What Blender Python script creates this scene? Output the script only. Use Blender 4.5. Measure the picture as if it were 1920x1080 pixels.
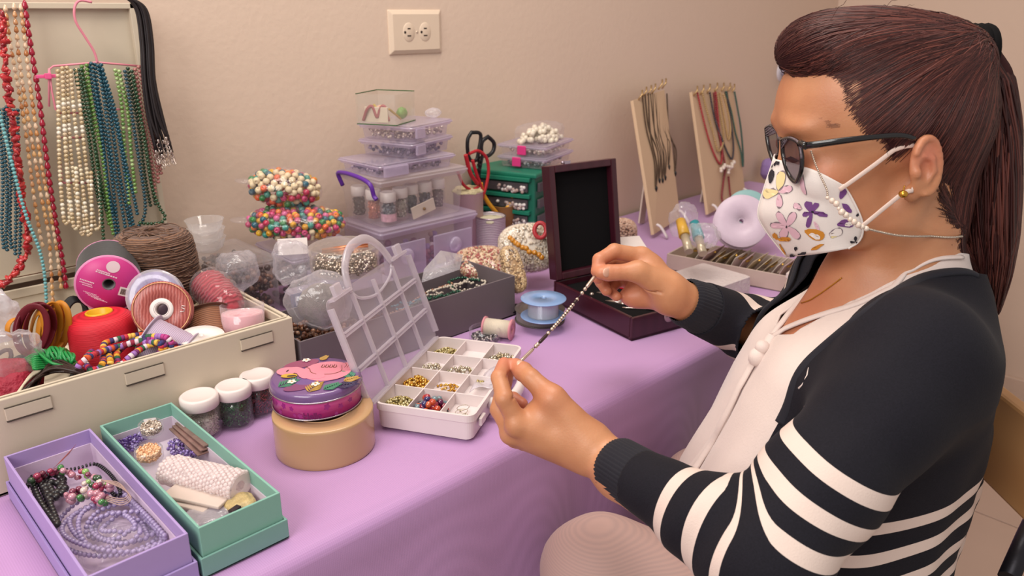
import bpy, math, random
import numpy as np
from mathutils import Vector, Matrix
random.seed(7); RNG = np.random.default_rng(7)
for o in list(bpy.data.objects): bpy.data.objects.remove(o)
S = bpy.context.scene; COL = S.collection
PI = math.pi; R_ = math.radians
# ------------------------------------------------------------- camera, light
FOC = 1474.0; PITCH = R_(19.4); AZ = R_(45.8)
CAM = np.array([0, -1.138, 1.22])
_fh = np.array([math.cos(AZ), math.sin(AZ), 0]); CR = np.array([math.sin(AZ), -math.cos(AZ), 0]); ZZ = np.array([0, 0, 1.])
CF = _fh*math.cos(PITCH) - ZZ*math.sin(PITCH); CU = _fh*math.sin(PITCH) + ZZ*math.cos(PITCH)
cd = bpy.data.cameras.new('camera'); cam = bpy.data.objects.new('camera', cd); COL.objects.link(cam); S.camera = cam
cd.sensor_width = 36; cd.lens = 36*FOC/1920; cd.clip_start = .02
m = Matrix.Identity(4)
for i, a in enumerate((CR, CU, -CF)):
    for j in range(3): m[j][i] = a[j]
m.translation = Vector(CAM); cam.matrix_world = m
cd.dof.use_dof = True; cd.dof.focus_distance = .88; cd.dof.aperture_fstop = 9
S.view_settings.view_transform = 'Standard'; S.view_settings.look = 'None'
S.view_settings.exposure = 0.34; S.view_settings.gamma = 1; S.view_settings.use_curve_mapping = False
S.cycles.transparent_max_bounces = 32
w = bpy.data.worlds.new('world'); S.world = w; w.use_nodes = True
w.node_tree.nodes['Background'].inputs[0].default_value = (1.0, .92, .87, 1)
w.node_tree.nodes['Background'].inputs[1].default_value = .42
def area(name, loc, target, sx, sy, power, color):
    l = bpy.data.lights.new(name, 'AREA'); l.shape = 'RECTANGLE'; l.size = sx; l.size_y = sy; l.energy = power; l.color = color
    o = bpy.data.objects.new(name, l); COL.objects.link(o); o.location = loc
    o.rotation_euler = (Vector(target)-Vector(loc)).to_track_quat('-Z', 'Y').to_euler()
area('window_daylight', (-1.3, -1.0, 2.2), (.8, -.2, .75), 1.4, 1.1, 30, (1, .96, .92))
area('ceiling_lamp', (.6, -.45, 2.5), (.65, -.3, .8), 1.0, .6, 17, (1, .93, .84))
# ------------------------------------------------------------- pixel geometry (1920x1080 frame)
ZT = .75; Z2 = .705; YW = .13
def ray(x, y): return (x-960)/FOC*CR + (540-y)/FOC*CU + CF
def T(x, y, z=ZT):
    d = ray(x, y); return CAM + d*((z-CAM[2])/d[2])
def W(x, y, Y=YW):
    d = ray(x, y); return CAM + d*((Y-CAM[1])/d[1])
def P(x, y, d): return CAM + ray(x, y)*d
def CAMW(q):                                    # camera space (right, up, depth) -> world
    q = np.asarray(q); return CAM + q[..., 0:1]*CR + q[..., 1:2]*CU + q[..., 2:3]*CF
def CS(x, y, d): return np.array([(x-960)/FOC*d, (540-y)/FOC*d, d])
def srgb(c):
    if isinstance(c, str): c = [int(c[i:i+2], 16)/255 for i in (0, 2, 4)]
    return [x/12.92 if x <= .04045 else ((x+.055)/1.055)**2.4 for x in c]
# ------------------------------------------------------------- materials
def _new(name):
    m = bpy.data.materials.new(name); m.use_nodes = True; nt = m.node_tree
    return m, nt, nt.nodes['Principled BSDF'], nt.nodes['Material Output']
def N(nt, t, **k):
    n = nt.nodes.new(t)
    for a, b in k.items(): setattr(n, a, b)
    return n
def mat(name, c, rough=.5, metal=0, var=.07, scale=60, bump=.15, bscale=None, trans=0, sheen=0, sss=0, coat=0, spec=.5, ior=1.45, dist=.001):
    m, nt, b, out = _new(name); c = srgb(c)
    tc = N(nt, 'ShaderNodeTexCoord'); nz = N(nt, 'ShaderNodeTexNoise'); nz.inputs['Scale'].default_value = scale; nz.inputs['Detail'].default_value = 4
    nt.links.new(tc.outputs['Object'], nz.inputs['Vector'])
    mx = N(nt, 'ShaderNodeMix', data_type='RGBA')
    mx.inputs[6].default_value = [max(0, x*(1-var)) for x in c]+[1]; mx.inputs[7].default_value = [min(1, x*(1+var)) for x in c]+[1]
    nt.links.new(nz.outputs['Fac'], mx.inputs[0]); nt.links.new(mx.outputs[2], b.inputs['Base Color'])
    b.inputs['Roughness'].default_value = rough; b.inputs['Metallic'].default_value = metal
    b.inputs['Specular IOR Level'].default_value = spec; b.inputs['IOR'].default_value = ior
    b.inputs['Transmission Weight'].default_value = trans; b.inputs['Coat Weight'].default_value = coat
    b.inputs['Sheen Weight'].default_value = sheen
    if sss: b.inputs['Subsurface Weight'].default_value = sss; b.inputs['Subsurface Radius'].default_value = (.01, .004, .002); b.inputs['Subsurface Scale'].default_value = .6
    if bump:
        n2 = N(nt, 'ShaderNodeTexNoise'); n2.inputs['Scale'].default_value = bscale or scale*4; n2.inputs['Detail'].default_value = 3
        nt.links.new(tc.outputs['Object'], n2.inputs['Vector'])
        bp = N(nt, 'ShaderNodeBump'); bp.inputs['Strength'].default_value = bump; bp.inputs['Distance'].default_value = dist
        nt.links.new(n2.outputs['Fac'], bp.inputs['Height']); nt.links.new(bp.outputs[0], b.inputs['Normal'])
    return m
def wavemat(name, c, c2, scale, axis='Z', rough=.7, bump=.4, dist=.0006, sheen=.2, distort=0, metal=0):   # wound thread, ribbed cloth, wood grain
    m, nt, b, out = _new(name); tc = N(nt, 'ShaderNodeTexCoord')
    wv = N(nt, 'ShaderNodeTexWave', bands_direction=axis); wv.inputs['Scale'].default_value = scale; wv.inputs['Distortion'].default_value = distort; wv.inputs['Detail'].default_value = 2
    nt.links.new(tc.outputs['Object'], wv.inputs['Vector'])
    mx = N(nt, 'ShaderNodeMix', data_type='RGBA'); mx.inputs[6].default_value = srgb(c)+[1]; mx.inputs[7].default_value = srgb(c2)+[1]
    nt.links.new(wv.outputs['Fac'], mx.inputs[0]); nt.links.new(mx.outputs[2], b.inputs['Base Color'])
    bp = N(nt, 'ShaderNodeBump'); bp.inputs['Strength'].default_value = bump; bp.inputs['Distance'].default_value = dist
    nt.links.new(wv.outputs['Fac'], bp.inputs['Height']); nt.links.new(bp.outputs[0], b.inputs['Normal'])
    b.inputs['Roughness'].default_value = rough; b.inputs['Sheen Weight'].default_value = sheen; b.inputs['Metallic'].default_value = metal
    return m
def multi(name, cols, rough=.3, metal=0, coat=0, trans=0, spec=.5):      # one colour per loose piece of the mesh
    m, nt, b, out = _new(name); g = N(nt, 'ShaderNodeNewGeometry'); r = N(nt, 'ShaderNodeValToRGB'); r.color_ramp.interpolation = 'CONSTANT'
    el = r.color_ramp.elements; n = len(cols)
    while len(el) < n: el.new(.5)
    for i, c in enumerate(cols): el[i].position = i/n
    for i, c in enumerate(cols): el[i].color = srgb(c)+[1]
    nt.links.new(g.outputs['Random Per Island'], r.inputs[0]); nt.links.new(r.outputs[0], b.inputs['Base Color'])
    b.inputs['Roughness'].default_value = rough; b.inputs['Metallic'].default_value = metal; b.inputs['Coat Weight'].default_value = coat
    b.inputs['Transmission Weight'].default_value = trans; b.inputs['Specular IOR Level'].default_value = spec
    return m
def clear(name, tint='f4f0f8', body=.16, rough=.12, edge=.55, wrinkle=0, wscale=25, gl=1.0):   # thin clear plastic: mostly see-through, milky at grazing angles
    m, nt, b, out = _new(name); tr = N(nt, 'ShaderNodeBsdfTransparent'); t = srgb(tint); tr.inputs[0].default_value = [min(1, x**.12) for x in t]+[1]
    b.inputs['Base Color'].default_value = t+[1]; b.inputs['Roughness'].default_value = rough
    tl = N(nt, 'ShaderNodeBsdfTranslucent'); tl.inputs[0].default_value = t+[1]; bb = N(nt, 'ShaderNodeMixShader'); bb.inputs[0].default_value = .45; nt.links.new(b.outputs[0], bb.inputs[1]); nt.links.new(tl.outputs[0], bb.inputs[2])
    lw = N(nt, 'ShaderNodeLayerWeight'); lw.inputs[0].default_value = .35
    mr = N(nt, 'ShaderNodeMapRange'); mr.inputs[3].default_value = body; mr.inputs[4].default_value = body+edge
    nt.links.new(lw.outputs['Facing'], mr.inputs[0])
    if wrinkle:
        tc = N(nt, 'ShaderNodeTexCoord'); n2 = N(nt, 'ShaderNodeTexNoise'); n2.inputs['Scale'].default_value = wscale; n2.inputs['Detail'].default_value = 3; n2.inputs['Distortion'].default_value = 1.5
        nt.links.new(tc.outputs['Object'], n2.inputs['Vector'])
        bp = N(nt, 'ShaderNodeBump'); bp.inputs['Strength'].default_value = wrinkle; bp.inputs['Distance'].default_value = .01
        nt.links.new(n2.outputs['Fac'], bp.inputs['Height']); nt.links.new(bp.outputs[0], b.inputs['Normal']); nt.links.new(bp.outputs[0], lw.inputs['Normal'])
    ms = N(nt, 'ShaderNodeMixShader'); nt.links.new(mr.outputs[0], ms.inputs[0]); nt.links.new(tr.outputs[0], ms.inputs[1]); nt.links.new(bb.outputs[0], ms.inputs[2])
    gs = N(nt, 'ShaderNodeBsdfGlossy'); gs.inputs['Roughness'].default_value = rough; gs.inputs[0].default_value = (1, 1, 1, 1)
    if wrinkle: nt.links.new(bp.outputs[0], gs.inputs['Normal'])
    pw = N(nt, 'ShaderNodeMath', operation='POWER'); nt.links.new(lw.outputs['Facing'], pw.inputs[0]); pw.inputs[1].default_value = 3; fr = N(nt, 'ShaderNodeMath', operation='MULTIPLY_ADD'); nt.links.new(pw.outputs[0], fr.inputs[0]); fr.inputs[1].default_value = .35; fr.inputs[2].default_value = .04
    m2 = N(nt, 'ShaderNodeMixShader'); nt.links.new(fr.outputs[0], m2.inputs[0]); nt.links.new(ms.outputs[0], m2.inputs[1]); nt.links.new(gs.outputs[0], m2.inputs[2])
    nt.links.new(m2.outputs[0], out.inputs['Surface'])
    return m
# ------------------------------------------------------------- mesh builder
def frame(d, up=None):
    d = np.asarray(d, float); d = d/np.linalg.norm(d)
    u = np.asarray(up if up is not None else ((0, 0, 1) if abs(d[2]) < .9 else (1, 0, 0)), float)
    a = np.cross(u, d); a /= np.linalg.norm(a); b = np.cross(d, a); return a, b, d
def rotz(a): c, s = math.cos(a), math.sin(a); return np.array([[c, -s, 0], [s, c, 0], [0, 0, 1.]])
def M4(loc, rz=0, rx=0, ry=0): return Matrix.Translation(Vector(loc)) @ Matrix.Rotation(rz, 4, 'Z') @ Matrix.Rotation(ry, 4, 'Y') @ Matrix.Rotation(rx, 4, 'X')
def axis_m(loc, zdir, xdir=None):                # matrix whose local Z is zdir
    a, b, d = frame(zdir, None if xdir is None else np.cross(zdir, xdir)) if xdir is not None else frame(zdir)
    m = Matrix.Identity(4)
    for i, v in enumerate((a, b, d)):
        for j in range(3): m[j][i] = v[j]
    m.translation = Vector(loc); return m
class MB:
    def __init__(s): s.v = []; s.f = []; s.mi = []; s.n = 0; s.sm = []
    def add(s, v, f, mi=0, sm=True):
        v = np.asarray(v, float).reshape(-1, 3); s.v.append(v)
        if isinstance(f, np.ndarray): s.f.append(f+s.n); k = len(f)
        else:
            by = {}
            for q in f: by.setdefault(len(q), []).append(q)
            k = 0
            for q in by.values(): s.f.append(np.array(q)+s.n); k += len(q)
        s.mi.append(np.full(k, mi)); s.sm.append(np.full(k, sm)); s.n += len(v); return s
    def box(s, c, d, rz=0, mi=0, R=None):
        x, y, z = np.array(d)/2; v = np.array([(i, j, k) for i in (-x, x) for j in (-y, y) for k in (-z, z)])
        if R is None: R = rotz(rz)
        v = v@R.T+np.array(c)
        return s.add(v, np.array([(0, 1, 3, 2), (4, 6, 7, 5), (0, 4, 5, 1), (2, 3, 7, 6), (0, 2, 6, 4), (1, 5, 7, 3)]), mi, False)
    def bar(s, a, b, w, h, up=(0, 0, 1), mi=0):
        a = np.array(a, float); b = np.array(b, float); x, y, d = frame(b-a, up); L = np.linalg.norm(b-a)
        R = np.stack([x, y, d], 1); return s.box((a+b)/2, (w, h, L), R=R, mi=mi)
    def lathe(s, prof, seg=32, c=(0, 0, 0), M=None, mi=0, sx=1, sy=1, fn=None, sm=True):
        prof = np.array(prof, float); t = np.linspace(0, 2*PI, seg, endpoint=False); n = len(prof)
        v = np.zeros((n, seg, 3)); v[..., 0] = prof[:, :1]*np.cos(t)*sx; v[..., 1] = prof[:, :1]*np.sin(t)*sy; v[..., 2] = prof[:, 1:2]
        if fn: v = fn(v)
        v = v.reshape(-1, 3)
        if M is not None: v = v@np.array(M.to_3x3()).T+np.array(M.translation)
        v = v+np.array(c)
        i, j = np.meshgrid(np.arange(n-1), np.arange(seg), indexing='ij'); j2 = (j+1) % seg
        f = np.stack([i*seg+j, i*seg+j2, (i+1)*seg+j2, (i+1)*seg+j], -1).reshape(-1, 4)
        return s.add(v, f, mi, sm)
    def tube(s, p, r, seg=8, closed=False, mi=0, flat=1, up=None):
        p = np.asarray(p, float); n = len(p); r = np.broadcast_to(np.asarray(r, float), (n,))
        d = np.roll(p, -1, 0)-np.roll(p, 1, 0) if closed else np.gradient(p, axis=0)
        d /= np.linalg.norm(d, axis=1)[:, None]+1e-12
        a = np.zeros_like(p); a0 = frame(d[0], up)[0]
        for i in range(n):
            a0 = a0-d[i]*(a0@d[i]); a0 = a0/(np.linalg.norm(a0)+1e-12); a[i] = a0
        b = np.cross(d, a); t = np.linspace(0, 2*PI, seg, endpoint=False)
        v = p[:, None]+r[:, None, None]*(a[:, None]*np.cos(t)[None, :, None]+b[:, None]*np.sin(t)[None, :, None]*flat)
        m = n if closed else n-1; i, j = np.meshgrid(np.arange(m), np.arange(seg), indexing='ij'); j2 = (j+1) % seg; i2 = (i+1) % n
        s.add(v.reshape(-1, 3), np.stack([i*seg+j, i*seg+j2, i2*seg+j2, i2*seg+j], -1).reshape(-1, 4), mi)
        if not closed:
            s.f.append(np.array([list(range(seg))[::-1]])+s.n-n*seg); s.f.append(np.array([list(range(seg))])+s.n-seg)
            s.mi += [np.full(2, mi)]; s.sm += [np.full(2, False)]
        return s
    def sphere(s, c, r, seg=12, rings=8, mi=0, sc=(1, 1, 1)):
        v, f = tmpl_sphere(seg, rings); return s.add(v*r*np.array(sc)+np.array(c), f, mi)
    def copies(s, v, f, pts, r, mi=0, dirs=None, rnd=False):
        pts = np.asarray(pts, float); n = len(pts); r = np.broadcast_to(np.asarray(r, float), (n,))
        if rnd:
            q = RNG.normal(size=(n, 4)); q /= np.linalg.norm(q, axis=1)[:, None]; w_, x, y, z = q.T
            R = np.stack([1-2*(y*y+z*z), 2*(x*y-z*w_), 2*(x*z+y*w_), 2*(x*y+z*w_), 1-2*(x*x+z*z), 2*(y*z-x*w_), 2*(x*z-y*w_), 2*(y*z+x*w_), 1-2*(x*x+y*y)], -1).reshape(n, 3, 3)
        elif dirs is not None:
            d = dirs/(np.linalg.norm(dirs, axis=1)[:, None]+1e-12); u = np.where(np.abs(d[:, 2:3]) < .9, [[0, 0, 1.]], [[1., 0, 0]])
            a = np.cross(u, d); a /= np.linalg.norm(a, axis=1)[:, None]; b = np.cross(d, a); R = np.stack([a, b, d], -1)
        else: R = np.broadcast_to(np.eye(3), (n, 3, 3))
        vv = np.einsum('nij,kj->nki', R, v)*r[:, None, None]+pts[:, None]
        ff = (f[None]+(np.arange(n)*len(v))[:, None, None]).reshape(-1, f.shape[1])
        return s.add(vv.reshape(-1, 3), ff, mi)
    def mesh(s, name, mats):
        V = np.concatenate(s.v); me = bpy.data.meshes.new(name)
        lens = np.concatenate([np.full(len(f), f.shape[1]) for f in s.f]); loops = np.concatenate([f.ravel() for f in s.f]).astype(np.int32)
        me.vertices.add(len(V)); me.vertices.foreach_set('co', V.ravel()); me.loops.add(len(loops)); me.loops.foreach_set('vertex_index', loops)
        me.polygons.add(len(lens)); st = np.concatenate([[0], np.cumsum(lens)[:-1]]).astype(np.int32)
        me.polygons.foreach_set('loop_start', st); me.polygons.foreach_set('material_index', np.concatenate(s.mi).astype(np.int32))
        me.polygons.foreach_set('use_smooth', np.concatenate(s.sm)); me.update(calc_edges=True); me.validate()
        for m in (mats if isinstance(mats, (list, tuple)) else [mats]): me.materials.append(m)
        return me
_ts = {}
def tmpl_sphere(seg=8, rings=6):
    if (seg, rings) in _ts: return _ts[seg, rings]
    th = np.linspace(0, PI, rings+1)[1:-1]; t = np.linspace(0, 2*PI, seg, endpoint=False)
    v = [(0, 0, 1)]+[(math.sin(a)*math.cos(b), math.sin(a)*math.sin(b), math.cos(a)) for a in th for b in t]+[(0, 0, -1)]
    f = []; L = len(v)-1
    for j in range(seg):
        k = (j+1) % seg; f.append((0, 1+j, 1+k, 1+k)); f.append((L, L-seg+k, L-seg+j, L-seg+j))
        for i in range(rings-2): f.append((1+i*seg+j, 1+(i+1)*seg+j, 1+(i+1)*seg+k, 1+i*seg+k))
    q = [x if x[2] != x[3] else None for x in f]
    tri = [(a, b, c) for (a, b, c, d) in f if c == d]; quad = [x for x in f if x[2] != x[3]]
    F = np.array(tri+[t_ for (a, b, c, d) in quad for t_ in ((a, b, c), (a, c, d))])
    _ts[seg, rings] = (np.array(v, float), F); return _ts[seg, rings]
def tmpl_lathe(prof, seg=6):                    # closed bead shape along z, triangles
    t = np.linspace(0, 2*PI, seg, endpoint=False); v = [(r*math.cos(a), r*math.sin(a), z) for r, z in prof for a in t]; f = []
    for i in range(len(prof)-1):
        for j in range(seg):
            k = (j+1) % seg; a, b, c, d = i*seg+j, i*seg+k, (i+1)*seg+k, (i+1)*seg+j; f += [(a, b, c), (a, c, d)]
    n = len(prof)
    for j in range(1, seg-1): f += [(0, j+1, j), ((n-1)*seg, (n-1)*seg+j, (n-1)*seg+j+1)]
    return np.array(v, float), np.array(f)
SPH = tmpl_sphere(8, 6); SPH_S = tmpl_sphere(6, 4)
FACET = tmpl_lathe([(.3, -.85), (.95, -.4), (.95, .4), (.3, .85)], 6)
DROP = tmpl_lathe([(.2, -1.5), (.55, -.9), (.9, .3), (.8, .9), (.2, 1.3)], 7)
TUBE_ = tmpl_lathe([(.5, -2), (.5, 2)], 6); RONDEL = tmpl_lathe([(.5, -.5), (1, -.3), (1, .3), (.5, .5)], 8)
CHIP = (SPH[0]*np.array([.95, .6, .4])*(1+.18*np.sin(SPH[0]@np.array([[4.], [3], [5]]))), SPH[1])
WBEAD = tmpl_lathe([(.3, -.75), (.32, -.9), (.75, -.7), (1, -.25), (1, .25), (.75, .7), (.32, .9), (.3, .75)], 10)
BUGLE = tmpl_lathe([(.28, -1.6), (.28, 1.6)], 5)
# ------------------------------------------------------------- objects
def tagit(o, label, cat, group=None, kind=None):
    if label: o['label'] = label
    if cat: o['category'] = cat
    if group: o['group'] = group
    if kind: o['kind'] = kind
    return o
def thing(name, label, cat, M, group=None):
    o = bpy.data.objects.new(name, None); o.empty_display_size = .02; COL.objects.link(o)
    o.matrix_world = M if isinstance(M, Matrix) else M4(M); return tagit(o, label, cat, group)
def part(name, mb, m, parent, label=None, kind=None, bevel=0, sub=0, solid=0, M=None, seg=2):
    me = mb if isinstance(mb, bpy.types.Mesh) else mb.mesh(name, m)
    o = bpy.data.objects.new(name, me); COL.objects.link(o)
    if parent is not None: o.parent = parent
    if M is not None: o.matrix_local = M
    if label: o['label'] = label
    if kind: o['kind'] = kind
    if solid: q = o.modifiers.new('solid', 'SOLIDIFY'); q.thickness = solid; q.offset = 0
    if bevel: q = o.modifiers.new('bevel', 'BEVEL'); q.width = bevel; q.segments = seg; q.limit_method = 'ANGLE'; q.angle_limit = R_(40)
    if sub: q = o.modifiers.new('sub', 'SUBSURF'); q.levels = q.render_levels = sub
    return o
def single(name, label, cat, mb, m, group=None, kind=None, M=None, **k):
    if M is None:                                # world coordinates: move the origin to the base of the thing
        V = np.concatenate(mb.v); lo, hi = V.min(0), V.max(0); c = np.array([(lo[0]+hi[0])/2, (lo[1]+hi[1])/2, lo[2]])
        mb.v = [v-c for v in mb.v]; M = M4(c)
    o = part(name, mb, m, None, **k); o.matrix_world = M; return tagit(o, label, cat, group, kind)
def structure(name, mb, m, **k): o = part(name, mb, m, None, **k); o['kind'] = 'structure'; return o
ORD = ['first', 'second', 'third', 'fourth', 'fifth', 'sixth', 'seventh', 'eighth', 'ninth', 'tenth']
def loc(o, mb):                                  # world-coordinate geometry -> local space of thing o
    I = np.array(o.matrix_world.inverted()); mb.v = [v@I[:3, :3].T+I[:3, 3] for v in mb.v]; return mb
def textmesh(s, size, depth=.0002, font_bold=False):
    c = bpy.data.curves.new('t', 'FONT'); c.body = s; c.size = size; c.extrude = depth; c.align_x = 'CENTER'; c.align_y = 'CENTER'; c.resolution_u = 2
    if font_bold: c.offset = size*.02
    o = bpy.data.objects.new('t', c); COL.objects.link(o); bpy.context.view_layer.update()
    me = bpy.data.meshes.new_from_object(o.evaluated_get(bpy.context.evaluated_depsgraph_get())); bpy.data.objects.remove(o)
    return me
def rev(mb, prof, **k): return mb.lathe(prof, **k)
def cyl(r, z0, z1, b=0): return [(1e-5, z0), (r-b, z0), (r, z0+b), (r, z1-b), (r-b, z1), (1e-5, z1)] if b else [(1e-5, z0), (r, z0), (r, z0), (r, z1), (r, z1), (1e-5, z1)]
def cyl_s(r, z0, z1): b = min(.0008, r*.1); return [(1e-5, z0), (r-b, z0), (r, z0+b), (r, z1-b), (r-b, z1), (1e-5, z1)]
def smooth_path(pts, n=40):                      # Catmull-Rom
    p = np.array(pts, float); p = np.vstack([2*p[0]-p[1], p, 2*p[-1]-p[-2]]); out = []; m = len(p)-3
    for u in np.linspace(0, m-1e-6, n):
        i = int(u); t = u-i; a, b, c, d = p[i:i+4]
        out.append(.5*((2*b)+(c-a)*t+(2*a-5*b+4*c-d)*t*t+(3*b-a-3*c+d)*t**3))
    return np.array(out)
def along(path, step, jitter=0):
    p = np.asarray(path, float); d = np.linalg.norm(np.diff(p, axis=0), axis=1); s = np.concatenate([[0], np.cumsum(d)])
    u = np.arange(0, s[-1], step); q = np.stack([np.interp(u, s, p[:, i]) for i in range(3)], 1); t = np.gradient(q, axis=0) if len(q) > 1 else np.array([[0, 0, 1.]])
    if jitter: q = q+RNG.normal(size=q.shape)*jitter
    return q, t
def strand(mb, path, r, tm=SPH, step=None, jitter=0, rnd=False, rj=0, mi=0):
    q, t = along(path, step or r*2, jitter); rr = r*(1+rj*RNG.uniform(-1, 1, len(q)))
    return mb.copies(tm[0], tm[1], q, rr, mi, None if rnd else t, rnd)
def pile(n, c, rx, ry, h, r=0, p=2.0):           # points heaped in a dome
    out = []
    while len(out) < n:
        x, y = RNG.uniform(-1, 1, 2); q = x*x+y*y
        if q < 1: out.append((c[0]+x*rx, c[1]+y*ry, c[2]+r+RNG.uniform(.0, 1)*h*(1-q**(p/2))))
    return np.array(out)
def openbox(mb, L, B, H, t, floor=None, mi=0, z=0):   # open tray, corner at origin
    f = floor or t
    mb.box((L/2, B/2, z+f/2), (L, B, f), mi=mi)
    mb.box((L/2, t/2, z+H/2), (L, t, H), mi=mi); mb.box((L/2, B-t/2, z+H/2), (L, t, H), mi=mi)
    mb.box((t/2, B/2, z+H/2), (t, B-2*t, H), mi=mi); mb.box((L-t/2, B/2, z+H/2), (t, B-2*t, H), mi=mi); return mb
# ============================================================= setting
m_wall = mat('painted_plaster', 'd3bba8', .85, var=.035, scale=3, bump=.35, bscale=90, dist=.0015)
m_floor = mat('floor_tile', 'c0a592', .45, var=.08, scale=5, bump=.05)
m_grout = mat('grout', '9a8272', .9)
m_base = mat('baseboard_tile', 'cdb3a0', .5, var=.05)
# table cloth: fine ribbed polyester knit
def clothmat(name, c):
    m, nt, b, out = _new(name); tc = N(nt, 'ShaderNodeTexCoord'); c = np.array(srgb(c))
    h = []
    for ax, sc in (('X', 155), ('Y', 155), ('Z', 155)):
        wv = N(nt, 'ShaderNodeTexWave', bands_direction=ax); wv.inputs['Scale'].default_value = sc; nt.links.new(tc.outputs['Object'], wv.inputs['Vector']); h.append(wv)
    a = N(nt, 'ShaderNodeMath', operation='ADD'); nt.links.new(h[0].outputs['Fac'], a.inputs[0]); nt.links.new(h[1].outputs['Fac'], a.inputs[1])
    a2 = N(nt, 'ShaderNodeMath', operation='MULTIPLY_ADD'); nt.links.new(h[2].outputs['Fac'], a2.inputs[0]); a2.inputs[1].default_value = .6; nt.links.new(a.outputs[0], a2.inputs[2])
    mr = N(nt, 'ShaderNodeMapRange'); mr.inputs[1].default_value = .4; mr.inputs[2].default_value = 2.2; nt.links.new(a2.outputs[0], mr.inputs[0])
    mx = N(nt, 'ShaderNodeMix', data_type='RGBA'); mx.inputs[6].default_value = list(c*.9)+[1]; mx.inputs[7].default_value = list(np.minimum(c*1.04, 1))+[1]
    nt.links.new(mr.outputs[0], mx.inputs[0]); nt.links.new(mx.outputs[2], b.inputs['Base Color'])
    bp = N(nt, 'ShaderNodeBump'); bp.inputs['Strength'].default_value = .1; bp.inputs['Distance'].default_value = .0005
    nt.links.new(a2.outputs[0], bp.inputs['Height']); nt.links.new(bp.outputs[0], b.inputs['Normal'])
    b.inputs['Roughness'].default_value = .62; b.inputs['Sheen Weight'].default_value = .35; b.inputs['Sheen Roughness'].default_value = .4
    return m
m_cloth = clothmat('lilac_cloth', 'b78cbd')
structure('wall_back', MB().box((1.05, YW+.05, 1.3), (3.67, .1, 2.6)), m_wall)
structure('wall_right', MB().box((2.835, -.95, 1.3), (.1, 2.16, 2.6)), m_wall)
structure('baseboard_right', MB().box((2.777, -.95, .05), (.016, 2.0, .1)), m_base, bevel=.003)
structure('baseboard_back', MB().box((1.05, YW-.008, .05), (3.4, .016, .1)), m_base, bevel=.003)
fl = structure('floor', MB().box((1.05, -.9, -.03), (3.6, 2.06, .05)), m_grout)
tile = MB().box((0, 0, 0), (.326, .326, .012)).mesh('tile', m_floor)
for i in range(10):
    for j in range(6):
        t_ = part('tile', tile, None, fl, bevel=.002, M=M4((-.42+i*.33, -1.74+j*.33, -.001)))
# ---- tables and their cloths
def table(x0, x1, zt, label, cl_label):
    lx, y0, y1 = x1-x0, -.56, YW-.02
    t = thing('folding_table', label, 'table', ((x0+x1)/2, (y0+y1)/2, 0))
    m_tp = mat('table_top_plastic', 'd8d4cc', .5); m_lg = mat('table_leg_steel', '555558', .4, .8)
    part('table_top', MB().box((0, 0, zt-.024), (lx-.03, y1-y0-.02, .036)), m_tp, t, bevel=.006)
    for sx in (-1, 1):
        for sy in (-1, 1):
            part('leg', MB().lathe(cyl_s(.013, .003, zt-.042), 12, ((lx/2-.12)*sx, ((y1-y0)/2-.07)*sy, 0)), m_lg, t)
    # cloth: top + hanging skirt with folds, one sheet
    mb = MB(); nx = 200; xs = np.linspace(x0-.012, x1, nx)
    prof = [(YW-.012, 0), (-.1, 0), (-.25, 0), (-.4, 0), (-.5, 0), (-.555, 0), (-.566, -.0012), (-.574, -.006), (-.577, -.014)]
    for k in range(1, 29): prof.append((-.577-.0, -.014-.025*k))
    V = np.zeros((nx, len(prof), 3))
    for i, x in enumerate(xs):
        for j, (y, dz) in enumerate(prof):
            a = max(0, -dz-.03)/.6; f = min(1, a*2.2)
            w_ = math.sin((x-x0)*17+.8*math.sin(x*9))*.5+.35*math.sin(x*43+1.3)+.25*math.sin(x*24+dz*3)
            wr = 0
            if j < 6: wr = .0012*math.sin(x*19+y*23)*math.sin(x*7-y*11)
            yy = y-f*(.006+.016*(w_+.4)) if j > 8 else y
            V[i, j] = (x+(-.01*f*math.cos(x*17) if j > 8 else 0), yy, zt+.001+dz+wr)
    i, j = np.meshgrid(np.arange(nx-1), np.arange(len(prof)-1), indexing='ij'); m_ = len(prof)
    mb.add(V.reshape(-1, 3), np.stack([i*m_+j, i*m_+j+1, (i+1)*m_+j+1, (i+1)*m_+j], -1).reshape(-1, 4))
    # end skirt on the right
    ny = 60; ys = np.linspace(YW-.012, -.577, ny); E = np.zeros((ny, 24, 3))
    for a_, y in enumerate(ys):
        for k in range(24):
            dz = -.02*k if k else 0; f = min(1, k/9)
            rx = min(.012, .012*k) if k else 0
            E[a_, k] = (x1+rx+f*(.012+.012*math.sin(y*38))*(1 if zt > .72 else 0), y, zt+.001-(.0 if k == 0 else .006+.029*(k-1)))
    E[-1, 0, 2] -= .014
    i, j = np.meshgrid(np.arange(ny-1), np.arange(23), indexing='ij')
    mb.add(E.reshape(-1, 3), np.stack([i*24+j, (i+1)*24+j, (i+1)*24+j+1, i*24+j+1], -1).reshape(-1, 4))
    o = single('tablecloth', cl_label, 'tablecloth', mb, m_cloth)
    return t
table(-.75, 1.155, ZT, 'long folding table under the lilac cloth, nearer the camera', 'lilac ribbed tablecloth over the nearer table, with the craft supplies on it')
table(1.222, 2.28, Z2, 'second folding table beyond the first, in front of the right wall', 'lilac tablecloth on the farther, lower table behind the woman')
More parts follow.
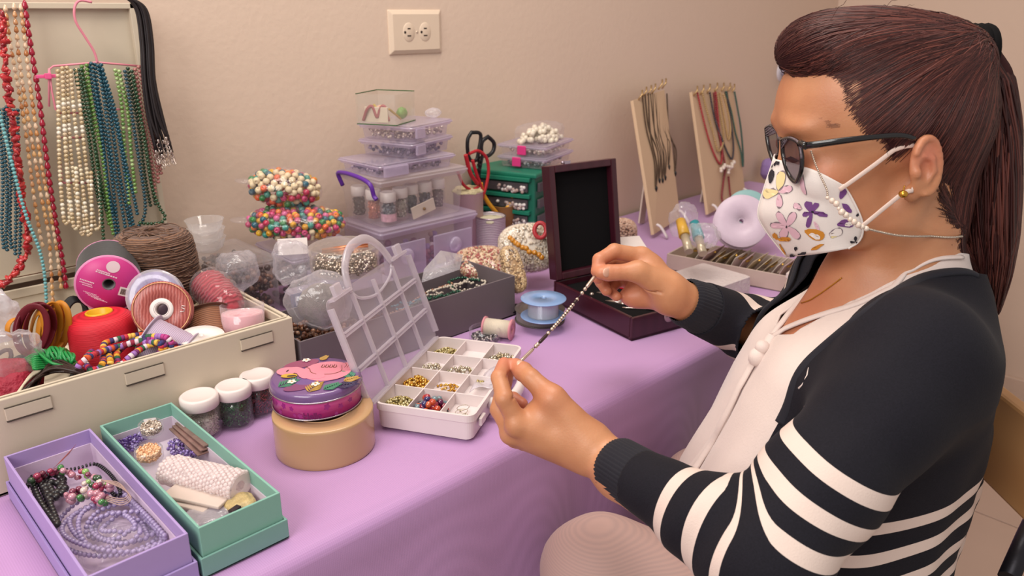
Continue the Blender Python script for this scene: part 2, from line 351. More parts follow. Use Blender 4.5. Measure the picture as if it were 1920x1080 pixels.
# ---- double power outlet, laid sideways
m_pl = mat('ivory_plastic', 'd9c3ad', .35, var=.02, bump=0); m_dk = mat('dark_slot', '2a1c16', .8)
c = W(778, 60); o_ = thing('wall_outlet', 'ivory double power outlet on the wall above the stacked containers', 'power outlet', axis_m((c[0], YW, c[2]), (0, -1, 0), (1, 0, 0)))
mb = MB(); Wd, Hd = .126/2, .0805/2
rings = [(Wd, Hd, 0), (Wd, Hd, .002), (Wd-.008, Hd-.008, .0065)]
V = [(sx*a, sy*b, z) for a, b, z in rings for sx, sy in ((-1, -1), (1, -1), (1, 1), (-1, 1))]
Fq = [(8, 9, 10, 11)]+[(r*4+i, r*4+(i+1) % 4, r*4+4+(i+1) % 4, r*4+4+i) for r in (0, 1) for i in range(4)]
mb.add(V, Fq, sm=False)
part('cover_plate', mb, m_pl, o_, bevel=.0012)
for sx in (-1, 1):
    cx = sx*.0195
    s_ = part('socket', MB().lathe([(1e-5, .0075), (.0125, .0075), (.0138, .0068), (.0146, .006)], 32, (cx, 0, 0), sy=1.25), m_pl, o_)
    part('slot', MB().box((cx-.0, .0065, .0076), (.0072, .0022, .0006)).box((cx-.0, -.0065, .0076), (.0085, .0022, .0006)), m_dk, s_)
    part('ground_hole', MB().lathe([(1e-5, .0079), (.0024, .0079), (.0024, .007)], 14, (cx-.0095, 0, 0)), m_dk, s_)
part('screw', MB().lathe([(1e-5, .0076), (.002, .0074), (.0026, .0064)], 14), mat('screw_ivory', 'cdb8a2', .35, .3), o_)
# ---- knob on the wall behind the forehead
c = W(1466, 133); kb = thing('coat_hook', 'small round grey coat hook on the wall beside the forehead of the woman', 'coat hook', axis_m((c[0], YW, c[2]), (0, -1, 0)))
mk = mat('grey_knob', '9a93a6', .35)
part('hook_plate', MB().lathe([(1e-5, .004), (.03, .004), (.033, 0)], 24), mat('knob_plate_white', 'd8d0d4', .4), kb)
part('hook_cap', MB().lathe([(1e-5, .05), (.016, .048), (.026, .04), (.028, .028), (.02, .012), (.014, .004)], 24), mk, kb)
# ============================================================= left: white case, its contents, hanging strands
def D(r, u, f): return r*CR+u*CU+f*CF            # a direction given as right, up, away from where one stands
def C(c, **k): return mat('m_'+c, c, **k)
m_case = mat('white_case_plastic', 'c9bba6', .5, var=.02, bump=.08, bscale=500); m_shade_ink = mat('slot_shade_and_ink', '4a4038', .8)  # last one: dark tone for the slots' painted shade, also the barcode ink
BX0, BX1, BY0, BY1, BZ0, BZ1 = -.17, .446, -.281, .085, .7515, .855
t = thing('storage_case', 'large off-white open storage case full of spools and cords, lid raised against the wall', 'storage case', (BX0, BY0, BZ0))
L, B, H = BX1-BX0, BY1-BY0, BZ1-BZ0
part('case_body', openbox(MB(), L, B, H, .0045), m_case, t, bevel=.0012)
rim = MB()
for (x, y, sx, sy) in ((L/2, .007, L, .003), (L/2, B-.007, L, .003), (L-.0095, B/2, .003, B-.02), (.0095, B/2, .003, B-.02)): rim.box((x, y+.002, H-.006), (sx, sy, .012))
part('inner_rim', rim, m_case, t, bevel=.0006)
for px_ in (270, 480, 52):
    a = W(px_, {270: 692, 480: 628, 52: 757}[px_], BY0); x = a[0]-BX0; z = H-.017
    q = part('latch_slot', MB().box((x, -.0006, z), (.042, .0024, .0135)), m_case, t, bevel=.0006)
    part('slot_shade_strips', MB().box((x, -.0004, z-.0076), (.042, .003, .0012)).box((x, -.0004, z+.0072), (.042, .0028, .0007)), m_shade_ink, q)  # dark strips on the face, painting the shade of the slot recess
lid = MB(); LH = .372; zb = H+.004
lid.box((L/2, B+.018, zb+LH/2), (L, .0035, LH))
for (x, z, sx, sz) in ((L/2, zb+.004, L, .008), (L/2, zb+LH-.004, L, .008), (L-.004, zb+LH/2, .008, LH), (.004, zb+LH/2, .008, LH)): lid.box((x, B+.013, z), (sx, .010, sz))
ll = part('case_lid', lid, m_case, t, bevel=.001)
part('lid_seam', MB().box((L/2, B+.0015, zb+.0115), (L-.02, .0012, .0012)), mat('seam_brown', '6b4a38', .7), ll)
LY = BY1-.012                                       # plane in which strands hang
def Wp(pts, Y=LY): return [W(x, y, Y) for x, y in pts]
# ---- spools and cones
def spool(name, label, M, r, wd, rc, mf, mt, rt=None, hole=None, mh=None, group=None, cat='spool', fl=.0016, rim=0):
    t = thing(name, label, cat, M, group); rt = rt or r*.86
    for z0 in (0, wd-fl):
        part('flange', MB().lathe([(rc, z0), (r-.0006, z0), (r, z0+.0006), (r, z0+fl-.0006), (r-.0006, z0+fl), (rc, z0+fl), (rc, z0)], 40), mf, t)
    n = 14; pr = [(rc+.001, fl)]+[(rt*(1-.012*(i % 2)), fl+(wd-2*fl)*i/n) for i in range(n+1)]+[(rc+.001, wd-fl)]
    part('wound_cord', MB().lathe(pr, 36), mt, t)
    part('core', MB().lathe([(rc+.0005, .0), (rc+.0005, wd), (rc-.0012, wd), (rc-.0012, 0), (rc+.0005, 0)], 28), mh or mf, t)
    return t
# black cord with pink label
m_pink = mat('pink_label', 'c2357f', .42, var=.03, bump=0); m_blk = wavemat('black_cord', '141214', '2c282a', 260, 'Z', .65, .5); m_wtxt = mat('white_ink', 'f0d8e4', .5, bump=0, var=0)
ax = D(.42, -.36, -.83); cf = P(204, 533, .985); ax = ax/np.linalg.norm(ax); r = .0455*.985/1.2*.985
M = axis_m(cf-ax*.062, ax, CR)
sp = spool('cord_spool', 'spool of black cord with a pink printed end label, leaning in the white case', M, .0385, .062, .0075, mat('pink_edge', 'd98ab4', .4), m_blk, rt=.0382, mh=mat('spool_tube_grey', '6b6468', .6))
lb = part('end_label', MB().lathe([(.0078, .0622), (.0362, .0622), (.0362, .0618)], 40), m_pink, sp, 'pink end label with white print and barcode')
Lf = MB().lathe([(1e-5, .0626), (.0078, .0625)], 28, (.009, .022, 0)); part('label_roundel', Lf, mat('label_white', 'ecd9df', .5, bump=0), lb)
pr = MB()
for (x, y, w_, h_, a) in ((-.022, .008, .017, .0014, -.55), (-.024, .0055, .015, .0011, -.55), (-.023, .002, .012, .0009, -.55), (-.002, .017, .016, .0015, -.55), (.001, .0125, .026, .0015, -.55), (-.003, .0145, .012, .0011, -.55), (-.022, -.008, .016, .0006, -.55), (-.02, -.011, .016, .0006, -.55), (-.018, -.014, .016, .0006, -.55), (-.015, -.017, .016, .0006, -.55), (-.012, -.02, .016, .0006, -.55)):
    k = 9
    for i in range(k): pr.box((x+(i-k/2)*w_/k*math.cos(a), y+(i-k/2)*w_/k*math.sin(a), .0625), (w_/k*.72, h_, .0003), a)
part('print_lines', pr, m_wtxt, lb, kind='stuff')
bc = MB().box((.017, -.014, .0626), (.016, .0115, .0004), -.45)
bcp = part('barcode', bc, mat('label_white2', 'd9cfc8', .5, bump=0), lb); bb = MB()
for i in range(13):
    o_ = (i-6)*.00095; bb.box((.017+o_*math.cos(-.45), -.014+o_*math.sin(-.45), .0629), (.0005 if i % 3 else .0008, .0075, .0003), -.45)
for q in bb.v: q += 0
part('barcode_bars', bb, m_shade_ink, lb, kind='stuff')
# jute twine ball
m_jute = wavemat('jute', '56392c', '80593f', 150, 'Z', .9, .9, .0012, distort=2.5)
t = thing('twine_ball', 'large roll of brown jute twine standing in the white case', 'twine', M4((.366, -.064, .835)))
pr = [(.008, 0), (.044, .001), (.050, .012), (.0525, .035), (.052, .065), (.049, .09), (.044, .101), (.030, .105), (.012, .100), (.009, .09), (.009, .004)]
prs = smooth_path([(a, b, 0) for a, b in pr], 60)[:, :2]
part('wound_twine', MB().lathe(prs, 64, fn=lambda v: v*(1+.012*RNG.normal(size=v.shape[:2]+(1,))*np.array([1, 1, 0]))), m_jute, t)
mb = MB()
for i in range(150):                                # individual turns lying over the roll
    z0 = RNG.uniform(.004, .1); tl = RNG.normal()*.16; ph = RNG.uniform(0, 6.28); ln = RNG.uniform(1.5, 5.5); a = np.linspace(ph, ph+ln, 26)
    rr = np.interp(np.clip(z0+.05*tl*np.cos(a-ph), .0, .104), [0, .012, .035, .065, .09, .101, .105], [.044, .050, .0525, .052, .049, .044, .032])+RNG.uniform(.0004, .0022)
    mb.tube(np.stack([rr*np.cos(a), rr*np.sin(a), np.clip(z0+.05*tl*np.cos(a-ph), .002, .107)], 1), .0009, 5)
for i in range(14):
    ph = RNG.uniform(0, 6.28); a = np.linspace(0, PI, 12); q = RNG.uniform(.02, .045)
    mb.tube(np.stack([q*np.cos(a)*math.cos(ph)-.01*math.sin(ph), q*np.cos(a)*math.sin(ph)+.01*math.cos(ph), .1035+.003*np.sin(a)], 1), .0008, 5)
part('loose_turns', mb, m_jute, t, kind='stuff')
# red thread cone with yellow core
m_red = wavemat('red_thread', 'b80d22', 'd81a30', 220, 'Z', .6, .35, .0005, sheen=0, distort=.6)
t = thing('thread_cone', 'bright red thread cone with a yellow core, in the white case', 'thread cone', M4((.262, -.152, .770), 0, -.05))
part('wound_thread', MB().lathe([(.0155, .003), (.034, 0), (.0395, .01), (.0395, .045), (.0385, .088), (.0362, .097), (.030, .1015), (.0155, .104), (.0155, .08)], 48), m_red, t)
part('core', MB().lathe([(.0155, .0), (.0155, .105), (.0145, .106), (.0128, .105), (.0122, .0), (.0155, .0)], 32), mat('yellow_core', 'd9a514', .4), t)
# ribbon spools
m_rib = wavemat('red_ribbon', '8e3a34', 'b06058', 90, 'X', .35, .2, distort=3)
M = axis_m(P(301, 585, .955)-D(.2, -.1, -.95)*.022, D(.26, .05, -.95), CR)
sp = spool('ribbon_spool', 'rust-red ribbon spool with a white hub and gold rim beside the red thread cone', M, .0345, .022, .0085, m_rib, m_rib, rt=.032, mh=mat('white_hub', 'd8ccc8', .5))
part('hub_ring', MB().lathe([(.0088, .0222), (.0135, .0226), (.0135, .0218)], 32), mat('white_hub2', 'e0d6d2', .5), sp)
part('gold_rim', MB().tube([(.0325*math.cos(a), .0325*math.sin(a), .0225) for a in np.linspace(0, 2*PI, 48, endpoint=False)], .0006, 5, True), mat('gold_line', 'd8a878', .35, .4), sp)
part('printed_mark', MB().tube([(.024+a, b, .0225) for a, b in ((.003, .004), (-.001, .0045), (-.0015, .002), (.002, .0005), (.0015, -.0025), (-.003, -.0025))], .0006, 5), mat('silver_ink', 'e8dcd8', .4), sp)
M = axis_m(P(290, 556, .99)-D(.1, .1, -.9)*.012, D(.15, .12, -.95), CR)
spool('ribbon_spool', 'lavender ribbon spool in clear wrap behind the rust-red ribbon spool', M, .034, .016, .009, clear('clear_flange', body=.3), mat('lav_ribbon', 'a99cc8', .35), rt=.031)
M = axis_m(P(350, 668, .945), D(-.75, .38, -.1), CR)
spool('cord_spool', 'pale lilac cord spool lying on its side behind the striped cord', M, .031, .05, .008, mat('lilac_fl', 'b8a8bc', .5), wavemat('lilac_thread', 'a690a8', 'c0acc2', 160, 'Z', .6, .5))
t = spool('thread_spool', 'white flanged spool lying flat against the front of the white case', M4((.340, -.2485, .813), 0, .10), .027, .040, .003, mat('white_pl', 'e6dcd8', .4), mat('white_thr', 'cfc4bc', .8), rt=.020)
M = axis_m(P(405, 660, 1.0), D(-.35, .75, .3), CR)
spool('cord_spool', 'brown cord spool half hidden between the red tulle roll and the white spool', M, .033, .055, .008, mat('brown_fl', '5a382a', .6), wavemat('brown_thread', '6e4028', '96603e', 120, 'Z', .6, .7))
t = thing('ribbon_roll', 'pale pink satin ribbon roll at the right end of the white case', 'ribbon', M4((.404, -.228, .822), 0, -.12, .1))
m_pr = wavemat('pink_satin', 'd99aa0', 'e4aeb2', 300, 'Z', .35, .15, sheen=.4)
part('wound_ribbon', MB().lathe([(.010, .0), (.0255, 0), (.0262, .002), (.0262, .033), (.0252, .035), (.020, .0335), (.013, .032), (.010, .030), (.010, 0)], 44), m_pr, t)
part('clear_collar', MB().lathe([(.0265, .015), (.0272, .045), (.0268, .045)], 40), clear('clear_wrap', body=.08, wrinkle=.3), t)
# red tulle roll in clear wrap
a0, a1 = P(384, 528, 1.06), P(440, 588, 1.03)
m_tulle = wavemat('red_tulle', '8c1828', 'b02c3e', 60, 'Z', .7, .8, .002, distort=6)
M = axis_m(a0, a1-a0); t = thing('tulle_roll', 'dark red tulle roll in clear wrap, leaning at the right in the white case', 'fabric roll', M); Ln = np.linalg.norm(a1-a0)
part('rolled_tulle', MB().lathe(smooth_path([(.001, 0, 0), (.016, .0, 0), (.0225, .006, 0), (.024, Ln*.4, 0), (.022, Ln*.8, 0), (.012, Ln*.97, 0), (.001, Ln, 0)], 34)[:, :2], 40, fn=lambda v: v*(1+np.array([1, 1, 0])*(.03*RNG.normal(size=v.shape[:2]))[..., None])), m_tulle, t)
part('clear_wrap', MB().lathe(smooth_path([(.001, -.004, 0), (.020, -.004, 0), (.026, .01, 0), (.027, Ln*.5, 0), (.025, Ln*.85, 0), (.010, Ln*1.05, 0), (.013, Ln*1.2, 0)], 30)[:, :2], 36, fn=lambda v: v+np.array([1, 1, 0])*.0012*np.sin(v[..., 2:3]*300+v[..., :1]*200)), clear('wrap_film', body=.02, wrinkle=.4, edge=.22), t)
# striped woven cord coil: short coloured lengths
m_stripe = multi('striped_cord', ['3a2a5e', 'c03040', 'd89a30', 'd8c4cc', '7a2a6a', 'c8502a', '2e5a3e', 'b03a80', '31376e', 'e0b050', '8a1f3a', '9a6ab0'], .8)
loops = [((248, 664), 88, 34, .0), ((262, 668), 70, 28, .1), ((272, 660), 56, 26, .2), ((285, 664), 42, 18, .1), ((240, 668), 84, 22, -.05)]
path = []
for k, ((cx, cy), rx, ry, tl) in enumerate(loops):
    for a in np.linspace(2.6+.3*k, 2.6+.3*k+5.9, 26):
        x = cx+rx*math.cos(a)*math.cos(tl)-ry*math.sin(a)*math.sin(tl); y = cy-ry*math.sin(a)+14*math.cos(a)*-1
        q = T(x, y, .854+.003*k+.006*math.sin(a*1.7+k)); 
        if q[1] < -.266: q[2] -= (-.266-q[1])*.45; q[1] = -.266
        path.append(q)
q, tt = along(smooth_path(path, 420), .0042); mb = MB(); rr = .0036
for i in range(len(q)-1): mb.tube([q[i], (q[i]+q[i+1])/2, q[i+1]], [rr*.96, rr*1.03, rr*.96], 8)
single('woven_cord', 'coil of multicoloured striped woven cord in front of the red thread cone', 'cord', mb, m_stripe)
# green cord skein
m_green = mat('green_cord', '1c8440', .35, bump=.1); mb = MB()
for i in range(17):
    u = (i-8)/8; base = T(106+u*30, 668+abs(u)*3, .855); a = np.linspace(-.4, PI+.4, 16); wv = .019
    d1 = D(-.45, .0, .9); pth = [base+d1*math.cos(x)*wv+ZZ*(math.sin(x)*(.015-.006*u*u)-.004)+CR*(.003*math.sin(x*2+i)) for x in a]; mb.tube(pth, .0017, 6)
mb.tube(smooth_path([T(66, 655, .862), T(80, 668, .866), T(100, 682, .862), T(130, 686, .856), T(145, 680, .85)], 20), .0017, 6)
for i in range(8): mb.tube(smooth_path([T(48+i*2, 672+i*2, .86), T(66, 664+i*4, .866), T(90, 668+i*3, .855)], 12), .0016, 6)
single('cord_skein', 'skein of shiny green cord at the left of the white case', 'cord', mb, m_green)
# dark leather cords
m_leather = mat('dark_leather', '2e1c18', .4, bump=.2); mb = MB()
for i in range(30):
    o1 = RNG.uniform(-1, 1, 2); pts = [(38+o1[0]*6+i*.8, 742-i*.4), (62+i*.8, 716-i*.9), (98+i*.4, 694-i*.5+o1[1]*6), (138, 693+o1[1]*7), (168+o1[0]*3, 706+o1[1]*4)]
    mb.tube(smooth_path([T(x, y, .842+.012*math.sin(PI*k/4)+RNG.uniform(0, .008)) for k, (x, y) in enumerate(pts)], 18), .0016, 5)
single('leather_cord_bundle', 'bundle of thin dark brown leather cords looped at the front left of the white case', 'cord', mb, m_leather)
mb = MB()
for i in range(12):
    p_ = [(24+i, 748-i), (44+i, 722-i*1.5), (66+i*1.2, 702-i*1.4), (96+i, 688-i)]
    mb.tube(smooth_path([T(x, y, .850) for x, y in p_], 16), .0013, 5)
single('cream_cord_coil', 'thin cream cord looped beside the dark leather cords', 'cord', mb, mat('cream_cord', 'cfc0a8', .7))
# suede ribbons looped: maroon and mustard
def strap_loops(name, label, c, specs):
    mb = MB()
    for (cx, cy, rx, ry, z, ph) in specs:
        a = np.linspace(0, 2*PI, 40, endpoint=False); pts = [P(cx+rx*math.cos(x)+ry*.12*math.sin(x), cy-ry*math.sin(x), z+.012*math.cos(x+ph)) for x in a]
        mb.tube(pts, .0046, 8, True, flat=.3, up=CF)
    single(name, label, 'ribbon', mb, c)
m_must = mat('mustard_suede', 'c07a1e', .5, bump=.1); m_mar = mat('maroon_suede', '6a1626', .5, bump=.1)
strap_loops('suede_ribbon', 'looped mustard-yellow suede ribbon standing in the left of the white case', m_must, [(100, 613, 24, 44, .935, 0), (92, 614, 20, 46, .93, 1), (108, 612, 20, 42, .94, 2), (86, 618, 14, 40, .925, .5), (70, 622, 12, 38, .92, 2), (30, 615, 16, 18, .93, 0), (104, 610, 12, 36, .945, 1)])
strap_loops('suede_ribbon', 'looped maroon suede ribbon in front of the mustard-yellow one', m_mar, [(66, 616, 33, 46, .915, 0), (60, 618, 28, 44, .91, 1.5), (74, 614, 26, 42, .918, .8)])
# red netting and clear bag at the far left
def bag(name, label, cat, c, rx, ry, rz, m, seed=0, yaw=0, amp=.12, M=None, pinch=.35):
    v, f = tmpl_sphere(36, 24); v = v.copy(); s = np.sin(v*3.1+seed)@np.array([.5, .3, .2]); s2 = np.sin(v[:, [1, 2, 0]]*7.3+seed*2)@np.array([.3, .2, .3]); s3 = np.sin(v[:, [2, 0, 1]]*17+seed)@np.array([.12, .12, .12])
    k = 1+amp*(s+s2+s3); v = np.sign(v)*np.abs(v)**(1-pinch*.4)*k[:, None]*np.array([rx, ry, rz]); mb = MB().add(v, f)
    return single(name, label, cat, mb, m, M=M or M4(c, yaw))
bag('red_netting', 'crumpled red netting in a clear bag at the far left of the white case', 'fabric', T(18, 722, .835), .032, .030, .026, mat('red_net', '9a2036', .6, var=.5, scale=25, bump=.9, dist=.006), 1)
bag('plastic_bag', 'crumpled clear plastic bag at the far left, over the red netting', 'plastic bag', T(22, 668, .865), .034, .026, .028, clear('bag_film', body=.13, wrinkle=.55, edge=.4), 2, amp=.3)
bag('plastic_bag', 'pale crumpled plastic bag behind the looped ribbons, at the left edge', 'plastic bag', T(2, 590, .88), .02, .02, .03, clear('bag_film2', body=.45, wrinkle=.55), 3, amp=.2)
mb = MB()
for i in range(9): mb.tube([P(138+i+20*math.cos(a), 585+28*math.sin(a)+i, .99+.01*math.cos(a)) for a in np.linspace(0, 6.28, 24, endpoint=False)], .002, 5, True)
single('black_cord_coil', 'coil of black cord partly hidden behind the red thread cone', 'cord', mb, C('1a1718', rough=.5))
# dark padding of further cords under the visible layer
mb = MB()
for i in range(60):
    x0, y0 = RNG.uniform(-.12, .40), RNG.uniform(-.25, .04); z0 = RNG.uniform(.762, .80); r_ = RNG.uniform(.02, .035)
    x0 = min(max(x0, BX0+.045), BX1-.045); y0 = min(max(y0, BY0+.045), BY1-.045)
    mb.tube([(x0+r_*math.cos(a), y0+r_*math.sin(a)*.8, z0+.006*math.sin(a*2+i)) for a in np.linspace(0, 2*PI, 20, endpoint=False)], .003, 5, True)
single('black_cord_heap', 'heap of black and brown cords on the floor of the white case, under the spools', 'cord', mb, multi('darkheap', ['1a1718', '2a1e1a', '201a20', '3a2820'], .6), kind='stuff')
# ---- hanging strands
def hang(name, label, pts, r, m, tm=SPH, step=None, group=None, Y=LY, n=60, rnd=False, jit=0, rj=0, cat='necklace'):
    pw_ = smooth_path(Wp(pts, Y), n); pw_ = pw_+np.sin(np.linspace(0, 9, n)+RNG.uniform(0, 6))[:, None]*np.array([.0011, 0, 0]); pw_[:, 2] -= RNG.uniform(0, .006); mb = MB(); strand(mb, pw_, r*RNG.uniform(.94, 1.05), tm, step, jit, rnd, rj); return single(name, label, cat, mb, m, group=group)
def bead_m(c, rough=.12, **k): return mat('bead_'+c, c, rough, var=.25, scale=300, bump=0, coat=.6, **k)
m_teal = bead_m('0a4656'); m_amb = multi('amber_crystal', ['c88a4e', 'd8a870', 'b8743c', 'e0c0a0', 'c89060', 'dcb890'], .08, coat=1); m_crm = multi('cream_crystal', ['c8b08c', 'd8c8a8', 'b8a078', 'e6dcc8', 'c0a888'], .1, coat=1)
for i in range(5):
    x = 2+i*8
    hang('bead_strand', ORD[i]+' from the left of the teal crystal strands hanging at the left edge', [(x-4, 200), (x-1, 300), (x+1, 400), (x+3, 462+i*4)], .0028, m_teal, FACET, .0052, 'teal strands at the left edge')
hang('coral_necklace', 'red coral chip necklace hanging at the left and curling back at the end', [(4, 20), (8, 90), (14, 170), (24, 240), (30, 300), (40, 370), (50, 420), (52, 460), (36, 492), (10, 522), (-8, 530)], .0062, multi('coral', ['a81c26', 'b8262a', '8e1420', 'c03432'], .3, coat=.4), CHIP, .0030, rnd=True, jit=.001, rj=.3, Y=LY-.012)
hang('pearl_strand', 'pale turquoise pearl strand hanging over the coral necklace', [(-6, 195), (10, 262), (32, 340), (52, 405), (70, 455), (80, 505), (86, 566)], .0028, bead_m('6aa6aa', .25), SPH, .0052, Y=LY-.022)
for i, pts in enumerate(([(11, 12), (25, 120), (45, 240), (62, 350), (76, 440), (79, 462)], [(24, 8), (38, 120), (58, 250), (74, 360), (92, 450), (100, 560)], [(37, 6), (48, 110), (68, 240), (86, 350), (100, 440), (114, 540)])):
    hang('crystal_strand', ORD[i]+' from the left of the honey-coloured drop crystal strands beside the coral', pts, .0032, m_amb, DROP, .0094, 'honey crystal strands')
hang('bead_strand', 'strand of dark red teardrop beads beside the honey crystals', [(48, 8), (58, 90), (72, 190), (86, 290), (102, 390), (116, 480), (122, 535)], .0042, bead_m('9c1030'), DROP, .0115)
# pink wire hanger
m_pw = mat('pink_wire', 'd98494', .35, bump=0); t = thing('wire_hanger', 'pink wire hanger hung on the raised lid, carrying the crystal strands', 'hanger', M4(W(183, 118, LY-.006)))
YH = LY-.006
def wire(name, pts, r=.0014, n=40, sm=True, m=m_pw, par=t):
    p = np.array(Wp(pts, YH)); p = smooth_path(p, n) if sm else p
    return part(name, loc(par, MB().tube(p, r, 8)), m, par)
wire('hook', [(172, 4), (150, 1), (140, 14), (142, 40), (160, 70), (176, 96), (183, 118)], .0017)
wire('top_bar', [(92, 200), (92, 130), (100, 124), (183, 117), (275, 125)], .0014, sm=False)
wire('side_wire', [(92, 128), (97, 170), (104, 205), (112, 212), (150, 212)], .0014, sm=False)
wire('lower_frame', [(158, 258), (112, 258), (110, 264), (116, 340), (120, 343), (175, 343)], .0014, sm=False)
wire('upper_frame', [(210, 205), (232, 205)], .0012, sm=False)
cl = part('pink_clip', loc(t, MB().box(W(88, 143, YH-.002), (.026, .004, .0045)).box(W(90, 143, YH-.005), (.008, .004, .0075))), mat('pink_clip', 'e0588c', .35), t, bevel=.0008)
OFS = 0
def bundle(label, grp, tops, bots, r, m, tm=SPH, step=None, mid=None, ret=None):
    for i, (a, b) in enumerate(zip(tops, bots)):
        pts = [a, (a[0]*.67+b[0]*.33+(mid or 0), a[1]*.67+b[1]*.33), (a[0]*.33+b[0]*.67+(mid or 0), a[1]*.33+b[1]*.67), b]
        if ret: pts += [(b[0]+ret*.5, b[1]+7), (b[0]+ret, b[1]-6), (b[0]+ret-3, b[1]-110)]
        hang('bead_strand', ORD[OFS+i]+' from the left of the '+label, pts, r, m, tm, step, grp, Y=LY-.010-.002*(i % 2), n=90)
bundle('cream crystal strands on the pink hanger', 'cream crystal strands', [(106, 128), (115, 127), (124, 126), (133, 125), (141, 125)], [(120, 405), (138, 418), (150, 430), (163, 424), (178, 416)], .0031, m_crm, SPH, .0058, -3, 8)
bundle('short dark green strands beside the cream crystals', 'dark green strands, left', [(141, 124), (147, 123)], [(190, 400), (200, 392)], .0027, bead_m('1a3c20'), FACET, .005)
hang('bead_strand', 'long dark green bead strand ending on the black cord spool', [(150, 124), (170, 230), (186, 330), (192, 420), (194, 455), (206, 474), (216, 480)], .003, bead_m('1e4426'), FACET, .0056, Y=LY-.014)
bundle('light green strands left of the teal ones', 'light green strands, left', [(154, 123), (162, 122)], [(203, 420), (213, 438)], .003, bead_m('5a8238'), FACET, .0055)
bundle('teal strands at the middle of the pink hanger', 'teal strands on the hanger', [(167, 120), (172, 119), (177, 118), (182, 118), (187, 119)], [(212, 400), (221, 478), (229, 470), (238, 455), (246, 440)], .0029, m_teal, FACET, .0053, 0)
OFS = 5
bundle('teal strands at the middle of the pink hanger', 'teal strands on the hanger', [(190, 121), (192, 125)], [(250, 420), (256, 400)], .0029, m_teal, FACET, .0053, 3)
OFS = 0
bundle('light green strands right of the teal ones', 'light green strands, right', [(216, 127), (224, 127)], [(240, 380), (252, 360)], .0031, multi('lgreen', ['56803a', '7a9c52', '668c40', '98b070'], .1, coat=1), FACET, .0057, 4)
hang('bead_strand', 'dark teal bead strand swinging left at its end over the jute twine', [(232, 126), (246, 200), (260, 290), (270, 370), (266, 405), (252, 425), (244, 434)], .0029, bead_m('0a3c48'), FACET, .0052, Y=LY-.018)
bundle('dark green strands beside the dusty pink ones', 'dark green strands, right', [(240, 126), (246, 126)], [(282, 385), (292, 380)], .0029, bead_m('1c3a24'), FACET, .0052)
hang('bead_strand', 'dark green bead strand looping over the top of the jute twine', [(248, 140), (268, 250), (284, 340), (300, 385), (309, 402), (300, 414), (278, 416), (262, 414)], .003, bead_m('1a4020'), FACET, .0054, Y=LY-.02)
bundle('dusty pink strands at the right of the pink hanger', 'dusty pink strands', [(251, 125), (259, 125), (266, 126)], [(292, 372), (297, 345), (300, 320)], .0031, bead_m('a86a64'), FACET, .0057, 2)
# black cords with silver clasps
mb = MB(); ends = []
for i in range(18):
    u = i/17; e = (290+u*32+RNG.uniform(-3, 3), 268+RNG.uniform(-12, 26)); mid = 268+u*22
    pts = [(205+u*6, -12), (238+u*14, -3+u*3), (256+u*20, 22), (mid-4, 80), (mid, 150), (mid+8+u*6, 215), e]
    Yc = LY-.016-.008*RNG.uniform(); p_ = smooth_path(Wp(pts, Yc), 40); mb.tube(p_, .0019, 6); ends.append(p_[-1])
bc_ = single('cord_necklace_bundle', 'bundle of black cord necklaces with silver clasps hanging at the right of the raised lid', 'necklace', mb, mat('black_cords', '231c1e', .45, bump=.1))
mb = MB()
for e in ends:
    e = np.array(e); mb.lathe(cyl_s(.0016, -.006, 0), 8, e)
    mb.tube([e+np.array((.0028*math.cos(a), 0, -.009+.0035*math.sin(a))) for a in np.linspace(0, 6.28, 12, endpoint=False)], .0006, 5, True)
    mb.tube([e+np.array((.002*math.cos(a)+.001, .002*math.sin(a), -.016+.0028*math.sin(a))) for a in np.linspace(0, 6.28, 10, endpoint=False)], .0006, 4, True)
part('clasps', loc(bc_, mb), mat('silver_clasp', 'c8b8b0', .25, .9), bc_, 'silver clasps', kind='stuff')
# ============================================================= middle front: gift boxes, jars, tin, organiser, grey box
m_bead = multi
# ---- gift boxes standing on their lids
def giftbox(label, x0, x1, y0, y1, c_out, c_lid, inner):
    t = thing('gift_box', label, 'gift box', (x0, y0, ZT+.0015)); L, B = x1-x0, y1-y0
    mo = mat('card_'+c_out, c_out, .6, var=.03, bump=.12, bscale=900); ml = mat('card_'+c_lid, c_lid, .6, var=.03, bump=.12, bscale=900); mi_ = mat('card_in'+inner, inner, .7, var=.02)
    part('box_lid', openbox(MB(), L+.006, B+.006, .0205, .0022), ml, t, 'lid turned upside down under the box', bevel=.0006, M=M4((-.003, -.003, 0)))
    part('box_base', openbox(MB(), L, B, .046, .0024, z=.0035), mo, t, bevel=.0006)
    part('inner_lining', openbox(MB(), L-.0052, B-.0052, .028, .0012, z=.0062), mi_, t, M=M4((.0026, .0026, 0)))
    return t
gl = giftbox('lavender open gift box on its lid, at the bottom left, filled with bead strands', .113, .194, -.543, -.294, 'a78fc4', 'a28cc2', 'cdb8cf')
gt = giftbox('mint green open gift box on its lid, filled with jars and wrapped packets', .203, .280, -.543, -.295, '7fae9f', '78a398', 'cdbfcc')
GZ = ZT+.012
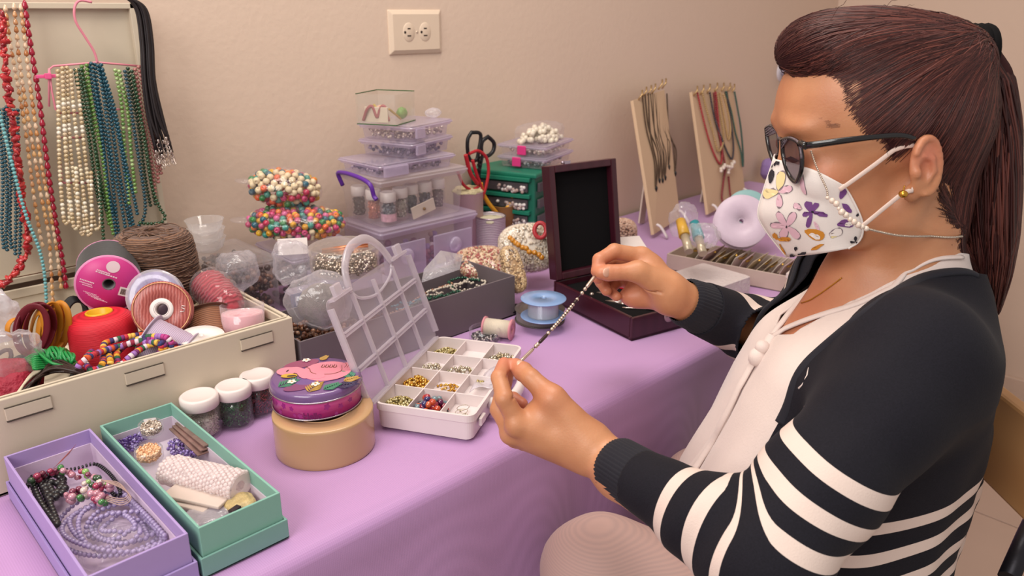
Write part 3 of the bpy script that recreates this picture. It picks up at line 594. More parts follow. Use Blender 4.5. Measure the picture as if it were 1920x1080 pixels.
# contents, lavender box
m_lpearl = bead_m('9c8cb4', .2); path = []
for k in range(8):
    rx, ry = 110-12*k, 64-6.5*k
    for a in np.linspace(0, 2*PI*.96, 30):
        x = 222+rx*math.cos(a)+ry*.5*math.sin(a)+4*math.sin(3*a+k); y = 985-ry*math.sin(a)*.9+.1*rx*math.cos(a)+6*math.sin(2*a+k*2)
        q = T(x, y, .7725+.0045*math.sin(a*1.5+k)+(.004 if k % 2 else 0)); q[0] = min(max(q[0], .120), .187); q[1] = max(q[1], -.535); path.append(q)
mb = MB(); strand(mb, smooth_path(path, 900), .00235, SPH, .0052)
single('pearl_strand', 'long coiled strand of lavender pearls in the front of the lavender gift box', 'necklace', mb, m_lpearl)
mb = MB(); v, f = tmpl_sphere(30, 16)
mb.add(v*np.array([.031, .052, .010])*(1+.07*np.sin(v[:, [1, 2, 0]]*9)@np.array([[1.], [.6], [.5]])), f)
single('clear_bag', 'clear bag around the lavender pearls in the lavender gift box', 'plastic bag', mb, clear('pearl_bag', body=.02, wrinkle=.6, edge=.14), M=M4((.155, -.487, .7735), .25))
single('bag_label', 'white paper slip lying in front of the coiled lavender pearls', 'paper', MB().box((0, 0, 0), (.028, .012, .0006)), mat('paper', 'd8c8c0', .7), M=M4((.166, -.528, .7755), .1))
m_bk = bead_m('161216', .45)
def T_in(x, y, z, lo=.1195, hi=.188): q = T(x, y, z); q[0] = min(max(q[0], lo), hi); return q
for lab, pts, r, tmn in (('black bead strand along the left side inside the lavender gift box', [(60, 905), (75, 940), (92, 965), (108, 985), (96, 950), (80, 915), (70, 895), (85, 900), (100, 925)], .0034, SPH),
                         ('black matte bead strand heaped behind the lavender pearls', [(78, 905), (98, 888), (118, 900), (110, 920), (92, 930), (85, 910), (105, 905), (122, 918), (100, 935), (88, 945)], .0042, SPH),
                         ('thin black bead strand arching at the back of the lavender gift box', [(50, 915), (62, 892), (100, 885), (145, 878), (178, 870), (205, 884), (218, 905), (226, 925), (214, 928), (200, 905)], .0020, RONDEL)):
    mb = MB(); strand(mb, smooth_path([T_in(x, y, .777) for x, y in pts], 80), r, tmn, r*1.8); single('black_bead_strand', lab, 'necklace', mb, m_bk)
m_flor = multi('floral_beads', ['a03050', '3c7a3a', '7a2848', '88b060', 'c08898', '2a4a2a', 'b87a8a', '6a2038', 'd8c0b8'], .12, coat=1)
pts = [(58, 902), (72, 893), (90, 886), (108, 880), (125, 884), (140, 890), (155, 884), (175, 893), (190, 902), (205, 910), (180, 912), (165, 905), (150, 912), (130, 925), (118, 930), (145, 932), (170, 922), (195, 930), (190, 940), (172, 935)]
for k in range(2):
    mb = MB(); strand(mb, smooth_path([T_in(x+k*4, y+k*5, .786-k*.005) for x, y in pts], 160), .0031, SPH, .0062, .0012, rj=.25)
    single('floral_bead_strand', ['upper', 'lower'][k]+' strand of pink and green glass beads in the lavender gift box', 'necklace', mb, m_flor)
mb = MB(); A = T_in(98, 880, .782); v = [A, A+np.array([.020, .012, .004]), A+np.array([.026, .004, .016]), A+np.array([.010, -.004, .008])]
v += [np.array(q)+np.array([.0006, .0012, 0]) for q in v]; mb.add(v, [(0, 1, 2, 3), (7, 6, 5, 4), (0, 4, 5, 1), (1, 5, 6, 2), (2, 6, 7, 3), (3, 7, 4, 0)], sm=False)
single('patterned_packet', 'small packet with a red and orange pattern sticking up in the lavender gift box', 'packet', mb, mat('packet', 'a04a28', .3, var=.9, scale=80))
mb = MB()
for k in range(4): mb.tube(smooth_path([T_in(190, 900, .788), T_in(222+k*3, 905+k*4, .791), T_in(240+k*2, 926+k*3, .789), T_in(228, 935+k*4, .787), T_in(200, 930+k*3, .786)], 24), .0005, 5)
single('thin_cord', 'loose thin beige cord over the beads in the lavender gift box', 'cord', mb, mat('beige_cord', 'a88c84', .5))
# contents, mint box
def jar(name, label, c, r, h, fill_m, fill_n, fr, fillh, capm=None, cap=None, glass=None, tm=SPH_S, rnd=False, cat='jar', capr=1.05, tilt=(0, 0)):
    t = thing(name, label, cat, M4(c, 0, tilt[0], tilt[1])); H = h
    part('jar_body', MB().lathe([(1e-5, .0006), (r*.9, .0006), (r, .003), (r, H*.88), (r*.86, H*.93), (r*.86, H)], 40), glass or clear('jar_plastic', body=.02, edge=.25), t)
    if cap:
        c0, c1 = cap; part('jar_lid', MB().lathe([(1e-5, c0), (r*capr-.001, c0), (r*capr, c0+.001), (r*capr, c1-.0018), (r*capr-.002, c1), (r*capr*.82, c1), (r*capr*.78, c1-.0005), (1e-5, c1-.0005)], 40), capm, t)
    mb = MB(); pts = []
    rr = r*.90-fr
    for _ in range(fill_n):
        a = RNG.uniform(0, 2*PI); q = rr*math.sqrt(RNG.uniform(.55, 1)) if RNG.uniform() < .75 else rr*math.sqrt(RNG.uniform()); z = RNG.uniform(.004, fillh) if q > rr*.7 else fillh-RNG.uniform(0, fr*2)
        pts.append((q*math.cos(a), q*math.sin(a), z))
    mb.copies(tm[0], tm[1], pts, fr, 0, None, rnd); mb.lathe([(1e-5, .003), (rr*.9, .003), (rr*.9, fillh-fr), (1e-5, fillh-fr)], 20)
    part('beads', mb, fill_m, t, kind='stuff'); return t
m_wcap = mat('white_cap', 'ded0cc', .38, var=.01, bump=0)
m_sil = multi('silver_seed', ['b8a898', '8a7a70', 'd8c8b8', 'a08c80', 'e0d4c8'], .25, metal=.6); m_pch = multi('peach_seed', ['d8a478', 'e0b490', 'c89068', 'e8c4a0'], .4)
q = T(284, 812, .793); jar('bead_jar', 'small round clear jar of silver seed beads in the back of the mint gift box', q, .0125, .013, m_sil, 420, .0011, .010, tilt=(.15, 0))
q = T(281, 862, .792); jar('bead_jar', 'small round clear jar of peach seed beads in the mint gift box', q, .0135, .014, m_pch, 520, .0012, .0125, tilt=(.1, 0))
m_ppl = multi('purple_beads', ['5a3a86', '7a5ab0', '9a84c8', '4a2a6a', 'b8a8d8', '6a4a90'], .12, coat=1)
def T_m(x, y, z): q = T(x, y, z); q[0] = min(max(q[0], .2085), .275); q[1] = min(max(q[1], -.537), -.301); return q
mb = MB(); pts = []
for (cx, cy, rx, ry, n) in ((240, 822, 26, 26, 230), (330, 838, 16, 14, 90), (345, 852, 24, 8, 60)):
    for _ in range(n):
        a = RNG.uniform(0, 6.28); q = math.sqrt(RNG.uniform()); pts.append(T_m(cx+rx*q*math.cos(a), cy+ry*q*math.sin(a), GZ+.008+RNG.uniform(0, .010)))
mb.copies(*SPH_S, pts, .0016); single('purple_beads', 'loose purple glass beads in a bag at the back of the mint gift box', 'beads', mb, m_ppl, kind='stuff')
single('price_tag', 'small white card tag sticking up at the back of the mint gift box', 'tag', MB().box((0, 0, .008), (.013, .0006, .016)), mat('tag_white', 'e6dad8', .6), M=M4(T_m(277, 790, .784), .1, -.5))
mb = MB(); a, b = T_m(330, 800, .781), T_m(385, 850, .781)
for k in range(3):
    o = np.array([.003*k, .001*k, .0016*k]); mb.bar(a+o, b+o+np.array([0, 0, .002*k]), .016-.002*k, .0012)
single('bead_packet', 'narrow clear packets of dark red beads along the right side of the mint gift box', 'packet', mb, mat('packet2', '8a6a64', .25, var=.7, scale=60))
# bubble-wrap roll: individual bubbles on a flattened roll
A, Bq = T_m(318, 880, .7865), T_m(455, 912, .790); d = Bq-A; Ln = np.linalg.norm(d); M = axis_m(A-d*.02, d, ZZ); t = thing('bubble_wrap_roll', 'thick roll of white bubble wrap across the mint gift box', 'bubble wrap', M)
m_bub = clear('bubble_film', 'fff4f4', body=.55, edge=.3, rough=.12); mb = MB()
mb.lathe(smooth_path([(.001, 0, 0), (.0125, .0, 0), (.015, .006, 0), (.0155, Ln*.5, 0), (.015, Ln-.004, 0), (.013, Ln, 0), (.006, Ln-.001, 0)], 20)[:, :2], 36, sx=.80, fn=lambda v: v*(1+.04*RNG.normal(size=v.shape[:2]+(1,))*np.array([1, 1, 0])))
part('wrap', mb, m_bub, t); pts = []; ds = []
for i in range(22):
    for j in range(20):
        a = (j+.5*(i % 2))*2*PI/20; pts.append((.0162*.80*math.cos(a), .0162*math.sin(a), .003+i*(Ln-.005)/21)); ds.append((math.cos(a), math.sin(a), 0))
dome = (SPH_S[0]*np.array([.0021, .0021, .0014]), SPH_S[1])
mb = MB().copies(*dome, pts, 1.15+.25*RNG.normal(size=len(pts)), dirs=np.array(ds)); part('bubbles', mb, m_bub, t, kind='stuff')
m_pap = mat('packet_paper', 'cbb8ae', .7, var=.06, bump=.3)
for k, (p0, p1, lab) in enumerate((((318, 918), (425, 940), 'folded white paper packet in front of the bubble wrap'), ((322, 932), (395, 952), 'second folded paper packet, nearest the front of the mint gift box'))):
    a, b = T_m(*p0, .784-.004*k), T_m(*p1, .784-.004*k); mb = MB().bar(a, b, .024-.004*k, .0035); single('paper_packet', lab, 'packet', mb, m_pap, bevel=.0012)
bag('clear_bag', 'crumpled clear bag of tiny silver findings in the front corner of the mint gift box', 'plastic bag', T_m(395, 962, .776), .026, .020, .006, clear('bag3', body=.3, wrinkle=.55), 5, .3, .15)
bag('clear_bag', 'clear bag with a gold-tinted piece beside the bubble wrap end', 'plastic bag', T_m(450, 945, .779), .014, .014, .007, mat('gold_find', 'b8a070', .25, var=.6, scale=150, bump=.8), 6, 0, .1)
mb = MB(); mb.box(T_m(440, 955, .784), (.011, .006, .003), .3); single('hematite_piece', 'small dark square piece lying on the front packets of the mint gift box', 'bead', mb, mat('hematite', '3a3036', .2, .5), bevel=.0006)
# ---- three white-lidded jars
m_clr = clear('jar_glass', body=.02, edge=.18, rough=.06)
jar('bead_jar', 'white-lidded clear jar half full of clear bugle beads, left of the green one', (.3085, -.302, ZT+.0015), .0205, .050, multi('clear_beads', ['c8bcae', 'a89c90', 'ddd4c8', 'b8ac9c'], .15, coat=1), 900, .0014, .026, m_wcap, (.037, .0515), m_clr, BUGLE, True)
jar('bead_jar', 'white-lidded jar of dark green bugle beads', (.3485, -.305, ZT+.0015), .0195, .050, multi('green_bugle', ['143a1c', '1e5a28', '0e2814', '2a7a34', '16301a'], .12, coat=1), 1100, .0015, .036, m_wcap, (.037, .0515), m_clr, BUGLE, True)
jar('bead_jar', 'white-lidded jar of dark red beads, half hidden by the flamingo tin', (.3830, -.297, ZT+.0015), .0195, .050, multi('red_bugle', ['5a0c18', '7a1424', '3a0810', '94202e'], .12, coat=1), 900, .0015, .036, m_wcap, (.037, .0515), m_clr, BUGLE, True)
# ---- big roll of packing tape and the tin on it
TC = np.array([(T(515, 800, .775)[0]+T(702, 800, .775)[0])/2, (T(515, 800, .775)[1]+T(702, 800, .775)[1])/2, ZT+.0015])
tr_ = .5*np.linalg.norm(T(515, 800, .775)-T(702, 800, .775))*.985; TC[:2] += np.array([.0, -.0])
m_tape = mat('amber_tape', 'b8926a', .25, var=.05, scale=8, bump=.05, sss=.0, coat=.5)
t = thing('tape_roll', 'wide roll of amber packing tape lying on the cloth under the flamingo tin', 'tape roll', TC)
HT = .047; pr = [(tr_*.60, 0), (tr_-.001, 0)]+[(tr_*(1-.0025*(i % 2)), .001+i*(HT-.002)/16) for i in range(17)]+[(tr_-.001, HT), (tr_*.60, HT), (tr_*.60, 0)]
part('tape', MB().lathe(pr, 96), m_tape, t); part('cardboard_core', MB().lathe([(tr_*.60, .0), (tr_*.60, HT), (tr_*.56, HT), (tr_*.56, 0), (tr_*.60, 0)], 64), mat('cardboard', 'a88460', .8), t)
ZTn = TC[2]+HT; c0 = T(592, 706, ZTn+.030); rt = .5*np.linalg.norm(T(507, 706, ZTn+.030)-T(677, 706, ZTn+.030))*.99
t = thing('flamingo_tin', 'round tin with a pink flamingo on its lid, standing on the tape roll', 'tin', M4((c0[0], c0[1], ZTn+.0005)))
m_tinp = mat('tin_pink', 'c23c94', .3, var=.1, scale=60, bump=0, coat=.5); m_met = mat('tin_metal', 'b8a8b4', .25, .9, bump=0)
part('tin_side', MB().lathe([(1e-5, .0008), (rt*.97, .0008), (rt*.97, .022)], 72), m_tinp, t, 'bright pink side printed with darker pink flowers and the word Hello')
part('metal_rims', MB().tube([(rt*.985*math.cos(a), rt*.985*math.sin(a), .0012) for a in np.linspace(0, 2*PI, 72, endpoint=False)], .0009, 6, True).tube([(rt*math.cos(a), rt*math.sin(a), .0215) for a in np.linspace(0, 2*PI, 72, endpoint=False)], .0010, 6, True), m_met, t)
tl = part('tin_lid', MB().lathe([(rt*.995, .0215), (rt*.995, .0275), (rt*.97, .0305), (rt*.9, .0315), (rt*.5, .0318), (1e-5, .0318)], 72), mat('tin_lid_purple', '6f4f80', .28, var=.12, scale=12, bump=0, coat=.6), t, 'purple lid with a pink flamingo, leaves and small white flowers')
vx = CR*1.0; vy = np.array([_fh[0], _fh[1], 0])                      # right and away on the lid, as seen from the sitter's side
FZ = [0]
def flat(name, polys, c, z=.0321, m=None, par=tl, mth=None, dz=.00035):
    mb = MB()
    FZ[0] += .000006
    for ip, p in enumerate(polys):
        n = len(p); v = [tuple((vx*a+vy*b)[:2]*rt)+(z+h+ip*.000012+FZ[0],) for h in (0, dz) for a, b in p]
        mb.add(v, [tuple(range(n, 2*n))]+[(i, (i+1) % n, n+(i+1) % n, n+i) for i in range(n)], sm=False)
    return part(name, mb, m or mat('print_'+c, c, .3, bump=0, var=.05, coat=.5), par)
def blobp(cx, cy, rx, ry, rot=0, n=28, f=None):
    o = []
    for i in range(n):
        a = 2*PI*i/n; k = f(a) if f else 1; x, y = rx*k*math.cos(a), ry*k*math.sin(a); o.append((cx+x*math.cos(rot)-y*math.sin(rot), cy+x*math.sin(rot)+y*math.cos(rot)))
    return o
def ribp(pts, w):                                   # ribbon polygon along a path
    p = smooth_path([(a, b, 0) for a, b in pts], 26)[:, :2]; d = np.gradient(p, axis=0); n = np.stack([-d[:, 1], d[:, 0]], 1); n /= np.linalg.norm(n, axis=1)[:, None]; w = np.interp(np.linspace(0, 1, 26), np.linspace(0, 1, len(w)), w)[:, None]
    return [tuple(x) for x in p+n*w]+[tuple(x) for x in (p-n*w)[::-1]]
for a, b, rr, c in ((-.45, .55, .4, '8a3a60'), (-.2, -.6, .35, '7a3868'), (.1, -.2, .5, '6a4a8a')): flat('leaf_patch', [blobp(a, b, rr, rr*.5, .5)], c, .0320)
def leaf(cx, cy, L_, rot, w_=.035, n=7):
    out = []
    for s in (-1, 1):
        for i in range(n):
            u = i/n; x, y = cx+L_*u*math.cos(rot), cy+L_*u*math.sin(rot); r2 = rot+s*.75; l2 = L_*.55*(1-u*.6)
            out.append(blobp(x+l2/2*math.cos(r2), y+l2/2*math.sin(r2), l2/2, w_*.6, r2, 8))
    return out
flat('leaves', leaf(-.65, -.62, .5, .9)+leaf(.85, -.15, .4, 2.2)+leaf(.35, -.75, .4, .8), '2f7a5e', .0322); flat('leaves', leaf(.05, -.85, .5, 1.3)+leaf(-.05, .75, .25, 1.2)+leaf(.7, -.35, .35, .6), 'b08a3c', .0322); flat('leaves', leaf(.6, -.6, .45, .4), '241e48', .0322)
flat('flamingo', [blobp(.22, .16, .54, .50, .2), *[blobp(a, b, r_, r_) for a, b, r_ in zip(np.interp(np.linspace(0, 1, 14), [0, .25, .5, .75, 1], [-.66, -.50, -.34, -.20, .10]), np.interp(np.linspace(0, 1, 14), [0, .25, .5, .75, 1], [.18, .22, .12, -.10, -.10]), np.interp(np.linspace(0, 1, 14), [0, .5, 1], [.16, .12, .14]))], blobp(-.68, .14, .22, .20)], 'de8498', .0325)
flat('tail_feather', [blobp(.62, .38, .16, .22, .3)], 'd57a90', .0328)
mbl = MB()
for pl in [[(-.32, .36), (-.2, .26), (-.12, .08), (.02, -.02)], [(.5, .42), (.54, .15), (.38, 0), (.2, -.03)]]+[[(.06+.09*k, .48), (.05+.09*k, .34), (.12+.09*k, .36), (.10+.09*k, .46)] for k in range(4)]+[[(.56+.06*k, .56), (.6+.05*k, .44), (.58+.06*k, .32)] for k in range(2)]:
    pp_ = smooth_path([(*((vx*a+vy*b)[:2]*rt), .0331) for a, b in pl], 16); mbl.tube(pp_, .0004, 5)
part('drawn_lines', mbl, mat('print_lines', '7a4a3a', .4, bump=0), tl, kind='stuff')
flat('flamingo_eye', [blobp(-.66, .14, .018, .06, -.2)], '2a1a1a', .0330); flat('beak', [blobp(-.56, -.10, .18, .10, .1)], 'c8a030', .0328); flat('beak_tip', [blobp(-.50, -.12, .10, .04, .2)], '2a2420', .0331)
for a, b in ((-.38, .72), (-.42, -.4), (.12, -.52)):
    flat('flower', [blobp(a, b, .1, .1, 0, 40, lambda x: .6+.4*abs(math.cos(2.5*x)))], 'e8dcd4', .0330); flat('flower_centre', [blobp(a, b, .022, .022)], 'c08030', .0333)
# print on the side
def on_side(poly, z0, sc, a0):
    out = []
    for x, y in poly: a = a0+x*sc/(rt*.97); out.append((rt*.9715*math.cos(a), rt*.9715*math.sin(a), z0+y*sc))
    return out
fa = math.atan2(-_fh[1], -_fh[0]); mb = MB()
for a, z, r_ in ((-.62, .014, .0045), (-.9, .013, .003), (-.40, .013, .0035), (-.33, .006, .0028), (.40, .0145, .0048), (.72, .011, .004), (-.2, .0055, .004), (-.75, .005, .004), (1.0, .013, .004), (-1.15, .010, .004), (.6, .004, .003)):
    p = on_side(blobp(0, 0, 1, .8, a*3, 24, lambda x: .8+.2*math.cos(5*x)), z, r_, fa+a+.05); mb.add(p, [tuple(range(len(p)))])
part('printed_flowers', mb, mat('dark_pink', '94257a', .3, bump=0), t)
me = textmesh('Hello', .0092, .0003, True)
for v in me.vertices:
    x, y, z = v.co; a = fa+.12+x/(rt*.97); r_ = rt*.9722+z; v.co = (r_*math.cos(a), r_*math.sin(a), .0055+y)
me.materials.append(mat('dark_pink2', '6e145c', .3, bump=0)); part('hello_lettering', me, None, t)
# ---- white bead organiser with clear lid
m_org = mat('white_organiser', 'ddd0cf', .35, var=.015, bump=0, sss=0); oa = R_(29.5)
t = thing('bead_organiser', 'white bead organiser tray with its clear handled lid open, near the hands', 'organiser', M4((T(702, 757, .785)[0], T(702, 757, .785)[1], ZT+.0015), oa))
OL, OB, OH = .208, .122, .035                           # local x = long side away, local y = -short side
mb = MB(); n = 30
def rr_rect(L, B, r, k=6):
    o = []
    for cx, cy, a0 in ((L-r, B-r, 0), (r, B-r, PI/2), (r, r, PI), (L-r, r, 1.5*PI)):
        for i in range(k+1): a = a0+PI/2*i/k; o.append((cx+r*math.cos(a), cy+r*math.sin(a)))
    return o
def shell(mb, rings, close_b=False, close_t=False):
    n = len(rings[0]); base = [p for r in rings for p in r]; f = [(i*n+j, i*n+(j+1) % n, (i+1)*n+(j+1) % n, (i+1)*n+j) for i in range(len(rings)-1) for j in range(n)]
    if close_b: f.append(tuple(range(n))[::-1])
    if close_t: f.append(tuple(range((len(rings)-1)*n, len(rings)*n)))
    return mb.add(base, f, sm=False)
def ring(L, B, r, z, ins=0, wav=0):
    o = []
    for x, y in rr_rect(L-2*ins, B-2*ins, max(r-ins, .001)): o.append((x+ins, -(y+ins), z+(wav*(.5+.5*math.cos(y/B*4*PI)) if wav else 0)))
    return o
shell(mb, [ring(OL, OB, .01, .003, .004), ring(OL, OB, .01, .0, .002, .004), ring(OL, OB, .01, OH-.009, .0008), ring(OL, OB, .01, OH-.0085, -.0012), ring(OL, OB, .01, OH, -.001), ring(OL, OB, .01, OH, .0022), ring(OL, OB, .01, .0195, .003)], True, True)
part('tray', mb, m_org, t)
dv = MB(); cw = OB/3; cl = OL/4
for i in range(1, 4): dv.box((cl*i, -OB/2, (OH+.017)/2), (.0014, OB-.005, OH-.018))
for j in range(1, 3): dv.box((OL/2, -cw*j, (OH+.017)/2), (OL-.005, .0014, OH-.019))
part('divider', dv, m_org, t, bevel=.0003)
hd = smooth_path([(OL*.30, -OB, OH*.6), (OL*.30, -OB-.014, OH*.62), (OL*.40, -OB-.023, OH*.62), (OL*.58, -OB-.023, OH*.62), (OL*.70, -OB-.014, OH*.62), (OL*.70, -OB, OH*.6)], 30)
part('handle', MB().tube(hd, .0062, 10, flat=1.3), m_org, t)
part('latch_tab', MB().box((OL*.12, -OB-.003, OH*.55), (.016, .004, .010)).box((OL*.88, -OB-.003, OH*.55), (.016, .004, .010)), m_org, t, bevel=.001)
# clear lid, hinged on the far long side
m_lidp = clear('organiser_lid', 'e4dce8', body=.09, edge=.35, rough=.18); m_rib2 = clear('organiser_rib', 'e4dce4', body=.5, edge=.3, rough=.2)
lidM = M4((0, .003, OH)) @ Matrix.Rotation(R_(108), 4, 'X') @ Matrix.Rotation(PI, 4, 'X') @ Matrix.Identity(4)
lidM = M4((0, .004, OH-.002)) @ Matrix.Rotation(R_(71), 4, 'X') @ Matrix.Translation((-.014, 0, 0)) @ Matrix.Diagonal((1.067, 1.10, 1, 1))     # local y now runs up the lid
mb = MB(); th = .0016
out = []                                                # outline with raised handle arch on the top edge
for x, y in rr_rect(OL, OB, .010): out.append((x, y))
mb.add([(x, y, z) for z in (0, th) for x, y in out], [tuple(range(len(out)))[::-1], tuple(range(len(out), 2*len(out)))]+[(i, (i+1) % len(out), len(out)+(i+1) % len(out), len(out)+i) for i in range(len(out))], sm=False)
ld = part('clear_lid', mb, m_lidp, t, 'clear ribbed lid with a handle arch', M=lidM)
mb = MB()
for i in range(1, 4): mb.box((cl*i, OB*.47, .0035), (.0032, OB*.92, .005))
for j in (1, 2): mb.box((OL*.5, OB*j/3-.0018, .0035), (OL*.92, .0014, .005)).box((OL*.5, OB*j/3+.0018, .0035), (OL*.92, .0014, .005))
for (x, y, sx, sy) in ((OL/2, .002, OL-.015, .003), (.002, OB/2, .003, OB-.018), (OL-.002, OB/2, .003, OB-.018), (OL*.14, OB-.002, OL*.2, .003), (OL*.86, OB-.002, OL*.2, .003)): mb.box((x, y, .004), (sx, sy, .008))
part('lid_ribs', mb, m_rib2, ld)
arch = smooth_path([(OL*.25, OB-.004, .002), (OL*.28, OB+.018, .002), (OL*.38, OB+.034, .002), (OL*.5, OB+.038, .002), (OL*.62, OB+.034, .002), (OL*.72, OB+.018, .002), (OL*.78, OB-.004, .002)], 30)
ar2 = smooth_path([(OL*.25, OB-.004, .002), (OL*.32, OB-.018, .002), (OL*.5, OB-.026, .002), (OL*.7, OB-.018, .002), (OL*.78, OB-.004, .002)], 24)
part('lid_handle', MB().tube(arch, .0055, 8, flat=.6).tube(ar2, .0018, 6), m_rib2, ld)
part('lid_latch', MB().box((OL*.13, OB+.005, .003), (.015, .012, .006)).box((OL*.89, OB+.005, .003), (.015, .012, .006)), m_rib2, ld, bevel=.001)
# beads in the cells (row 0 nearest the sitter's left)
m_gold = multi('gold_beads', ['c8963c', 'd8ac58', 'b07c28', 'e0bc74'], .22, metal=.8); m_pgold = multi('pale_gold', ['c0b080', 'b0a068', 'd0c498', 'a89458'], .25, metal=.6)
m_mix = multi('mixed_glass', ['8a1430', '2a2430', 'b84020', '5a1040', '6a8088', 'a01828', '302a60', 'c05a30'], .1, coat=1); m_sg = multi('silver_beads', ['c8bca8', 'a89c88', 'e0d8c8', 'b0a080'], .2, metal=.7)
def cell(i, j): q = t.matrix_world @ Vector((cl*(i+.5), -cw*(j+.5), .0200)); return np.array(q)
for (i, j, n, r_, mm, lab, tmn, hh) in ((0, 0, 150, .0019, m_pgold, 'pale gold beads heaped in the front left cell of the white organiser', SPH_S, .008), (1, 0, 170, .0021, m_gold, 'bright gold beads heaped in the second left cell of the white organiser', SPH_S, .011),
        (2, 0, 60, .0017, m_sg, 'small silver beads in the third left cell of the white organiser', SPH_S, .004), (3, 0, 150, .0016, m_pgold, 'pale gold seed beads in the far left cell of the white organiser', SPH_S, .006),
        (0, 1, 60, .0042, m_mix, 'red, orange and dark glass beads heaped in the front middle cell of the organiser', SPH, .013), (1, 1, 34, .0017, m_gold, 'few gold beads in the second middle cell of the organiser', SPH_S, .004),
        (2, 1, 30, .0024, m_sg, 'few larger silver beads in the third middle cell of the organiser', SPH_S, .005), (3, 2, 50, .0023, m_sg, 'silver beads in the far right cell of the organiser, beside the fingers', SPH_S, .008), (0, 2, 10, .0014, m_sg, 'tiny findings in the front right cell of the organiser', SPH_S, .001)):
    c = cell(i, j); pts = pile(int(n*1.8) if n > 20 else n, c, cw*.47, cw*.47, hh*1.25, r_*.6); mb = MB().copies(tmn[0], tmn[1], pts, r_, rnd=True); single('beads', lab, 'beads', mb, mm, kind='stuff')
mb = MB(); c = cell(0, 2)
for k in range(3): mb.tube([c+np.array([.008*math.cos(a)+.006*(k-1), .006*math.sin(a)+.004*k, .002+.0015*k]) for a in np.linspace(0, 6, 18)], .0004, 4)
single('wire_rings', 'three thin wire rings in the front right cell of the organiser', 'ring', mb, m_sg)
# zip bag standing in the right column
mb = MB(); a, b = cell(1, 2), cell(2, 2); P0 = a+np.array([-.012, .002, .008])
xs = np.linspace(0, 1, 10); V = []
for i, u in enumerate(xs):
    for j, v_ in enumerate(np.linspace(0, 1, 8)): V.append(P0+(b-a)*u*1.15+np.array([.012, -.020, .010])*v_*1.2+np.array([0, 0, .004*math.sin(u*6+v_*4)]))
f = [(i*8+j, (i+1)*8+j, (i+1)*8+j+1, i*8+j+1) for i in range(9) for j in range(7)]; mb.add(V, f)
single('zip_bag', 'small clear zip bag of beads lying over the right cells of the organiser', 'plastic bag', mb, clear('zip', body=.28, wrinkle=.7), solid=.0006)
mb = MB().copies(*SPH_S, pile(40, (a+b)/2+np.array([.0, .002, .006]), .012, .008, .004), .0016); single('beads', 'cream beads inside the small zip bag in the organiser', 'beads', mb, m_pgold, kind='stuff')
# ---- small round jar, thread spool, black pouch, line spools
jar('bead_jar', 'small lidless round clear jar with silver and dark beads, behind the organiser', tuple(T(909, 642)[:2])+(ZT+.0015,), .0235, .024, multi('dk_sil', ['6a6468', '3a3438', 'a8a0a0', '505058', 'c8bcb8'], .2, metal=.5), 260, .0021, .010)
m_wth = wavemat('white_thread', 'c4b8a4', 'd8ccb8', 200, 'Z', .6, .4)
ax = D(.92, -.05, -.3); ax[2] = 0; ax /= np.linalg.norm(ax); q = T(908, 612, ZT+.0175); M = axis_m(q, ax)
t = thing('thread_spool', 'white sewing thread spool with pink ends, lying on the cloth by the grey box', 'spool', M)
part('wound_thread', MB().lathe([(.004, .002), (.0135, .002), (.0135, .043), (.004, .043)], 32), m_wth, t)
part('spool_end', MB().lathe([(.003, .0), (.016, .0), (.016, .0025), (.003, .0025)], 32).lathe([(.003, .0425), (.016, .0425), (.016, .045), (.004, .0445), (.003, .0425)], 32), mat('pink_end', 'd08a94', .4), t, 'pink end discs')
bag('black_pouch', 'small black pouch lying between the grey box and the blue spool', 'pouch', T(955, 588)+np.array([.0, .0, .007]), .034, .014, .006, mat('black_satin', '141214', .3, bump=.3), 8, -.3, .1)
m_grf = mat('grey_flange', '5a504c', .3, coat=.4); m_blf = mat('blue_flange', '7f9cc8', .3, var=.03, bump=0, coat=.4)
cq = T(1012, 592, ZT+.008)
spool('line_spool', 'grey spool of dark line lying flat under the pale blue one', M4((cq[0], cq[1], ZT+.0015)), .0405, .020, .006, m_grf, wavemat('dark_line', '6a625e', '8a827c', 260, 'Z', .3, .4), rt=.038)
cq = T(1017, 572, ZT+.040)
spool('line_spool', 'pale blue spool of clear line lying flat on the grey spool', M4((cq[0], cq[1]-.002, ZT+.0225)), .0355, .030, .004, m_blf, wavemat('clear_line', 'a8b0bc', 'c4c8d0', 260, 'Z', .15, .4, metal=.3), rt=.024)
# ---- long grey box
m_gry = mat('grey_card', '6b6064', .65, var=.03, bump=.1); GX0, GX1, GY0, GY1 = .452, .838, -.283, -.165
t = thing('grey_box', 'long dark grey open box of necklaces behind the clear organiser lid', 'box', (GX0, GY0, ZT+.0015))
part('box_walls', openbox(MB(), GX1-GX0, GY1-GY0, .068, .0025), m_gry, t, bevel=.0005)
part('inside_partition', MB().box((.14, (GY1-GY0)/2, .025), (.0025, GY1-GY0-.006, .045)), m_gry, t)
mb = MB(); pts = []
for _ in range(330): pts.append((RNG.uniform(GX0+.01, GX0+.13), RNG.uniform(GY0+.01, GY1-.01), .755+RNG.uniform(.03, .048)))
mb.copies(*SPH_S, pts, .0040); single('brown_beads', 'brown wooden beads filling the left part of the grey box', 'beads', mb, multi('brown_b', ['5a3424', '7a4a34', '8a6048', '4a2a1e', '96705a'], .25, coat=.5), kind='stuff')
m_gb = bead_m('14503a'); m_wb = bead_m('d0c4b4', .25); m_tb = bead_m('3a8090')
def inb(x, y, z): q = T(x, y, z); q[0] = min(max(q[0], GX0+.147), GX1-.008); q[1] = min(max(q[1], GY0+.01), GY1-.01); return q
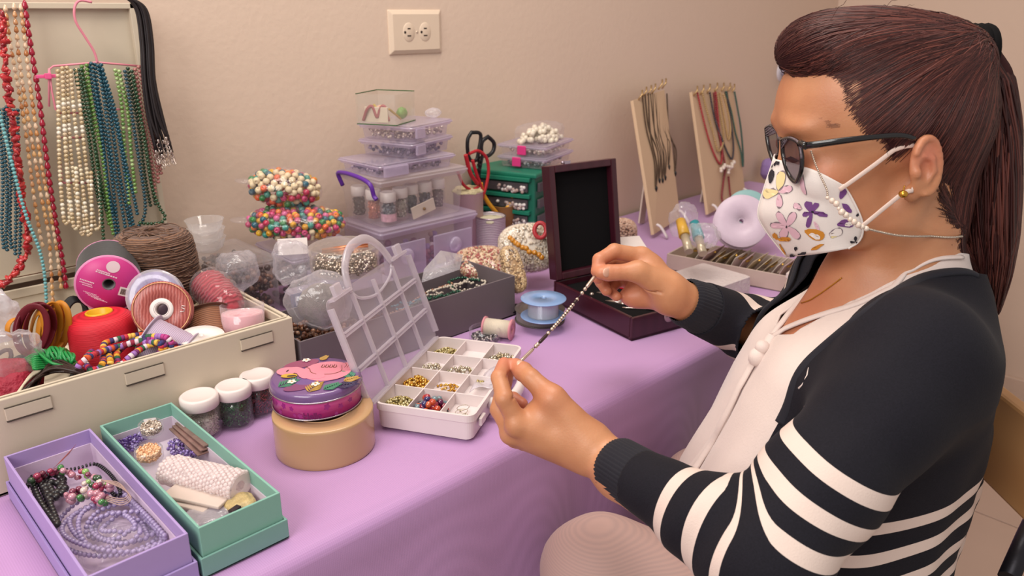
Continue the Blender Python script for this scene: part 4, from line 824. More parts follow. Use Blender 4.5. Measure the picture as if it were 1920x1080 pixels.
for lab, mm, pts, r_ in (('dark green bead strand at the front of the grey box', m_gb, [(760, 585), (790, 562), (820, 556), (850, 552), (862, 545), (835, 553), (800, 562), (780, 570)], .0022),
        ('dark green bead strand stretched to the back right corner of the grey box', m_gb, [(850, 540), (835, 525), (860, 518), (885, 524), (910, 522), (935, 508), (955, 500)], .0022),
        ('white bead strand looped in the grey box', m_wb, [(800, 548), (830, 540), (860, 532), (880, 522), (905, 518), (912, 528), (895, 538), (870, 545), (845, 540), (870, 530), (890, 530)], .0022),
        ('white seed strand lying beside the green one in the grey box', m_wb, [(790, 556), (810, 552), (830, 550), (815, 545), (840, 536), (862, 540)], .0017),
        ('pale teal bead strand seen through the organiser lid', m_tb, [(735, 575), (755, 568), (775, 565), (790, 560), (770, 572), (745, 580)], .0022),
        ('tan bead strand at the left of the grey box necklaces', bead_m('a8785a'), [(690, 600), (715, 590), (740, 585), (765, 575), (795, 550), (830, 538), (850, 530)], .0018)):
    mb = MB(); strand(mb, smooth_path([inb(x, y, .795) for x, y in pts], 100), r_, SPH_S, r_*1.9, .0008); single('bead_necklace', lab, 'necklace', mb, mm)
# ============================================================= back middle: stacked clear containers, bags, cups, cabinet
m_cl = clear('lilac_clear', 'ddd4e8', body=.16, edge=.35, rough=.15); m_cl2 = clear('lilac_lid', 'dccfe4', body=.42, edge=.35, rough=.2); m_cl3 = clear('plain_clear', 'f0eaee', body=.07, edge=.3, rough=.1)
def bin_(name, label, N0, ang, la, lb, H, lidh, mbody=None, mlid=None, over=.004, taper=.0):
    "clear bin: near corner N0 (x, y, z), la to the right, lb back"
    t = thing(name, label, 'container', M4(N0, ang))
    mb = MB(); r = .006
    def rg(z, ins): return [(x+ins, y+ins, z) for x, y in rr_rect(la-2*ins, lb-2*ins, r)]
    shell(mb, [rg(.001, .003+taper), rg(H-lidh, .001)], True); part('bin_body', mb, mbody or m_cl, t)
    mb = MB(); shell(mb, [rg(H-lidh*1.0, -over*.5), rg(H-lidh*.45, -over), rg(H-lidh*.1, -over), rg(H, .001)], False, True)
    shell(mb, [rg(H-lidh*.6, -over-.0015), rg(H-lidh*.45, -over-.002), rg(H-lidh*.3, -over-.001)])
    part('bin_lid', mb, mlid or m_cl2, t); return t
def inbox(t, name, label, n, x0, x1, y0, y1, z0, z1, m, r, tm=SPH_S, cat='beads'):
    pts = np.stack([RNG.uniform(x0, x1, n), RNG.uniform(y0, y1, n), RNG.uniform(z0, z1, n)], 1)
    R = np.array(t.matrix_world); pts = pts@R[:3, :3].T+R[:3, 3]
    return single(name, label, cat, MB().copies(*tm, pts, r*(1+.15*RNG.normal(size=n)), rnd=True), m, kind='stuff')
m_grn = multi('mixed_small', ['6a5a68', '3a3440', '8a7a88', 'b8a8b0', '54485a'], .3, metal=.3)
YS = -.045
# A: big drawer container at the bottom
NA = W(715, 433, YS); A0 = (NA[0], YS, ZT+.0015); HA = NA[2]-A0[2]
ta = bin_('clear_container', 'largest clear container, at the bottom of the stack, with two round knobs', A0, 0, .214, .125, HA, .016)
for fx in (.22, .74):
    q = part('drawer_front', MB().box((.214*fx, -.001, HA*.42), (.092, .004, HA*.62)), m_cl2, ta, bevel=.002)
    part('round_knob', MB().lathe([(1e-5, .010), (.012, .009), (.0145, .005), (.010, 0)], 24, M=axis_m((.214*fx, -.003, HA*.52), (0, -1, 0))), m_cl2, q)
inbox(ta, 'craft_findings', 'pink, white and lilac craft pieces inside the largest clear container', 120, .02, .19, .02, .10, .008, HA*.5, multi('pinkish', ['b87a8a', 'd8c0c8', 'a88ab8', '8a4a60', 'c8a890'], .5), .006, SPH)
# B: with the purple handle
NB = W(713, 337, YS+.002); zB = ZT+.0015+HA+.0005; HB = NB[2]-zB
tb = bin_('clear_container', 'clear container with a purple clip handle, full of white-capped bottles', (NB[0], YS+.002, zB), 0, .188, .130, HB, .014, m_cl3, clear('greyish_lid', 'd8ccd0', body=.45, edge=.3, rough=.2), taper=.004)
m_pur = mat('purple_clip', '5c2a90', .35, bump=0)
hp = smooth_path([(-.004, .112, HB-.026), (-.012, .112, HB-.004), (-.014, .095, HB+.001), (-.016, .062, HB+.002), (-.014, .030, HB-.002), (-.012, .012, HB-.010), (-.008, .010, HB-.028), (-.007, .004, HB-.034)], 40)
part('clip_handle', MB().tube(hp, .0034, 8, flat=1.2), m_pur, tb, 'purple clip handle')
m_bcap = mat('bottle_cap', 'e2d8d2', .4, bump=0)
fills = [multi('f%d' % i, c, .2, metal=.2) for i, c in enumerate((['5a504a', '8a8078', '3a3430'], ['b86a50', 'd89078', 'a04a3a'], ['6a7078', '9a9ea0', '4a5058'], ['7a6a68', 'a89890', '5a4a48'], ['2a3440', '4a5a68', '1a2430'], ['50505a', '80808a', '303038'], ['a0988c', 'c8c0b4', '807868']))]
for k, (bx, by, fm, lab) in enumerate(((.008, .095, 0, 'dark beads, at the far left corner'), (.010, .052, 1, 'coppery pink beads, second from the left'), (.016, .0165, 2, 'grey beads with a floral sticker, nearest'), (.052, .030, 6, 'pale beads, right of the floral one'), (.083, .040, 4, 'navy beads, in the middle'), (.115, .040, 5, 'dark grey beads, right of the middle'), (.150, .045, 3, 'brown-grey beads, at the far right'))):
    Mw = np.array(tb.matrix_world); q = Mw[:3, :3]@np.array([bx+.012, by+.004, .004])+Mw[:3, 3]
    tj = jar('bead_bottle', 'white-capped bottle of '+lab, q, .0135, .058 if HB > .065 else .05, fills[fm], 150, .0020, .034, m_bcap, (.038, .0555), clear('bottle_clear', body=.03, edge=.2), SPH_S, capr=1.02)
    if k == 2: part('floral_sticker', MB().lathe([(.0138, .004), (.0138, .018)], 24), multi('sticker', ['d8a0b0', 'b84a5a', 'e8d8d0', '7a9a50'], .4) if 0 else mat('sticker', 'd89aa8', .4, var=.8, scale=120, bump=0), tj)
Mw = np.array(tb.matrix_world); q = Mw[:3, :3]@np.array([.098, .012, .013])+Mw[:3, 3]
cb = thing('card_box', 'small white card with a gold stud lying inside the purple-handled container', 'card', M4(q, 0, 0, 0)); part('card', MB().box((0, 0, .006), (.052, .003, .022), R=np.array(Matrix.Rotation(-.22, 3, 'Y'))), mat('card_w', 'd4c4b4', .6), cb, bevel=.0005)
part('gold_stud', MB().sphere((0, -.003, .006), .003, 12, 8), mat('gold_stud', '8a6838', .3, .8), cb)
# C: flat container with latch
zC = zB+HB+.0005; NC = W(722, 320, YS+.006); HC = .024
tc_ = bin_('clear_container', 'flat clear container with a wide latch, on the purple-handled one', (NC[0]-.012, YS+.004, zC), R_(2), .165, .112, HC, .009, m_cl, m_cl2)
part('latch', MB().box((.030, -.006, HC*.45), (.052, .006, HC*.72)), m_cl2, tc_, bevel=.002)
inbox(tc_, 'craft_findings', 'dark beads and findings inside the flat clear container with the wide latch', 260, .012, .155, .010, .10, .004, .012, m_grn, .0032)
# D: two flat containers
zD = zC+HC+.0005
for k, (lab, mm) in enumerate((('lower of two small flat clear containers near the top of the stack', m_grn), ('upper of two small flat clear containers near the top, with silver findings', multi('sil_fd', ['c8b8a0', 'e8dcc8', '8a7a70', 'b0a090', 'd8c8b8'], .2, metal=.6)))):
    hD = .0285; nd = W(768, 250, YS+.01); td = bin_('clear_container', lab, (nd[0], YS+.006, zD), R_(16), .118, .112, hD, .010, m_cl, m_cl2)
    part('latch', MB().box((.020, -.005, hD*.5), (.026, .005, hD*.6)), m_cl2, td, bevel=.0015)
    inbox(td, 'craft_findings', ['dark grey', 'bright silver'][k]+' findings inside the '+lab.split(' small')[0]+' small flat containers', 240, .008, .11, .008, .104, .004, .015, mm, .003)
    zD += hD+.0005
# E: glass box with a green edge
NE = W(741, 210, YS+.02); hE = W(741, 152, YS+.02)[2]-W(741, 211, YS+.02)[2]
te = thing('glass_box', 'small clear box with a green edge, on top of the stack, holding clips and tags', 'box', M4((NE[0], YS+.018, zD), R_(28)))
mb = MB(); openbox(mb, .078, .075, hE, .0016); part('panes', mb, clear('glass_box', 'f0ece4', body=.06, edge=.2), te)
m_gedge = mat('green_edge', '2c5a2c', .3, bump=0)
for a_, b_ in (((.077, 0, .001), (.077, 0, hE)), ((.0, .074, hE), (.077, .074, hE)), ((.077, .0, hE), (.077, .074, hE)), ((0, 0, .001), (.077, 0, .001)), ((0, 0, .001), (0, .075, .001))): part('green_edging', MB().bar(a_, b_, .0015, .0015), m_gedge, te)
Mw = np.array(te.matrix_world); tw = lambda p: Mw[:3, :3]@np.array(p)+Mw[:3, 3]
single('red_cord_loop', 'dusty red looped cord on a tag inside the green-edged box', 'cord', MB().tube(smooth_path([tw(p) for p in ((.006, .066, .006), (.004, .056, .026), (.008, .048, .030), (.008, .040, .012), (.010, .034, .028), (.012, .026, .030), (.012, .020, .006))], 40), .0026, 6), mat('dusty_red', 'a04a50', .6))
single('folded_tag', 'cream folded tag in the left half of the green-edged box', 'tag', MB().box((0, 0, .014), (.044, .004, .026), R=rotz(R_(118))), mat('cream_tag', 'd8c8b4', .6), M=M4(tw((.010, .042, .0025))), bevel=.0006)
for k, (a, b, c) in enumerate((((.030, .03, .005), (.026, .055, .032), 'c8a838'), ((.060, .02, .004), (.034, .030, .024), 'b08a28'), ((.055, .04, .004), (.040, .05, .028), 'd8bc80'))):
    single('craft_stick', ['upright yellow', 'leaning mustard', 'pale yellow'][k]+' stick inside the green-edged box', 'stick', MB().bar(tw(a), tw(b), .004, .003), mat('stick'+c, c, .4), bevel=.0005)
bag('pink_pad', 'round pale pink pad inside the green-edged box', 'pad', tw((.055, .055, .016)), .014, .006, .012, mat('pink_pad', 'd0a090', .6), 9, 0, .05)
bag('cord_tuft', 'small tuft of green cord in the right corner of the green-edged box', 'cord', tw((.065, .020, .014)), .009, .008, .010, mat('green_tuft', '6a9a48', .5, bump=.8), 4, 0, .2)
bag('clear_bag', 'small clear bag lying on the upper flat container beside the green-edged box', 'plastic bag', np.array([NE[0]+.115, YS+.062, zD+.009]), .016, .012, .008, clear('bag_e', body=.15, wrinkle=.55), 7)
# ---- left: bowls on a clear box of brown beads
q = W(402, 478, -.005); z0 = .75+.0015; bxh = W(470, 462, -.02)[2]-z0
t = bin_('clear_container', 'clear box of brown beads under the stacked glass bowls', (.462, -.062, z0), 0, .085, .150, .112, .008, m_cl3, m_cl3)
inbox(t, 'brown_beads', 'dark brown beads filling the clear box under the glass bowls', 900, .006, .079, .006, .144, .004, .095, multi('brb', ['4a3028', '6a4a3c', '3a241e', '84604e'], .3), .0042)
qb = W(389, 458, .045); zb = z0+.1125
for k in range(3):
    r = .0285; zz = zb+.0145*k
    o = single('glass_bowl', ['bottom', 'middle', 'top'][k]+' one of three stacked clear glass bowls by the wall', 'bowl', MB().lathe([(1e-5, .001), (.016, .001), (.024, .008), (r, .022), (r+.0008, .0225), (r-.0005, .0215), (.0222, .008), (.015, .0028), (1e-5, .0028)], 48), clear('glass', 'f4f0f0', body=.07, edge=.5, rough=.03), group='stacked glass bowls', M=M4((qb[0], .045, zz)))
bag('plastic_bag', 'clear plastic bag bulging between the white case and the brown-bead box', 'plastic bag', P(445, 508, 1.16), .030, .028, .03, clear('bag_w', body=.16, wrinkle=.55, edge=.35), 11, .4, .15)
# ---- lower clear boxes, with the blue tag
t = bin_('clear_container', 'long clear box with a blue tag, behind the grey box', (.560, -.150, z0), R_(0), .150, .095, .055, .008, m_cl, m_cl2)
inbox(t, 'craft_findings', 'dark and copper findings inside the long clear box with the blue tag', 200, .01, .14, .01, .085, .004, .03, multi('dkfd', ['2a2430', '5a4a50', '7a5a4a', '3a3a4a'], .4), .005)
tg = thing('blue_tag', 'square blue tag with a white mark, on the long clear box', 'tag', M4(W(558, 566, -.153), 0, PI/2))
part('tag_card', MB().box((0, 0, 0), (.020, .026, .0012)), mat('blue_tag', '22387a', .4), tg)
part('white_mark', MB().box((-.002, .002, .0009), (.003, .014, .0006)).box((.002, .007, .0009), (.007, .003, .0006)).box((.001, .001, .0009), (.006, .003, .0006)), mat('tagwhite', 'd8d0e0', .5), tg)
# box below the wooden bead bags
t = bin_('clear_container', 'clear box under the bags of wooden beads, holding dark seed beads', (.578, -.050, z0), R_(-3), .125, .130, .100, .009, m_cl3, m_cl2)
inbox(t, 'seed_beads', 'dark grey seed beads in the clear box under the bags of wooden beads', 700, .006, .118, .006, .12, .004, .08, multi('gseed', ['6a6460', '8a8480', '504844', 'a09a94'], .3), .004)
m_wbs = [mat('wb_'+c, c, .3, var=.05, bump=0, coat=.4) for c in ('d8742a', 'd8a828', '2f7a3c', 'b83a68', '2a5a6a', 'b02a4a', '3a8a7a', 'd05a30', 'c85a8a', 'c8901c')]
wnames = ['orange', 'yellow', 'green', 'pink', 'navy blue', 'crimson', 'teal', 'red-orange', 'light pink', 'mustard']
m_nat = mat('wb_natural', 'd8c4a0', .5, var=.05, bump=0); beadmesh = [MB().add(*WBEAD).mesh('wooden_bead', m) for m in m_wbs]; natmesh = MB().add(*WBEAD).mesh('wooden_bead', m_nat)
def beadbag(c, rx, ry, rz, n, r, where, yaw, natural, tilt):
    R = Matrix.Translation(Vector(c)) @ Matrix.Rotation(yaw, 4, 'Z') @ Matrix.Rotation(tilt, 4, 'Y'); pts = []; tries = 0
    while len(pts) < n and tries < 60000:          # packed just under the bag skin, plus a top layer
        tries += 1; v = RNG.normal(size=3); v /= np.linalg.norm(v); v = np.sign(v)*np.abs(v)**.85; p = v*np.array([rx, ry, rz])*RNG.uniform(.86, 1.0)
        if all((p[0]-a[0])**2+(p[1]-a[1])**2+(p[2]-a[2])**2 > (1.72*r)**2 for a in pts): pts.append(p)
    back = []
    for p in pts:
        w_ = R @ Vector(p); nrm = R.to_3x3() @ Vector(p/np.array([rx, ry, rz])**2)
        if nrm.normalized().dot(Vector(CAM)-w_) < .02: back.append(np.array(w_)); continue
        nat = RNG.uniform() < (natural if p[2] > -.004 else .1); k = int(RNG.integers(0, 10))
        o = bpy.data.objects.new('wooden_bead', natmesh if nat else beadmesh[k]); COL.objects.link(o)
        o.matrix_world = Matrix.Translation(w_) @ Matrix.Rotation(RNG.uniform(0, 6.28), 4, 'Z') @ Matrix.Rotation(RNG.uniform(0, 3.1), 4, 'X') @ Matrix.Scale(r, 4)
        o['label'] = ('natural pale' if nat else wnames[k])+' wooden bead in the '+where+' bag of wooden beads'; o['category'] = 'bead'; o['group'] = ('natural pale' if nat else wnames[k])+' wooden beads, '+where+' bag'
    single('wooden_beads', 'wooden beads on the far side of the '+where+' bag', 'beads', MB().copies(*WBEAD, back, r, rnd=True), multi('wbk', ['d8742a', 'd8a828', '2f7a3c', 'b83a68', 'd8c4a0'], .3), kind='stuff')
    mb = MB(); mb.add(tmpl_sphere(40, 24)[0]*np.array([rx+r*1.1, ry+r*1.1, rz+r*1.1]), tmpl_sphere(40, 24)[1])
    mb.add(tmpl_sphere(40, 24)[0]*np.array([rx*.15+.008, ry*.35, .004])+np.array([-rx-.008, 0, .004]), tmpl_sphere(40, 24)[1])
    return single('bead_bag', where+' clear bag of wooden beads', 'bag', mb, clear('beadbag', body=.02, wrinkle=.35, edge=.12), M=R)
cB = P(557, 417, 1.285); cA = P(534, 352, 1.285)
beadbag(cB, .076, .048, .023, 300, .0052, 'lower, colourful', R_(-28), 0, R_(4))
beadbag(cA, .054, .040, .027, 240, .0056, 'upper, mostly natural', R_(-25), .62, R_(10))
# round clear tub with silver chain and copper rods
qt = P(646, 480, 1.13); t = thing('round_tub', 'round clear tub of silver findings with two copper rods on its lid', 'tub', M4((qt[0], qt[1], qt[2]-.021)))
part('tub_body', MB().lathe([(1e-5, 0), (.047, 0), (.049, .004), (.049, .032)], 56), clear('tub', 'ece0d4', body=.08, edge=.3), t)
part('tub_lid', MB().lathe([(.0505, .028), (.0505, .036), (.047, .038), (.044, .036), (1e-5, .036)], 56), clear('tublid', 'ece0d8', body=.12, edge=.4), t)
mb = MB(); pts = []
for _ in range(900):
    a = RNG.uniform(0, 6.28); q = .044*math.sqrt(RNG.uniform(.0, 1)); pts.append((q*math.cos(a), q*math.sin(a), RNG.uniform(.003, .020)))
mb.copies(*SPH_S, pts, .0022, rnd=True); part('silver_findings', mb, multi('chain', ['b8a898', '8a7e74', 'd8ccc0', '6a5e56', 'e8e0d4'], .22, metal=.8), t, kind='stuff')
for k in range(2): single('copper_rod', ['nearer', 'farther'][k]+' copper rod lying on the round tub', 'rod', MB().tube([P(604, 474-k*5, 1.12), P(690, 461-k*5, 1.12+.0)], .0022, 8), mat('copper', 'c8805c', .3, .6, bump=0))
single('tub_rest', 'clear box under the round tub', 'container', MB().box((0, 0, 0), (.08, .08, (qt[2]-.021)-ZT-.003)), m_cl, M=M4((qt[0], qt[1]+.004, (ZT+qt[2]-.021)/2)), bevel=.004)
bag('plastic_bag', 'clear bag of grey beads slumped behind the organiser lid', 'plastic bag', P(598, 566, 1.04), .042, .026, .036, clear('bag_v', body=.13, wrinkle=.55, edge=.35), 13, -.5, .16)
bag('grey_beads', 'grey bead mass inside the slumped clear bag', 'beads', P(604, 570, 1.05), .030, .018, .028, mat('grey_mass', '8e837c', .5, var=.4, scale=220, bump=1, dist=.003), 14, -.5, .1)
bag('plastic_bag', 'clear bag hanging over the clear box, left of the round tub', 'plastic bag', P(548, 488, 1.14), .030, .020, .030, clear('bag_x', body=.18, wrinkle=.55, edge=.35), 15, -.2, .22)
single('paper_label', 'blank white label stuck on the bag under the colourful bead bag', 'label', MB().box((0, 0, 0), (.042, .001, .024)), mat('lab', 'd8ccc8', .6), M=M4(P(549, 462, 1.15), -.55, -.35))
single('zip_bag', 'clear zip bag with two white snaps, lying before the largest container', 'plastic bag', MB().add([P(795, 505, 1.2), P(826, 470, 1.24), P(868, 478, 1.26), P(862, 505, 1.22), P(790, 530, 1.16)], [(0, 1, 2, 3), (0, 3, 4, 4)][:1]+[(0, 3, 4)]), clear('zipb', body=.15, wrinkle=.6), solid=.001)
# ---- cups with scissors and pliers
def cup(name, label, c, r, h, m, fill=None):
    t = thing(name, label, 'cup', M4(c)); part('cup_wall', MB().lathe([(1e-5, .001), (r*.93, .001), (r, .004), (r, h-.001), (r+.001, h), (r-.001, h), (r-.0015, h-.002), (r-.0015, .004), (1e-5, .004)], 40), m, t); return t
m_lace = wavemat('white_lace', 'b8a8ac', 'd8ccd0', 90, 'Z', .6, .6, .0015)
q = T(915, 478); tcup = cup('can', 'white lace-covered can in front of the scissors', (1.035, -.012, ZT+.0015), .030, .083, m_lace)
part('metal_rim', MB().tube([(.030*math.cos(a), .030*math.sin(a), .083) for a in np.linspace(0, 2*PI, 40, endpoint=False)], .0013, 6, True), m_met, tcup)
bag('ribbon_scraps', 'pale ribbon scraps inside the white can', 'ribbon', (1.035, -.012, ZT+.078), .024, .024, .006, mat('scraps', 'c8c0a4', .7, bump=1, dist=.004), 16, 0, .25)
q2 = W(878, 385, .03); tc2 = cup('pink_cup', 'pale pink cup of ribbons behind the stack, below the red pliers', (q2[0], .03, ZT+.0015), .030, .130, mat('pink_cup', 'c0a0a4', .5))
bag('ribbon_scraps', 'cream ribbon scraps filling the pale pink cup', 'ribbon', (q2[0], .03, ZT+.133), .026, .026, .008, mat('scraps2', 'cdbf98', .7, bump=1, dist=.004), 17, 0, .3)
q3 = W(945, 420, .03); cup('brown_cup', 'small tan cup holding the yellow-handled pliers', (q3[0]+.004, .035, ZT+.0015), .026, .085, mat('tan_cup', '9a7040', .6))
Yp = .035
m_sci = mat('scissor_black', '17161a', .35, bump=0); tsc = thing('scissors', 'black-handled scissors standing behind the stack', 'scissors', M4(W(893, 380, Yp)))
def wl(par, pts, r, m, name, closed=False, n=40, Y=Yp, flat=1):
    p = np.array(Wp(pts, Y)); p = smooth_path(np.vstack([p, p[:1]]) if closed else p, n); p = p[:-1] if closed else p
    return part(name, loc(par, MB().tube(p, r, 8, closed, flat=flat)), m, par)
wl(tsc, [(884, 248), (901, 252), (897, 285), (893, 300), (882, 300), (877, 285), (877, 262)], .0038, m_sci, 'finger_loop', True)
wl(tsc, [(915, 256), (926, 268), (924, 284), (912, 293), (903, 285), (904, 266)], .0042, m_sci, 'thumb_loop', True)
wl(tsc, [(897, 292), (898, 320), (890, 360), (886, 395)], [.007, .006, .005, .003]*10, m_sci, 'blade', n=40, flat=.4)
wl(tsc, [(905, 290), (899, 320), (896, 360), (894, 395)], .005, m_sci, 'blade', n=20, flat=.4)
m_rp = mat('red_grip', 'b01c28', .4, bump=0); tr2 = thing('pliers', 'red-handled pliers standing open in front of the scissors', 'pliers', M4(W(895, 372, Yp-.02)))
wl(tr2, [(858, 322), (868, 345), (884, 356), (897, 350)], .003, m_rp, 'grip', Y=Yp-.02); wl(tr2, [(873, 290), (882, 325), (896, 345)], .0042, m_rp, 'grip', Y=Yp-.02)
wl(tr2, [(880, 288), (897, 283), (912, 296), (916, 322), (911, 350), (905, 368)], .0032, m_rp, 'grip', Y=Yp-.02); wl(tr2, [(886, 300), (893, 325), (902, 350), (905, 372)], .0034, m_rp, 'grip', Y=Yp-.02)
m_yp = mat('yellow_grip', 'd8981c', .4, bump=0); ty = thing('pliers', 'yellow-handled pliers spread open in the tan cup', 'pliers', M4(W(940, 400, .02)))
wl(ty, [(901, 343), (905, 362), (917, 382), (930, 398), (938, 410)], .0046, m_yp, 'grip', Y=.02); wl(ty, [(964, 344), (965, 362), (955, 384), (944, 400), (939, 412)], .0046, m_yp, 'grip', Y=.02)
# ---- green drawer cabinet
m_gc = mat('green_plastic', '167058', .4, var=.03, bump=0); YG = -.03; hG = W(1003, 330, YG)[2]-ZT-.002; xg = W(1003, 330, YG)[0]
t = thing('drawer_cabinet', 'green plastic cabinet of clear drawers behind the dark wooden case', 'cabinet', M4((xg, YG, ZT+.0015), R_(20))); wG, dG = .105, .150
part('shell', MB().box((wG/2, dG/2, hG/2), (wG, dG, hG)), mat('green_dark', '14604c', .45, bump=0), t, bevel=.004)
part('top_rim', MB().box((wG/2, dG/2, hG), (wG+.010, dG+.010, .010)), m_gc, t, bevel=.003)
m_drw = clear('drawer_front', 'a8a0a8', body=.5, edge=.3, rough=.15)
m_dk2 = mat('drawer_dark', '4a4448', .5, var=.5, scale=60)
nr = 4; rh = (hG-.012)/nr
for k in range(nr):
    z = hG-.008-rh*(k+.5)
    d = part('drawer', MB().box((-.004, dG/2, z), (.006, dG-.028, rh-.016)).box((wG/2, -.004, z), (wG-.02, .006, rh-.016)), m_dk2, t, bevel=.001)
    for a_, b_ in (((-.006, .008, z+rh/2), (-.006, dG-.008, z+rh/2)), ((-.006, .010, z-rh/2), (-.006, .010, z+rh/2)), ((-.006, dG-.010, z-rh/2), (-.006, dG-.010, z+rh/2))): part('drawer_frame', MB().bar(a_, b_, .011, .008), m_gc, t, bevel=.001)
    for _ in range(3): pass
    mb = MB().copies(*SPH_S, np.stack([np.full(26, -.0085), RNG.uniform(.02, dG*.55, 26), z-rh*.28+RNG.uniform(0, .012, 26)], 1), .004, rnd=True)
    part('contents', mb, multi('drw%d' % k, ['b8b0b0', '8a7a7a', 'd8d0cc', 'a89088'], .3), d, kind='stuff')
part('drawer_frame', MB().bar((-.006, .008, .008), (-.006, dG-.008, .008), .012, .008), m_gc, t)
# two pink-latched boxes on the cabinet
zG = ZT+.0015+hG+.0065; nb_ = W(1030, 312, -.02); m_pkl = mat('pink_latch', 'd0387c', .35, bump=0)
for k, (lab, ox, col_) in enumerate((('lower pink-latched clear box, on the green cabinet', 0, ['5a6068', '98a0a0', '7a5a60', 'c8c0c0']), ('upper pink-latched clear box on the green cabinet, under the bag of pearls', .004, ['e0d8cc', 'c8bcb0', 'a89c90', 'd0b8b0']))):
    t = bin_('clear_container', lab, (nb_[0]-.018+ox, -.022+ox, zG), R_(18), .138, .105, .0235, .008, m_cl3, m_cl2)
    part('pink_latch', MB().box((-.005, .062-.012*k, .013), (.005, .020, .019)), m_pkl, t, 'pink latch', bevel=.0015)
    inbox(t, 'craft_findings', ['grey and green', 'white and silver'][k]+' findings inside the '+lab.split(' clear')[0]+' box', 220, .006, .118, .006, .093, .004, .013, multi('pl%d' % k, col_, .25, metal=.3), .003)
    zG += .024
mb = MB(); pts = pile(120, (0, 0, 0), .060, .030, .034, .004)
single('pearl_beads', 'large cream pearls in the clear bag on the pink-latched boxes', 'pearls', MB().copies(*SPH, [np.array(p)+np.array([nb_[0]+.030, .035, zG]) for p in pts], .0060), bead_m('e6dac4', .2), kind='stuff')
bag('clear_bag', 'clear bag holding the large cream pearls, on the pink-latched boxes', 'plastic bag', np.array([nb_[0]+.028, .035, zG+.020]), .068, .036, .022, clear('pbag', body=.04, wrinkle=.7, edge=.2), 18, .1, .1)
# ---- bags of beads by the wooden case
m_rice = multi('rice_beads', ['ddd2c0', 'cfc0aa', 'e8e0d0', 'b8a68c', 'd8c8b0'], .35)
def ricebag(label, c, rx, ry, rz, n, m, yaw, rx_=0, r=.003, lab2=''):
    M = Matrix.Translation(Vector(c)) @ Matrix.Rotation(yaw, 4, 'Z') @ Matrix.Rotation(rx_, 4, 'X'); v = RNG.normal(size=(n, 3)); v /= np.linalg.norm(v, axis=1)[:, None]
    v = np.sign(v)*np.abs(v)**.7*np.array([rx, ry, rz]); q = v@np.array(M)[:3, :3].T+np.array(M)[:3, 3]
    mb = MB().add((tmpl_sphere(24, 16)[0]*np.array([rx, ry, rz])*.97)@np.array(M)[:3, :3].T+np.array(M)[:3, 3], tmpl_sphere(24, 16)[1]); mb.copies(*SPH_S, q, r, rnd=True)
    single('bag_filling', lab2, 'beads', mb, m, kind='stuff')
    vv = tmpl_sphere(36, 20)[0]; vv = np.sign(vv)*np.abs(vv)**.75*np.array([rx+.004, ry+.004, rz+.004])
    return single('bead_bag', label, 'bag', MB().add(vv, tmpl_sphere(36, 20)[1]), clear('rb', body=.03, wrinkle=.5, edge=.12), M=M)
ricebag('clear bag of white beads with an amber row, leaning on the wooden case lid', P(990, 465, 1.40), .052, .020, .042, 2600, m_rice, R_(-25), R_(-28), .0026, 'tiny white beads inside the bag leaning on the wooden case lid')
c_ = P(985, 458, 1.365); mb = MB()
strand(mb, smooth_path([P(955, 445, 1.375), P(975, 462, 1.365), (P(1000, 474, 1.36)), P(1022, 486, 1.36)], 30), .0052, SPH, .0078, .001); single('amber_beads', 'row of amber beads in the bag of white beads', 'beads', mb, bead_m('b87a1c'))
single('red_ring', 'red beaded ring at the top of the bag of white beads', 'beads', MB().tube([P(1013+11*math.cos(a), 432+14*math.sin(a), 1.375) for a in np.linspace(0, 6.28, 20, endpoint=False)], .004, 8, True), mat('red_rg', 'b03038', .4))
ricebag('flat bag of cream beads with a red print, behind the grey box', P(905, 492, 1.36), .045, .035, .012, 1600, multi('cream_b', ['c8a888', 'b89068', 'd8c0a0', 'a04038'], .4), R_(-20), R_(25), .0026, 'cream and red beads in the flat bag behind the grey box')
ricebag('bag of straw-coloured beads at the corner of the grey box', P(962, 505, 1.30), .016, .012, .040, 1100, multi('straw', ['b89868', 'd0b488', 'a07c50', 'c8a878'], .4), R_(-20), R_(-40), .0022, 'straw-coloured beads in the bag at the corner of the grey box')
ricebag('bag of peach-coloured beads standing behind the wooden case', P(1160, 440, 1.55), .035, .022, .030, 1800, multi('peach_b', ['c8a088', 'b88c70', 'd8b8a0'], .5), R_(-20), 0, .0026, 'peach-coloured beads in the bag behind the wooden case')
# ---- dark wooden tool case
m_mah = wavemat('mahogany', '38121c', '3f1622', 14, 'X', .28, .05, sheen=0, distort=3); m_vel = mat('black_velvet', '0a080a', .9, spec=.2)
ca = R_(-12); N0 = T(1184, 642); CW, CD, CH = .142, .205, .037
t = thing('tool_case', 'open dark mahogany wooden case of bead tools, lid standing up', 'tool case', M4((N0[0], N0[1], ZT+.0015), ca))
part('case_base', openbox(MB(), CW, CD, CH, .006), m_mah, t, bevel=.0015)
part('foam_insert', MB().box((CW/2, CD/2, CH*.40), (CW-.013, CD-.013, CH*.68)), m_vel, t)
lm = Matrix.Translation((0, CD, CH+.001)) @ Matrix.Rotation(R_(-9), 4, 'X')
mb = MB(); LHt = .192; mb.box((CW/2, .010, LHt/2), (CW, .004, LHt))
for (x, z, sx, sz) in ((.006, LHt/2, .012, LHt), (CW-.006, LHt/2, .012, LHt), (CW/2, .006, CW-.024, .012), (CW/2, LHt-.006, CW-.024, .012)): mb.box((x, 0, z), (sx, .020, sz))
ld = part('case_lid', mb, m_mah, t, bevel=.0015, M=lm); part('velvet_panel', MB().box((CW/2, .005, LHt/2), (CW-.025, .004, LHt-.025)), m_vel, ld)
part('clasp', MB().box((CW/2-.03, -.005, LHt+.002), (.012, .004, .006)).lathe(cyl_s(.003, 0, .004), 12, (CW/2-.038, -.004, LHt+.001)), m_met, ld, 'brass clasp')
